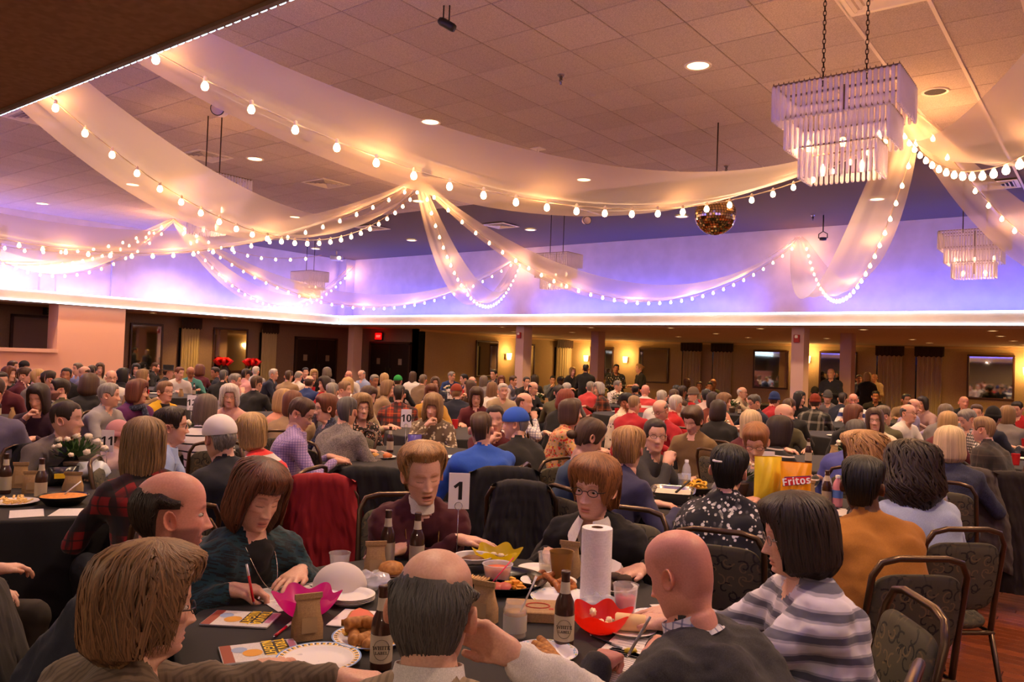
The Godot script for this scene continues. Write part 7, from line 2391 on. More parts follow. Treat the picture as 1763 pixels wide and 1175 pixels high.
func build_chairs() -> void:
	chair0 = make_chair()
	# chairs under those guests whose seats can be seen
	for i in CROWD.size():
		var r: Array = CROWD[i]
		if r[13] > 1 or r[10] == "s": continue
		var b := Basis(Vector3.UP, r[3])
		var p := Vector3(r[0], 0, r[1]) - b * Vector3(0, 0, 0.145)
		var words: PackedStringArray = r[12].replace(",", "").split(" ")
		place_chair(p, r[3], "banquet chair under the " + " ".join(words.slice(0, 11)))
	for e in [[Vector2(-0.93, -0.98), -2.55, "beige vest man"], [Vector2(-1.86, -0.80), 2.85, "woman in taupe sweater"], [Vector2(-2.23, -0.98), 2.5, "bearded man in navy fleece"], [Vector2(-2.72, -1.80), 1.7, "woman in teal cardigan"], [Vector2(-2.68, -2.72), 0.92, "woman in maroon sweater"], [Vector2(-1.86, -3.18), 0.18, "woman in black cardigan"], [Vector2(-0.70, -2.06), -1.5, "bald man writing"], [Vector2(-0.76, -2.62), -0.95, "woman in striped sweater"]]:
		var p := Vector3(e[0].x, 0, e[0].y) + Basis(Vector3.UP, e[1]) * Vector3(0, 0, -0.03)
		place_chair(p, e[1], "banquet chair under the %s at the nearest table" % e[2])
	# coats over chair backs
	var list := [[Vector2(-3.66, -3.10), -2.51, "red", "red fleece jacket hanging over a chair back", srgb(150, 14, 26), 0.93, 0.22, 0.46, 0.0], [Vector2(-3.72, -3.50), -2.46, "black", "long black coat hanging over a chair beside the red jacket", srgb(18, 17, 21), 0.93, 0.10, 0.52, 0.0],
		[Vector2(-3.16, -4.00), -2.30, "black", "black wool coat over the chair of the blue fleece", srgb(22, 20, 26), 0.95, 0.12, 0.52, 0.0], [Vector2(-2.82, -3.86), -2.60, "black", "dark puffy jacket over the chair beside the denim sweater", srgb(28, 25, 29), 0.92, 0.15, 0.40, 0.010],
		[Vector2(-1.01, -6.75), -2.74, "grey", "grey quilted puffer jacket over the platinum bob's chair", srgb(74, 64, 62), 0.95, 0.30, 0.54, 0.016], [Vector2(-0.66, -6.95), -2.87, "brown", "dark brown coat over the rightmost chair", srgb(30, 18, 18), 0.93, 0.12, 0.58, 0.0],
		[Vector2(-5.84, -2.55), -2.48, "black", "black jacket over the chair left of the grey pullover", srgb(16, 15, 18), 0.93, 0.3, 0.5, 0.0], [Vector2(-2.30, -1.06), 2.45, "grey", "grey wool jacket over the bearded man's chair, lower left corner", srgb(64, 60, 58), 0.93, 0.2, 0.5, 0.0]]
	var k := 0
	for e in list:
		var p := Vector3(e[0].x, 0, e[0].y)
		if k in [0, 1, 2, 3, 5, 6]: place_chair(p, e[1], "banquet chair under the " + e[3].split(" over ")[0].split(" hanging ")[0] + ["", " beside the teal woman", " behind the blue fleece", " near the denim sweater", "", "", " at table eleven", ""][k])
		var m := textured(weave, e[4], 0.9, 10.0)
		m.rim_enabled = true
		m.rim = 0.2
		var c := part("coat", coat_mesh(e[7], e[5] + 0.012, e[6], 0.05, 4.0 + 0.6 * k, 40 + k, e[8]), m, self, Transform3D(Basis(Vector3.UP, e[1]), p))
		meta(c, e[3], "coat", "coats on chair backs")
		k += 1
	chair0.free()
# ---------------------------------------------------------------- things on the tables
const TOP := 0.7535

func bottle(p: Vector3, label: String, text := false, turn := 0.0) -> void:
	var t := thing("beer_bottle", label, "bottle", p, turn, "brown beer bottles")
	var g := StandardMaterial3D.new()
	var prof := [Vector2(0.0005, 0.0), Vector2(0.027, 0.0), Vector2(0.0305, 0.004), Vector2(0.0305, 0.118), Vector2(0.027, 0.138), Vector2(0.0165, 0.162), Vector2(0.0138, 0.178), Vector2(0.0128, 0.216), Vector2(0.0145, 0.218), Vector2(0.0145, 0.226), Vector2(0.0125, 0.229), Vector2(0.0005, 0.229)]
	part("glass_body", shared("bottle", lathe.bind(prof, 24)), shared_mat("brownglass"), t)
	part("paper_label", shared("blabel", lathe.bind([Vector2(0.0308, 0.022), Vector2(0.0311, 0.022), Vector2(0.0311, 0.098), Vector2(0.0308, 0.098)], 24)), mat(srgb(176, 164, 142), 0.8), t)
	part("neck_label", shared("nlabel", lathe.bind([Vector2(0.0172, 0.162), Vector2(0.0150, 0.1755), Vector2(0.0140, 0.196), Vector2(0.0137, 0.196)], 18)), mat(srgb(190, 180, 160), 0.8), t)
	if text:
		var ring := []
		for i in 28:
			var a := TAU * i / 28.0
			var x := cos(a) * 0.0235
			ring.append(Vector3(sin(x / 0.0316) * 0.0316, 0.060 + sin(a) * 0.0275, cos(x / 0.0316) * 0.0316))
		part("printed_ring", tube(ring, 0.0006, 4, true), mat(srgb(40, 34, 30), 0.8), t)
		part("lettering", text_mesh("WHITE", 0.0135, 0.0006, "Droid Serif"), mat(srgb(40, 34, 30), 0.8), t, T(0, 0.066, 0.0314))
		part("lettering", text_mesh("LABEL", 0.0105, 0.0006, "Droid Serif"), mat(srgb(40, 34, 30), 0.8), t, T(0, 0.052, 0.0314))

func shared_mat(k: String) -> Material:
	if not mats.has(k):
		var m := StandardMaterial3D.new()
		match k:
			"brownglass":
				m.albedo_color = srgb(52, 22, 8)
				m.roughness = 0.06
				m.clearcoat_enabled = true
				m.clearcoat = 0.6
			"paper": m = textured(tex(speckle(64, 0.9, 1.0, 81, 1, 1)), srgb(226, 220, 218), 0.9, 8.0)
			"kraft": m = textured(tex(speckle(64, 0.82, 1.0, 82, 2, 1)), srgb(176, 140, 98), 0.9, 10.0)
			"clear": m = glass(Color(0.92, 0.92, 0.94), 0.22, 0.06)
			"film": m = glass(Color(0.92, 0.92, 0.95), 0.4, 0.15)
			"foil": m = mat(Color(0.75, 0.74, 0.72), 0.25, 1.0)
			"rim": m = textured(tex(rim_print()), Color.WHITE, 0.7, 1.0, false)
			"rim2": m = textured(tex(rim_print2()), Color.WHITE, 0.7, 1.0, false)
		mats[k] = m
	return mats[k]

func rim_print() -> Image:
	# white plate with blue rim line and a ring of yellow blocks (u round, v: 1 centre ... 0 edge)
	var i := img(512, 64, Color(0.90, 0.88, 0.88))
	i.fill_rect(Rect2i(0, 0, 512, 5), Color(0.45, 0.62, 0.86))
	for k in 36:
		i.fill_rect(Rect2i(k * 14 + 2, 8, 6, 9), Color(0.86, 0.66, 0.16))
		i.fill_rect(Rect2i(k * 14 + 8, 8, 4, 9), Color(0.20, 0.24, 0.34))
	i.fill_rect(Rect2i(0, 19, 512, 1), Color(0.86, 0.66, 0.2))
	return i

func rim_print2() -> Image:
	var i := img(512, 64, Color(0.90, 0.89, 0.90))
	var r := RandomNumberGenerator.new()
	r.seed = 83
	for k in 70:
		i.fill_rect(Rect2i(r.randi_range(0, 505), r.randi_range(0, 14), r.randi_range(4, 12), r.randi_range(2, 6)), [Color(0.35, 0.55, 0.85), Color(0.55, 0.75, 0.85), Color(0.75, 0.78, 0.35)][k % 3])
	return i

func plate_mesh(r: float, h := 0.016) -> ArrayMesh:
	# from the edge inward, v runs from the rim (0) to the middle (1)
	return lathe([Vector2(0.0005, 0.004), Vector2(r * 0.3, 0.004), Vector2(r * 0.62, 0.004), Vector2(r * 0.70, 0.006), Vector2(r * 0.78, h * 0.85), Vector2(r * 0.9, h), Vector2(r, h * 1.05), Vector2(r, h * 0.9), Vector2(r * 0.76, h * 0.55), Vector2(r * 0.66, 0.0), Vector2(0.0005, 0.0)], 40)

func plate_faces(r: float, h := 0.016) -> ArrayMesh:
	var rows := [[r, h * 1.05], [r * 0.93, h * 1.02], [r * 0.84, h * 0.93], [r * 0.76, h * 0.7], [r * 0.69, 0.006], [r * 0.6, 0.0045], [r * 0.3, 0.004], [0.0005, 0.004]]
	var top := grid_mesh(8, 41, func(i, j):
		var a: float = TAU * j / 40.0
		return Vector3(-sin(a) * rows[i][0], rows[i][1], -cos(a) * rows[i][0]))
	return top

func plate(p: Vector3, r: float, label: String, m: Material, cat := "plate") -> Node3D:
	var t := thing("paper_plate", label, cat, p, 0.0, "paper plates")
	part("plate_top", plate_faces(r), m, t)
	part("plate_base", lathe([Vector2(r * 0.66, 0.0), Vector2(r * 0.76, 0.009), Vector2(r, 0.0155), Vector2(r, 0.0168)], 40), shared_mat("paper"), t)
	return t

func bag(p: Vector3, turn: float, h: float, label: String, w := 0.085) -> void:
	# standing paper bag, pinched at the top
	var t := thing("paper_bag", label, "bag", p, turn, "brown paper bags")
	var rows := [[0.0, 1.0, 1.0], [0.002, 1.0, 1.0], [0.35, 1.0, 0.92], [0.62, 0.98, 0.62], [0.80, 0.96, 0.28], [0.90, 0.95, 0.07], [0.97, 0.95, 0.05], [1.0, 0.95, 0.05]]
	var d := w * 0.62
	var cr := [Vector2(-1, -1), Vector2(-1, 1), Vector2(0, 1.03), Vector2(1, 1), Vector2(1, -1), Vector2(0, -1.03), Vector2(-1, -1)]
	var f := func(i, j):
		var a: Vector2 = cr[j]
		var inset: float = 0.84 if absf(a.x) > 0.9 and rows[i][2] < 0.9 and rows[i][0] < 0.85 else 1.0
		return Vector3(a.x * w / 2 * rows[i][1] * inset, h * (1.0 - rows[7 - i][0]) if false else h * rows[i][0], a.y * d / 2 * rows[i][2])
	var g := grid_mesh(8, 7, f)
	part("paper_body", flipped(g), shared_mat("kraft"), t)
	part("fold", box(Vector3(w * 0.98, h * 0.12, 0.008)), shared_mat("kraft"), t, T(0, h * 0.95, 0.004))
	part("sticker", box(Vector3(w * 0.55, h * 0.34, 0.001)), mat(srgb(160, 132, 96), 0.9), t, Transform3D(Basis(Vector3.RIGHT, -0.10), Vector3(0, h * 0.34, d / 2 + 0.0005)))

func flipped(m: ArrayMesh) -> ArrayMesh:
	var arr := m.surface_get_arrays(0)
	var ix: PackedInt32Array = arr[Mesh.ARRAY_INDEX]
	return arrays_mesh(arr[Mesh.ARRAY_VERTEX], rev(ix), arr[Mesh.ARRAY_TEX_UV])

func rev(ix: PackedInt32Array) -> PackedInt32Array:
	for k in range(0, ix.size(), 3):
		var t := ix[k]
		ix[k] = ix[k + 1]
		ix[k + 1] = t
	return ix

func cup(p: Vector3, r0: float, r1: float, h: float, label: String, m: Material, drink = null, level := 0.6) -> Node3D:
	var t := thing("cup", label, "cup", p, 0.0, "cups and glasses")
	part("cup_wall", lathe([Vector2(0.0005, 0.0), Vector2(r0, 0.0), Vector2(r0 + 0.001, 0.002), Vector2(r1, h), Vector2(r1 + 0.002, h + 0.002), Vector2(r1 - 0.002, h), Vector2(r0 - 0.0015, 0.004), Vector2(0.0005, 0.004)], 28), m, t)
	if drink != null:
		var rl := lerpf(r0, r1, level) - 0.003
		part("drink", lathe([Vector2(0.0005, 0.005), Vector2(r0 - 0.003, 0.005), Vector2(rl, h * level), Vector2(0.0005, h * level)], 24), drink, t)
	return t

func sign_card(p: Vector3, number: String, turn: float, label: String, h := 0.23) -> void:
	var t := thing("number_card", label, "table sign", p, turn, "table number cards")
	var wire := mat(Color(0.7, 0.7, 0.72), 0.25, 0.9)
	part("wire_stand", tube([Vector3(0, 0.0, 0), Vector3(0, h, 0)], 0.0018, 6), wire, t)
	var ring := []
	for i in 16:
		var a := TAU * i / 16.0
		ring.append(Vector3(cos(a) * 0.016, h + 0.012 + sin(a) * 0.016, 0.004))
	part("wire_loop", tube(ring, 0.0014, 5, true), wire, t)
	part("foot", lathe([Vector2(0.0005, 0.004), Vector2(0.035, 0.004), Vector2(0.036, 0.0), Vector2(0.0005, 0.0)].duplicate(), 20), wire, t)
	part("card", bevel_box(Vector3(0.088, 0.152, 0.002), 0.0006), mat(srgb(236, 232, 232), 0.8), t, T(0, h + 0.075, 0))
	part("numeral", text_mesh(number, 0.105 if number.length() < 2 else 0.085, 0.001), mat(srgb(24, 22, 24), 0.8), t, T(0, h + 0.075, 0.0016))

func petal_bowl(p: Vector3, r: float, c: Color, label: String, n := 6) -> Node3D:
	var t := thing("petal_bowl", label, "bowl", p, 0.3, "petal-edged paper bowls")
	var rows := 10
	var f := func(i, j):
		var a: float = TAU * j / 72.0
		var s: float = i / 9.0
		var wv: float = cos(a * n)
		var rr: float = r * (0.45 + 0.55 * pow(s, 0.8)) * (1.0 + 0.10 * wv * s)
		return Vector3(sin(a) * rr, 0.004 + r * 0.62 * pow(s, 1.4) * (1.0 + 0.16 * wv * s), -cos(a) * rr)
	var m := mat(c, 0.35)
	m.backlight_enabled = true
	m.backlight = c
	part("bowl_wall", grid_mesh(rows, 73, f), m, t)
	part("bowl_base", lathe([Vector2(0.0005, 0.003), Vector2(r * 0.45, 0.003), Vector2(r * 0.45, 0.0), Vector2(0.0005, 0.0)], 24), m, t)
	return t

func lump(r: float, seed_: int, sx := 1.0, sy := 1.0, sz := 1.0, amp := 0.12) -> ArrayMesh:
	var nz := FastNoiseLite.new()
	nz.seed = seed_
	nz.frequency = 0.9
	return grid_mesh(9, 15, func(i, j):
		var th: float = PI * i / 8.0
		var ph: float = TAU * j / 14.0
		var d := Vector3(-sin(th) * sin(ph), cos(th), -sin(th) * cos(ph))
		var k: float = r * (1.0 + amp * nz.get_noise_3dv(d * 2.0) * 2.0)
		return Vector3(d.x * k * sx, d.y * k * sy, d.z * k * sz))

func sheet(p: Vector3, turn: float, w: float, d: float, label: String, cat := "paper", called := "answer_sheet") -> MeshInstance3D:
	var o := part(called, bevel_box(Vector3(w, 0.0012, d), 0.0003), shared_mat("paper"), self, T(p.x, p.y + 0.0008, p.z, turn))
	meta(o, label, cat, "papers on the tables")
	return o

func printed_lines(parent: Node, w: float, d: float, n: int) -> void:
	var l := []
	for k in n: l.append([box(Vector3(w * (0.7 if k % 3 else 0.5), 0.0003, 0.0022)), T(-w * 0.05, 0.0008, -d * 0.4 + d * 0.8 * k / n)])
	part("printed_lines", joined(l), mat(srgb(120, 116, 122), 0.9), parent)

func booklet(p: Vector3, turn: float, label: String) -> void:
	var t := thing("booklet", label, "booklet", p, turn, "trivia booklets")
	part("pages", bevel_box(Vector3(0.215, 0.006, 0.14), 0.001), shared_mat("paper"), t, T(0, 0.003, 0))
	var y := 0.0064
	part("cover_block", box(Vector3(0.075, 0.0004, 0.10)), mat(srgb(28, 26, 26), 0.5), t, T(0.045, y, -0.012))
	part("cover_band", box(Vector3(0.030, 0.0004, 0.138)), mat(srgb(150, 62, 40), 0.5), t, T(-0.09, y, 0))
	part("cover_strip", box(Vector3(0.018, 0.0004, 0.09)), mat(srgb(214, 140, 170), 0.5), t, T(0.094, y, -0.012))
	part("cover_patch", lathe([Vector2(0.028, 0.0004), Vector2(0.0005, 0.0005)], 20), mat(srgb(222, 158, 52), 0.5), t, T(-0.022, y, 0.012))
	part("cover_patch", lathe([Vector2(0.022, 0.0003), Vector2(0.0005, 0.0004)], 20), mat(srgb(150, 170, 206), 0.5), t, T(-0.055, y, -0.022))
	var b := Basis(Vector3.UP, -PI / 2) * Basis(Vector3.RIGHT, -PI / 2)
	part("lettering", text_mesh("TRIVIA", 0.040, 0.0005), mat(srgb(244, 206, 40), 0.5), t, Transform3D(b, Vector3(0.062, y + 0.0004, -0.012)))
	part("lettering", text_mesh("NIGHT", 0.040, 0.0005), mat(srgb(244, 206, 40), 0.5), t, Transform3D(b, Vector3(0.026, y + 0.0004, -0.012)))

func pen(p: Vector3, dir: Vector3, c: Color, label: String) -> void:
	var t := thing("pen", label, "pen", p, 0.0, "pens")
	var d := dir.normalized()
	part("barrel", tube([d * 0.012, d * 0.10], 0.0045, 8), mat(c, 0.35), t)
	part("tip", tube([Vector3.ZERO, d * 0.012], [0.0008, 0.004], 8), mat(Color(0.75, 0.75, 0.78), 0.25, 0.8), t)
	part("cap_end", tube([d * 0.10, d * 0.14], [0.0046, 0.004], 8), mat(srgb(226, 222, 224) if c.r > 0.5 else Color(0.6, 0.6, 0.62), 0.3, 0.3), t)

func build_items() -> void:
	var C1 := Vector3(-1.72, TOP, -2.03)
	var P := func(x: float, z: float) -> Vector3: return Vector3(x, TOP, z)
	var facing := 0.70
	bottle(P.call(-1.62, -1.565), "brown beer bottle with printed cream label, nearest front", true, 0.80)
	bottle(P.call(-1.342, -2.06), "brown beer bottle with printed cream label beside the red bowl", true, 0.58)
	bottle(P.call(-2.40, -2.33), "brown beer bottle behind the left paper bag", false, 0.9)
	bottle(P.call(-2.28, -2.38), "brown beer bottle in front of the maroon sweater, right of two", false, 0.8)
	sign_card(P.call(-2.22, -2.56), "1", 0.72, "white card with the number one on a wire stand")
	bag(P.call(-2.32, -2.19), 0.9, 0.135, "brown paper bag standing beside the burger")
	bag(P.call(-1.955, -1.575), 1.15, 0.135, "brown paper bag standing in front of the magenta bowl")
	bag(P.call(-1.66, -2.06), 0.2, 0.135, "brown paper bag half hidden by the balding man's head")
	bag(P.call(-1.77, -2.74), 0.3, 0.14, "brown paper bag behind the gold cup")
	cup(P.call(-2.38, -2.06), 0.028, 0.040, 0.10, "clear plastic cup of dark cola by the teal woman", shared_mat("clear"), mat(srgb(40, 20, 16), 0.1), 0.55)
	var pk := cup(P.call(-1.332, -2.42), 0.030, 0.043, 0.115, "clear plastic cup of pink drink with ice", shared_mat("clear"), mat(srgb(232, 84, 122), 0.12), 0.66)
	for k in 3: part("ice_cube", bevel_box(Vector3(0.02, 0.018, 0.02), 0.003), shared_mat("clear"), pk, Transform3D(Basis(Vector3(1, 1, 0.3 * k).normalized(), 0.6 + k), Vector3(-0.014 + 0.014 * k, 0.082, 0.008 * (k - 1))))
	cup(P.call(-1.73, -2.62), 0.030, 0.047, 0.125, "tall gold-brown paper cup with white rim", mat(srgb(132, 92, 34), 0.5), mat(srgb(60, 30, 20), 0.3), 0.8)
	cup(P.call(-1.86, -2.70), 0.024, 0.030, 0.085, "small clear glass of pale drink behind the gold cup", shared_mat("clear"), mat(srgb(196, 176, 140), 0.2), 0.4)
	# white cap
	var wc := part("baseball_cap", cap_mesh(false), mat(srgb(206, 196, 194), 0.9), self, Transform3D(Basis(Vector3.UP, 2.4).scaled(Vector3.ONE * 0.92), Vector3(-2.25, TOP - 0.014, -1.96)))
	meta(wc, "white baseball cap lying on the table by the plates", "cap")
	var pm: Material = mat(srgb(226, 220, 216), 0.7)
	for k in 4:
		var t := plate(Vector3(-2.13, TOP + k * 0.0045, -1.90), 0.085, "small white plate, %s of a stack of four" % ["lowest", "second", "third", "topmost"][k], pm)
	# plates with food
	var pa := plate(P.call(-1.775, -1.475), 0.118, "empty paper plate with yellow-blocked blue rim, front left", shared_mat("rim"))
	plate(P.call(-1.80, -1.69), 0.115, "blue-rimmed paper plate heaped with sausage rolls", shared_mat("rim"))
	plate(P.call(-1.60, -2.44), 0.118, "blue-green printed paper plate beside the paper towels", shared_mat("rim2"))
	plate(P.call(-1.235, -2.47), 0.10, "blue-printed paper plate with a few chips, right", shared_mat("rim2"))
	plate(P.call(-1.25, -2.31), 0.085, "small white plate holding a wrap sandwich", pm)
	plate(P.call(-1.53, -2.70), 0.085, "white plate of chocolate brownies", pm)
	plate(P.call(-1.90, -2.70), 0.08, "small white plate behind the dip tray", pm)
	plate(P.call(-1.335, -1.955), 0.095, "blue-printed paper plate of breadsticks", shared_mat("rim2"))
	plate(P.call(-1.76, -2.58), 0.11, "white plate of soft pretzels", pm)
	var roll := lathe([Vector2(0.0005, -0.042), Vector2(0.014, -0.04), Vector2(0.018, -0.03), Vector2(0.0185, 0.03), Vector2(0.014, 0.04), Vector2(0.0005, 0.042)], 12)
	var crust := textured(noise_tex(0.03, Color(0.62, 0.5, 0.36), Color.WHITE, 128, 86), srgb(206, 146, 72), 0.6, 12.0)
	var spots := [[-0.055, 0.0, 0.3], [-0.02, -0.045, 0.9], [0.02, 0.03, 1.6], [0.05, -0.01, 0.2], [-0.01, 0.055, 2.4], [-0.035, 0.02, 1.1, 0.03], [0.015, -0.005, 0.4, 0.032], [0.055, 0.045, 2.0]]
	var rn := ["leftmost", "rear", "front", "right-hand", "foremost", "upper left", "uppermost", "outer right"]
	for k in spots.size():
		var e: Array = spots[k]
		var up: float = e[3] if e.size() > 3 else 0.0
		var o := part("sausage_roll", roll, crust, self, Transform3D(Basis(Vector3.UP, e[2]) * Basis(Vector3.BACK, PI / 2), Vector3(-1.80 + e[0], TOP + 0.022 + up, -1.69 + e[1])))
		meta(o, "golden sausage roll on the blue-rimmed plate, %s" % rn[k], "sausage roll", "sausage rolls on the plate")
	# breadsticks
	for k in 3:
		var o := part("breadstick", lathe([Vector2(0.0005, -0.075), Vector2(0.011, -0.07), Vector2(0.0145, -0.03), Vector2(0.0145, 0.04), Vector2(0.010, 0.072), Vector2(0.0005, 0.076)], 12), crust, self, Transform3D(Basis(Vector3.UP, 2.5 + 0.25 * k) * Basis(Vector3.BACK, PI / 2), Vector3(-1.345 + 0.02 * k, TOP + 0.019, -1.975 + 0.03 * k)))
		meta(o, "golden breadstick on the plate by the front man's sleeve, %s" % ["left", "middle", "right"][k], "breadstick", "breadsticks")
	# pretzels: knotted tubes
	var salt := textured(noise_tex(0.04, Color(0.6, 0.42, 0.28), Color.WHITE, 128, 87), srgb(192, 120, 52), 0.5, 14.0)
	for k in 3:
		var pts := []
		for i in 22:
			var a := TAU * i / 21.0
			pts.append(Vector3(sin(a) * (0.045 + 0.012 * cos(2 * a)), 0.012 + 0.008 * sin(3 * a), cos(a) * 0.034 + 0.012 * cos(2 * a)))
		var o := part("soft_pretzel", tube(pts, 0.0125, 8), salt, self, T(-1.78 + 0.055 * k, TOP + 0.010 + 0.014 * (k % 2), -2.60 + 0.03 * k, 1.3 * k))
		meta(o, "brown soft pretzel on the white plate, %s" % ["left", "middle", "right"][k], "pretzel", "soft pretzels")
	# magenta, yellow and red petal bowls
	petal_bowl(P.call(-2.13, -1.71), 0.105, srgb(196, 20, 128), "magenta petal-edged bowl behind the paper bag")
	var yb := petal_bowl(P.call(-2.08, -2.66), 0.10, srgb(206, 178, 20), "yellow petal-edged bowl of nuts")
	var rb := petal_bowl(P.call(-1.33, -2.255), 0.10, srgb(222, 34, 14), "orange-red petal-edged bowl with popcorn")
	for k in 9: part("nut", lump(0.012, k, 1.3, 0.8, 1.0), mat([srgb(70, 46, 30), srgb(180, 140, 90), srgb(210, 190, 160)][k % 3], 0.7), yb, T(-0.05 + 0.012 * k, 0.03 + 0.004 * (k % 3), 0.03 * sin(k * 2.0)))
	for k in 7: part("popcorn", lump(0.011, 20 + k, 1.0, 1.0, 1.0, 0.3), mat(srgb(236, 222, 178), 0.9), rb, T(0.035 * sin(k * 2.3), 0.025 + 0.012 * (k % 3), 0.035 * cos(k * 1.7)))
	# booklets, sheets, pens
	booklet(P.call(-2.235, -1.535), 0.62, "trivia night booklet lying closest to the taupe woman")
	booklet(P.call(-1.955, -1.41), 1.10, "trivia night booklet under the edge of the empty plate")
	var s1 := sheet(P.call(-2.33, -1.80), 1.35, 0.216, 0.279, "white answer sheet under the teal woman's pen")
	printed_lines(s1, 0.216, 0.279, 16)
	var s2 := sheet(P.call(-1.11, -2.02), 0.05, 0.216, 0.279, "white answer sheet under the bald man's pen")
	printed_lines(s2, 0.216, 0.279, 16)
	sheet(P.call(-2.43, -2.02), 0.5, 0.14, 0.20, "folded leaflet beside the dark cola cup", "leaflet", "leaflet")
	sheet(P.call(-2.30, -1.99), 1.1, 0.12, 0.16, "white leaflet beside the white cap", "leaflet", "leaflet")
	var s3 := sheet(P.call(-1.19, -2.20), 0.2, 0.14, 0.20, "score card beside the bald man's hand", "card", "score_card")
	printed_lines(s3, 0.14, 0.2, 7)
	sheet(P.call(-1.18, -2.62), 0.9, 0.20, 0.26, "loose white sheet near the striped sweater", "paper", "loose_sheet")
	pen(P.call(-2.02, -1.50) + Vector3(0, 0.005, 0), Vector3(-0.5, 0, -0.86), srgb(186, 20, 30), "red and white pen lying by the booklets")
	pen(P.call(-1.33, -2.19) + Vector3(0, 0.005, 0), Vector3(1, 0, 0.25), srgb(26, 26, 28), "black pen lying in front of the red bowl")
	pen(Vector3(-2.325, TOP + 0.004, -1.645), Vector3(-0.25, 1.0, 0.10), srgb(196, 20, 30), "red pen held by the teal woman")
	pen(Vector3(-1.145, TOP + 0.004, -2.10), Vector3(0.45, 1.0, -0.25), srgb(120, 118, 122), "silver pen held by the bald man")
	# paper towel roll
	var tw := thing("paper_towel_roll", "white upright paper towel roll on the table", "paper towels", P.call(-1.494, -2.49))
	part("roll", lathe([Vector2(0.021, 0.0), Vector2(0.054, 0.0), Vector2(0.055, 0.003), Vector2(0.055, 0.272), Vector2(0.054, 0.275), Vector2(0.021, 0.275)], 32), textured(tex(speckle(64, 0.93, 1.0, 88, 4, 4)), srgb(236, 232, 234), 0.95, 14.0), tw)
	part("core", lathe([Vector2(0.018, 0.0), Vector2(0.021, 0.0), Vector2(0.021, 0.276), Vector2(0.018, 0.276), Vector2(0.018, 0.0)], 20), mat(srgb(120, 92, 66), 0.9), tw)
	# dip tray: black tray with dip tub, cheese, meats
	var tr := thing("party_tray", "black plastic tray with dip, cheese and sliced sausage", "tray", P.call(-1.90, -2.42), 0.3)
	part("tray_body", lathe([Vector2(0.0005, 0.0), Vector2(0.15, 0.0), Vector2(0.168, 0.03), Vector2(0.178, 0.034), Vector2(0.176, 0.036), Vector2(0.164, 0.032), Vector2(0.146, 0.005), Vector2(0.0005, 0.005)], 40, false, 1.15, 1.0), mat(srgb(20, 19, 22), 0.25), tr)
	for k in 6: part("divider", box(Vector3(0.15, 0.022, 0.004)), mat(srgb(20, 19, 22), 0.25), tr, Transform3D(Basis(Vector3.UP, k * PI / 3.0), Vector3(cos(k * PI / 3.0) * 0.085, 0.013, -sin(k * PI / 3.0) * 0.085)))
	var tub := thing("dip_tub", "clear tub of orange dip set in the black tray", "tub", P.call(-1.92, -2.46) + Vector3(0, 0.006, 0))
	part("tub_wall", lathe([Vector2(0.045, 0.0), Vector2(0.058, 0.065), Vector2(0.062, 0.066), Vector2(0.058, 0.068), Vector2(0.054, 0.062), Vector2(0.042, 0.003)], 28), shared_mat("film"), tub)
	part("dip", lathe([Vector2(0.0005, 0.004), Vector2(0.043, 0.004), Vector2(0.052, 0.05), Vector2(0.0005, 0.052)], 24), mat(srgb(220, 92, 34), 0.45), tub)
	var rr := RandomNumberGenerator.new()
	rr.seed = 4
	for k in 14: part("cheese_cube", bevel_box(Vector3(0.028, 0.012, 0.014), 0.002), mat([srgb(236, 150, 40), srgb(240, 176, 60)][k % 2], 0.55), tr, Transform3D(Basis(Vector3.UP, rr.randf() * 3.0), Vector3(0.10 + rr.randf_range(-0.035, 0.035), 0.016 + 0.008 * (k % 3), 0.02 + rr.randf_range(-0.04, 0.04))))
	for k in 8: part("sausage_slice", lathe([Vector2(0.0005, 0.0), Vector2(0.020, 0.0), Vector2(0.020, 0.005), Vector2(0.0005, 0.006)], 16), mat(srgb(176, 66, 46), 0.5), tr, Transform3D(Basis(Vector3.RIGHT, 0.5), Vector3(-0.01 + 0.014 * k, 0.018 + 0.002 * k, 0.10 + 0.01 * (k % 2))))
	for k in 10: part("cracker", bevel_box(Vector3(0.04, 0.005, 0.04), 0.0015), mat(srgb(212, 170, 112), 0.8), tr, Transform3D(Basis(Vector3.UP, 0.2) * Basis(Vector3.BACK, 0.5), Vector3(-0.14 + 0.012 * k, 0.02, 0.03 - 0.01 * (k % 2))))
	part("toothpick_fork", tube([Vector3(0.02, 0.03, 0.09), Vector3(0.08, 0.12, 0.02)], 0.0025, 6), mat(srgb(220, 30, 90), 0.4), tr)
	# pizza slice on napkins
	var nap := part("napkin", bevel_box(Vector3(0.17, 0.004, 0.17), 0.001), mat(srgb(226, 218, 220), 0.95), self, T(-1.965, TOP + 0.002, -1.80, 0.5))
	meta(nap, "white napkin under the pizza slice", "napkin")
	var pz := thing("pizza_slice", "pizza slice with red sauce on a white napkin", "pizza", P.call(-1.965, -1.80) + Vector3(0, 0.004, 0), 0.9)
	part("base", prism(PackedVector2Array([Vector2(-0.06, -0.07), Vector2(0.06, -0.07), Vector2(0.03, 0.05), Vector2(0.0, 0.085), Vector2(-0.03, 0.05)]), 0.008), crust, pz, Transform3D(Basis(Vector3.RIGHT, -PI / 2), Vector3(0, 0.005, 0)))
	part("sauce", prism(PackedVector2Array([Vector2(-0.05, -0.055), Vector2(0.05, -0.055), Vector2(0.024, 0.045), Vector2(0.0, 0.072), Vector2(-0.024, 0.045)]), 0.006), mat(srgb(206, 92, 72), 0.5), pz, Transform3D(Basis(Vector3.RIGHT, -PI / 2), Vector3(0, 0.009, 0)))
	part("crust_edge", tube([Vector3(-0.065, 0.012, 0.07), Vector3(0, 0.015, 0.075), Vector3(0.065, 0.012, 0.07)], [0.010, 0.013, 0.010], 8), crust, pz)
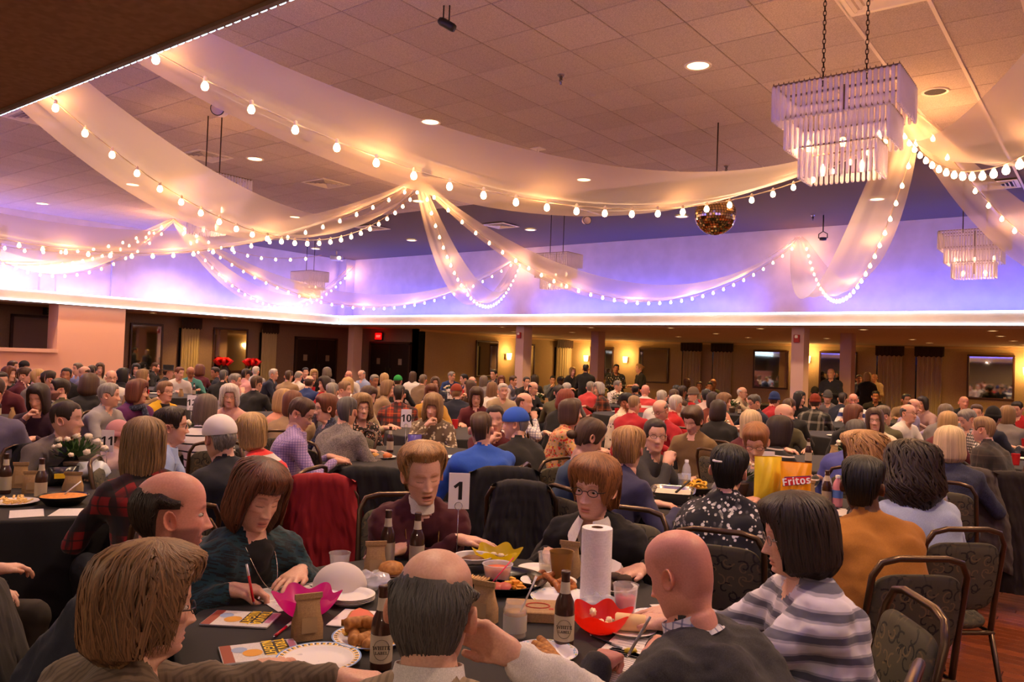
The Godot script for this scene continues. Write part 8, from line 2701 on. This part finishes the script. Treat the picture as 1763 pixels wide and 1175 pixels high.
	# burger on its wrapper
	var bg := thing("burger", "burger in seeded bun beside the standing paper bag", "burger", P.call(-2.24, -2.20))
	part("lower_bun", lathe([Vector2(0.0005, 0.0), Vector2(0.045, 0.0), Vector2(0.05, 0.012), Vector2(0.046, 0.018), Vector2(0.0005, 0.018)], 20), crust, bg)
	part("filling", lathe([Vector2(0.0005, 0.018), Vector2(0.053, 0.018), Vector2(0.054, 0.028), Vector2(0.0005, 0.030)], 20), mat(srgb(92, 50, 30), 0.7), bg)
	part("upper_bun", lathe([Vector2(0.05, 0.030), Vector2(0.051, 0.042), Vector2(0.04, 0.060), Vector2(0.02, 0.068), Vector2(0.0005, 0.069)], 20), crust, bg)
	# mustard jar with spoon
	var jr := thing("mustard_jar", "open glass jar of mustard with printed label and spoon", "jar", P.call(-1.50, -2.02), 0.6)
	part("jar_glass", lathe([Vector2(0.0005, 0.0), Vector2(0.034, 0.0), Vector2(0.037, 0.005), Vector2(0.037, 0.085), Vector2(0.031, 0.098), Vector2(0.032, 0.108), Vector2(0.029, 0.108), Vector2(0.028, 0.097), Vector2(0.034, 0.083), Vector2(0.034, 0.006)], 24), shared_mat("clear"), jr)
	part("mustard", lathe([Vector2(0.0005, 0.004), Vector2(0.0335, 0.006), Vector2(0.0335, 0.080), Vector2(0.0005, 0.078)], 20), mat(srgb(196, 142, 36), 0.5), jr)
	part("paper_label", lathe([Vector2(0.0374, 0.02), Vector2(0.0376, 0.072)], 24), mat(srgb(186, 180, 170), 0.8), jr)
	part("spoon", tube([Vector3(0, 0.04, 0), Vector3(0.05, 0.16, 0.0), Vector3(0.062, 0.19, -0.005)], [0.003, 0.003, 0.004], 6), mat(srgb(226, 222, 226), 0.3), jr)
	# carton with red print
	var ct := thing("takeaway_carton", "flat brown takeaway carton with round red print", "box", P.call(-1.565, -2.235), 0.62)
	part("carton", bevel_box(Vector3(0.22, 0.035, 0.15), 0.003), shared_mat("kraft"), ct, T(0, 0.0175, 0))
	var rg := []
	for i in 20: rg.append(Vector3(cos(TAU * i / 20.0) * 0.04, 0.0355, sin(TAU * i / 20.0) * 0.028))
	part("printed_ring", tube(rg, 0.003, 5, true), mat(srgb(168, 62, 40), 0.7), ct)
	for k in 3: part("printed_mark", box(Vector3(0.016, 0.001, 0.018)), mat(srgb(168, 62, 40), 0.7), ct, T(0.045 + 0.022 * k, 0.0355, 0.03 - 0.004 * k))
	# wrap sandwich, brownies
	var sw := thing("wrap_sandwich", "cut wrap sandwich on the small white plate", "sandwich", P.call(-1.25, -2.31) + Vector3(0, 0.005, 0), 0.5)
	part("tortilla", lathe([Vector2(0.022, -0.05), Vector2(0.027, -0.045), Vector2(0.028, 0.045), Vector2(0.022, 0.05)], 18), mat(srgb(222, 190, 138), 0.8), sw, Transform3D(Basis(Vector3.BACK, PI / 2), Vector3(0, 0.028, 0)))
	part("filling", lathe([Vector2(0.0005, -0.048), Vector2(0.024, -0.047), Vector2(0.024, 0.047), Vector2(0.0005, 0.048)], 18), mat(srgb(122, 66, 48), 0.8), sw, Transform3D(Basis(Vector3.BACK, PI / 2), Vector3(0, 0.028, 0)))
	for k in 6:
		var o := part("brownie", lump(0.028, 50 + k, 1.1, 0.6, 1.0), mat(srgb(58, 36, 26), 0.85), self, T(-1.53 + 0.04 * cos(k * 1.05), TOP + 0.022 + 0.018 * (k / 4), -2.70 + 0.035 * sin(k * 1.05)))
		meta(o, "dark chocolate brownie piece on the plate by the paper towels, %s" % ["right", "right front", "left front", "left", "upper left", "upper right"][k], "brownie", "brownie pieces")
	# crumpled clear wrappers
	for e in [[-2.21, -2.08, 0.05, "crumpled clear wrapper beside the burger"], [-1.43, -2.42, 0.05, "crumpled clear wrapper between red bowl and paper towels"], [-1.66, -2.84, 0.06, "white plastic bag lying before the black cardigan"]]:
		var o := part("crumpled_wrapper", lump(e[2], 60 + int(e[0] * 10), 1.3, 0.6, 1.1, 0.5), shared_mat("film") if e[2] < 0.055 else mat(srgb(216, 208, 208), 0.5), self, T(e[0], TOP + e[2] * 0.5, e[1]))
		meta(o, e[3], "wrapper")
	# small bits: yellow tub lid, ribbons, sweets
	var lid := part("tub_lid", lathe([Vector2(0.0005, 0.0), Vector2(0.045, 0.0), Vector2(0.047, 0.012), Vector2(0.044, 0.015), Vector2(0.0005, 0.015)], 24), mat(srgb(176, 142, 52), 0.6), self, T(-1.40, TOP, -1.86))
	meta(lid, "yellowish round tub lid beside the breadsticks", "lid")
	var lr := thing("white_tub", "white lidded tub with leftovers behind the dip tray", "tub", P.call(-2.12, -2.55), 0.4)
	part("tub_wall", lathe([Vector2(0.06, 0.0), Vector2(0.078, 0.05), Vector2(0.085, 0.052), Vector2(0.08, 0.055), Vector2(0.074, 0.05), Vector2(0.057, 0.003), Vector2(0.0005, 0.003)], 28), mat(srgb(206, 200, 200), 0.4), lr)
	part("leftovers", lump(0.045, 70, 1.2, 0.5, 1.0), mat(srgb(122, 84, 60), 0.8), lr, T(0, 0.03, 0))
	var k2 := 0
	for e in [[-2.17, -1.86, srgb(20, 120, 84)], [-1.69, -1.63, srgb(30, 110, 60)], [-1.58, -1.50, srgb(206, 30, 40)], [-1.89, -1.66, srgb(214, 160, 50)], [-1.16, -2.15, srgb(206, 180, 50)], [-1.99, -1.60, srgb(150, 150, 110)]]:
		var o := part("wrapped_sweet", lump(0.013, 80 + k2, 1.6, 0.6, 1.0, 0.3), mat(e[2], 0.3), self, T(e[0], TOP + 0.008, e[1], k2))
		meta(o, ["green sweet beside the plate stack", "green sweet right of the sausage rolls", "red sweet in front of the nearest bottle", "yellow sweet left of the sausage rolls", "yellow sweet by the score card", "pale sweet beside the front paper bag"][k2], "sweet", "wrapped sweets")
		k2 += 1
	build_other_tables()

func flowers(p: Vector3, label: String, seed_: int, s := 1.0) -> void:
	var t := thing("flower_centrepiece", label, "flowers", p, 0.0, "flower centrepieces")
	t.scale = Vector3.ONE * s
	part("pot", lathe([Vector2(0.0005, 0.0), Vector2(0.05, 0.0), Vector2(0.065, 0.09), Vector2(0.058, 0.09), Vector2(0.0005, 0.08)], 16), mat(srgb(90, 70, 60), 0.6), t)
	var r := RandomNumberGenerator.new()
	r.seed = seed_
	var st := st_new()
	for k in 90:
		var a := r.randf() * TAU
		var e := r.randf_range(0.1, 1.3)
		var d := Vector3(cos(a) * cos(e), sin(e) * 0.8, sin(a) * cos(e))
		var c := Vector3(0, 0.10, 0) + d * r.randf_range(0.07, 0.17)
		var b := frame_of(d)
		quad(st, c - b.x * 0.014, c + b.z * 0.035 + b.y * 0.006, c + b.x * 0.014, c - b.z * 0.035)
	part("foliage", done(st), mat(srgb(52, 84, 36), 0.8), t).set_meta("kind", "stuff")
	for k in 12:
		var a := r.randf() * TAU
		var e := r.randf_range(0.2, 1.4)
		part("bloom", lump(r.randf_range(0.012, 0.024), seed_ + k, 1.0, 0.8, 1.0, 0.35), mat(srgb(232, 218, 196), 0.8), t, T(cos(a) * cos(e) * 0.16, 0.12 + sin(e) * 0.13, sin(a) * cos(e) * 0.16))

func water_bottle(p: Vector3, label: String, c := Color(0.85, 0.9, 1.0), drink = null) -> void:
	var t := thing("plastic_bottle", label, "bottle", p, 0.0, "plastic bottles")
	part("bottle_wall", shared("wbottle", lathe.bind([Vector2(0.0005, 0.0), Vector2(0.03, 0.0), Vector2(0.032, 0.01), Vector2(0.032, 0.125), Vector2(0.026, 0.155), Vector2(0.013, 0.18), Vector2(0.012, 0.19)], 18)), drink if drink != null else shared_mat("film"), t)
	part("bottle_cap", shared("wcap", lathe.bind([Vector2(0.0145, 0.185), Vector2(0.0145, 0.203), Vector2(0.0005, 0.204)], 14)), mat(srgb(232, 232, 236), 0.5), t)
	part("label_band", shared("wband", lathe.bind([Vector2(0.0325, 0.06), Vector2(0.0325, 0.11)], 18)), mat(c, 0.6), t)

func chip_bag(p: Vector3, turn: float, w: float, h: float, c: Color, label: String) -> Node3D:
	var t := thing("chip_bag", label, "snack bag", p, turn, "snack bags")
	var f := func(i, j):
		var u: float = j / 20.0 * 2.0 - 1.0
		var s: float = i / 12.0
		var side: float = 1.0
		var th: float = 0.06 * pow(maxf(0.0, 1.0 - pow(absf(u), 2.4)), 0.6) * pow(sin(PI * clampf(s * 0.92 + 0.08, 0, 1)), 0.6)
		return Vector3(u * w / 2 * (1.0 - 0.05 * sin(PI * s)), h * (1.0 - s), th * (1.0 + 0.08 * sin(u * 9.0 + s * 7.0)))
	var g := grid_mesh(13, 21, f)
	part("foil_front", g, mat(c, 0.25), t)
	part("foil_back", g, mat(c, 0.25), t, Transform3D(Basis(Vector3.UP, PI), Vector3.ZERO))
	return t

func build_other_tables() -> void:
	var P := func(x: float, z: float) -> Vector3: return Vector3(x, TOP, z)
	var pm: Material = mat(srgb(226, 220, 216), 0.7)
	# table eleven
	sign_card(P.call(-5.58, -2.70), "11", 0.72, "white card with the number eleven", 0.13)
	bottle(P.call(-5.06, -1.88), "brown beer bottle at the left edge of table eleven", false, 1.0)
	bottle(P.call(-4.74, -1.94), "brown beer bottle beside the chips plate on table eleven", false, 1.0)
	bottle(P.call(-5.20, -2.85), "brown beer bottle before the sky-blue shirt", false, 1.0)
	bag(P.call(-5.22, -2.02), 1.0, 0.15, "leftmost brown paper bag on table eleven")
	bag(P.call(-5.0, -2.0), 1.1, 0.125, "squat brown paper bag between the bottles of table eleven", 0.10)
	bag(P.call(-4.83, -2.15), 0.9, 0.125, "brown paper bag behind the orange dip on table eleven", 0.10)
	flowers(P.call(-5.42, -2.42), "white-flowered centrepiece on table eleven", 5, 1.1)
	var cb := chip_bag(P.call(-5.12, -2.22), 1.2, 0.17, 0.12, srgb(40, 40, 44), "black and yellow snack bag on table eleven")
	part("printed_patch", box(Vector3(0.10, 0.03, 0.004)), mat(srgb(240, 200, 40), 0.4), cb, T(0, 0.07, 0.062))
	var wb := part("plastic_carrier_bag", lump(0.09, 44, 1.4, 0.7, 1.0, 0.4), mat(srgb(206, 214, 222), 0.35), self, T(-5.22, TOP + 0.06, -2.45))
	meta(wb, "white and teal plastic bag before the flowers", "bag")
	var tp := plate(P.call(-4.70, -1.80), 0.115, "paper plate heaped with crinkle chips on table eleven", pm)
	for k in 22: part("chip", bevel_box(Vector3(0.05, 0.006, 0.012), 0.002), mat(srgb(226, 188, 116), 0.8), tp, Transform3D(Basis(Vector3(0.3, 1, 0.2 * (k % 3)).normalized(), k * 1.1), Vector3(0.05 * sin(k * 2.1), 0.012 + 0.004 * (k % 6), 0.05 * cos(k * 1.3))))
	var db := thing("dip_bowl", "black bowl of orange cheese dip with spoon on table eleven", "bowl", P.call(-4.53, -1.97))
	part("bowl_wall", lathe([Vector2(0.0005, 0.0), Vector2(0.08, 0.0), Vector2(0.125, 0.05), Vector2(0.12, 0.052), Vector2(0.078, 0.006)], 28), mat(srgb(22, 20, 24), 0.3), db)
	part("dip", lathe([Vector2(0.115, 0.045), Vector2(0.06, 0.052), Vector2(0.0005, 0.055)], 24), textured(noise_tex(0.05, Color(0.8, 0.7, 0.6), Color.WHITE, 64, 90), srgb(232, 152, 44), 0.6, 10.0), db)
	part("spoon", tube([Vector3(0, 0.05, 0), Vector3(0.02, 0.12, -0.08)], 0.004, 6), mat(srgb(226, 226, 230), 0.3), db)
	sheet(P.call(-4.40, -1.74), 1.2, 0.15, 0.21, "booklet lying at the edge of table eleven", "booklet", "booklet")
	sheet(P.call(-4.30, -1.90), 0.9, 0.14, 0.20, "pale green leaflet at the edge of table eleven", "leaflet", "leaflet")
	# table ten
	sign_card(P.call(-4.78, -4.80), "10", 0.70, "white card with the number ten", 0.27)
	bottle(P.call(-5.22, -5.05), "dark bottle on table ten, left of the number card")
	cup(P.call(-4.92, -5.12), 0.045, 0.05, 0.18, "steel tumbler beside the polka-dot blouse", mat(Color(0.7, 0.68, 0.66), 0.25, 1.0))
	var bl := chip_bag(P.call(-4.80, -4.93), 0.7, 0.12, 0.2, srgb(92, 84, 170), "purple and yellow gift bag beside the number ten")
	part("printed_patch", box(Vector3(0.05, 0.12, 0.004)), mat(srgb(228, 180, 50), 0.4), bl, T(0.02, 0.07, 0.06))
	var fp := plate(P.call(-4.95, -4.70), 0.12, "paper plate of food at the near side of table ten", shared_mat("rim"))
	plate(P.call(-4.55, -5.20), 0.12, "paper plate before the blue cap on table ten", shared_mat("rim2"))
	for k in 8: part("snack", lump(0.03, 200 + k, 1.2, 0.7, 1.0), mat([srgb(222, 170, 96), srgb(190, 110, 60), srgb(232, 200, 150)][k % 3], 0.8), fp, T(0.06 * sin(k * 2.0), 0.025, 0.06 * cos(k * 2.0)))
	# table two
	sign_card(P.call(-1.90, -5.37), "2", 0.55, "white card with the number two", 0.16)
	var fb := chip_bag(P.call(-1.63, -5.12), 0.35, 0.19, 0.285, srgb(238, 160, 28), "orange and red corn-chip bag standing on table two")
	part("red_band", box(Vector3(0.17, 0.085, 0.004)), mat(srgb(196, 26, 30), 0.3), fb, T(0, 0.055, 0.060))
	part("blue_patch", prism(PackedVector2Array([Vector2(-0.08, -0.03), Vector2(0.08, 0.0), Vector2(0.085, 0.05), Vector2(-0.07, 0.03)]), 0.004), mat(srgb(70, 40, 120), 0.4), fb, T(0, 0.165, 0.0615))
	part("red_patch", prism(PackedVector2Array([Vector2(-0.075, -0.026), Vector2(0.077, 0.003), Vector2(0.08, 0.045), Vector2(-0.065, 0.026)]), 0.004), mat(srgb(206, 24, 30), 0.4), fb, T(0, 0.165, 0.0625))
	part("lettering", text_mesh("Fritos", 0.062, 0.003), mat(srgb(244, 240, 240), 0.4), fb, Transform3D(Basis(Vector3.BACK, 0.18), Vector3(0.0, 0.175, 0.066)))
	chip_bag(P.call(-1.82, -5.15), 0.9, 0.2, 0.30, srgb(226, 196, 50), "yellow snack bag behind the corn-chip bag")
	flowers(P.call(-2.05, -5.25), "leafy centrepiece beside the number two card", 9, 1.0)
	water_bottle(P.call(-1.54, -5.48), "clear water bottle behind the twisted paper bag")
	water_bottle(P.call(-2.45, -5.28), "clear water bottle before the charcoal jacket")
	water_bottle(P.call(-1.44, -5.36), "bottle of pink drink with blue label", srgb(90, 130, 210), mat(srgb(226, 150, 160), 0.2))
	bottle(P.call(-1.50, -5.34), "brown beer bottle before the water bottle on table two")
	bag(P.call(-1.62, -5.36), 0.5, 0.15, "twisted brown paper bag on table two", 0.08)
	cup(P.call(-1.70, -5.38), 0.032, 0.042, 0.11, "empty clear cup beside the corn-chip bag", shared_mat("clear"))
	cup(P.call(-1.40, -4.86), 0.03, 0.04, 0.10, "cup of red drink by the mustard wrap's hand", shared_mat("clear"), mat(srgb(200, 24, 40), 0.15), 0.8)
	cup(P.call(-2.40, -5.12), 0.028, 0.036, 0.12, "glass of dark cola by the foil tray", shared_mat("clear"), mat(srgb(50, 24, 18), 0.1), 0.7)
	var ft := thing("foil_tray", "deep foil tray with serving spoon on table two", "tray", P.call(-2.28, -4.72), 0.4)
	part("tray_wall", grid_mesh(4, 81, func(i, j):
		var a: float = TAU * j / 80.0
		var k: float = pow(pow(absf(cos(a)), 5) + pow(absf(sin(a)), 5), -0.2)
		var sc: float = [0.82, 1.0, 1.08, 1.10][3 - i] + (0.006 * cos(j * PI) if i < 3 else 0.0)
		return Vector3(-sin(a) * 0.13 * k * sc, [0.075, 0.072, 0.07, 0.0][i], -cos(a) * 0.17 * k * sc)), shared_mat("foil"), ft)
	part("food", box(Vector3(0.22, 0.01, 0.29)), mat(srgb(206, 190, 176), 0.8), ft, T(0, 0.05, 0))
	part("serving_spoon", tube([Vector3(0.02, 0.06, 0.02), Vector3(0.10, 0.12, -0.12)], 0.008, 6), mat(srgb(24, 22, 24), 0.4), ft)
	var rg := thing("onion_ring_bowl", "dark bowl of golden onion rings on table two", "bowl", P.call(-2.30, -5.10))
	part("bowl_wall", lathe([Vector2(0.0005, 0.0), Vector2(0.07, 0.0), Vector2(0.12, 0.05), Vector2(0.116, 0.052), Vector2(0.068, 0.006)], 24), mat(srgb(60, 56, 50), 0.4), rg)
	var ring := []
	for i in 12: ring.append(Vector3(cos(TAU * i / 12.0) * 0.03, 0, sin(TAU * i / 12.0) * 0.03))
	for k in 9: part("onion_ring", tube(ring, 0.008, 6, true), mat(srgb(228, 176, 50), 0.7), rg, Transform3D(Basis(Vector3(1, 0.4, sin(k * 2.0)).normalized(), 0.7 * k), Vector3(0.05 * cos(k * 2.4), 0.05 + 0.006 * (k % 3), 0.05 * sin(k * 2.4))))
	var bd := thing("bread_bag", "clear bag of sliced golden bread at the near side of table two", "bread", P.call(-1.55, -4.66), 0.8)
	for k in 6: part("bread_slice", lump(0.05, 300 + k, 0.4, 0.75, 1.0, 0.15), mat(srgb(222, 160, 84), 0.8), bd, T(-0.12 + 0.045 * k, 0.04, 0.01 * (k % 2)))
	part("clear_film", lump(0.10, 310, 1.6, 0.55, 0.75, 0.25), shared_mat("film"), bd, T(0, 0.05, 0))
	var bc := part("blue_cloth", lump(0.06, 320, 1.3, 0.6, 1.0, 0.5), mat(srgb(26, 60, 190), 0.7), self, T(-2.50, TOP + 0.03, -4.98))
	meta(bc, "bright blue crumpled cloth held over table two", "cloth")
	sheet(P.call(-1.38, -5.18), 0.3, 0.22, 0.28, "white paper beside the pink drink on table two")
	# other tables: cards, flowers, plates, bottles
	sign_card(P.call(-8.05, -9.0), "16", 0.68, "white card with the number sixteen", 0.25)
	sign_card(P.call(-7.40, -4.40), "12", 0.75, "white card with the number twelve", 0.25)
	for i in range(4, TABLES.size()):
		var e: Array = TABLES[i]
		var by: String = "on the table by the " + e[3]
		var r := RandomNumberGenerator.new()
		r.seed = 500 + i
		if i % 3 == 1: flowers(P.call(e[0], e[1]), "flowers " + by, 20 + i, 1.0)
		var a := r.randf() * TAU
		plate(P.call(e[0] + cos(a) * 0.5, e[1] + sin(a) * 0.5), 0.12, "white plate " + by, pm)
		a += 1.9
		bottle(P.call(e[0] + cos(a) * 0.4, e[1] + sin(a) * 0.4), "beer bottle " + by)
		a += 1.5
		bag(P.call(e[0] + cos(a) * 0.42, e[1] + sin(a) * 0.42), a, 0.14, "paper bag " + by)
		a += 1.3
		cup(P.call(e[0] + cos(a) * 0.5, e[1] + sin(a) * 0.5), 0.03, 0.04, 0.11, "red cup " + by, mat(srgb(190, 26, 30), 0.5))
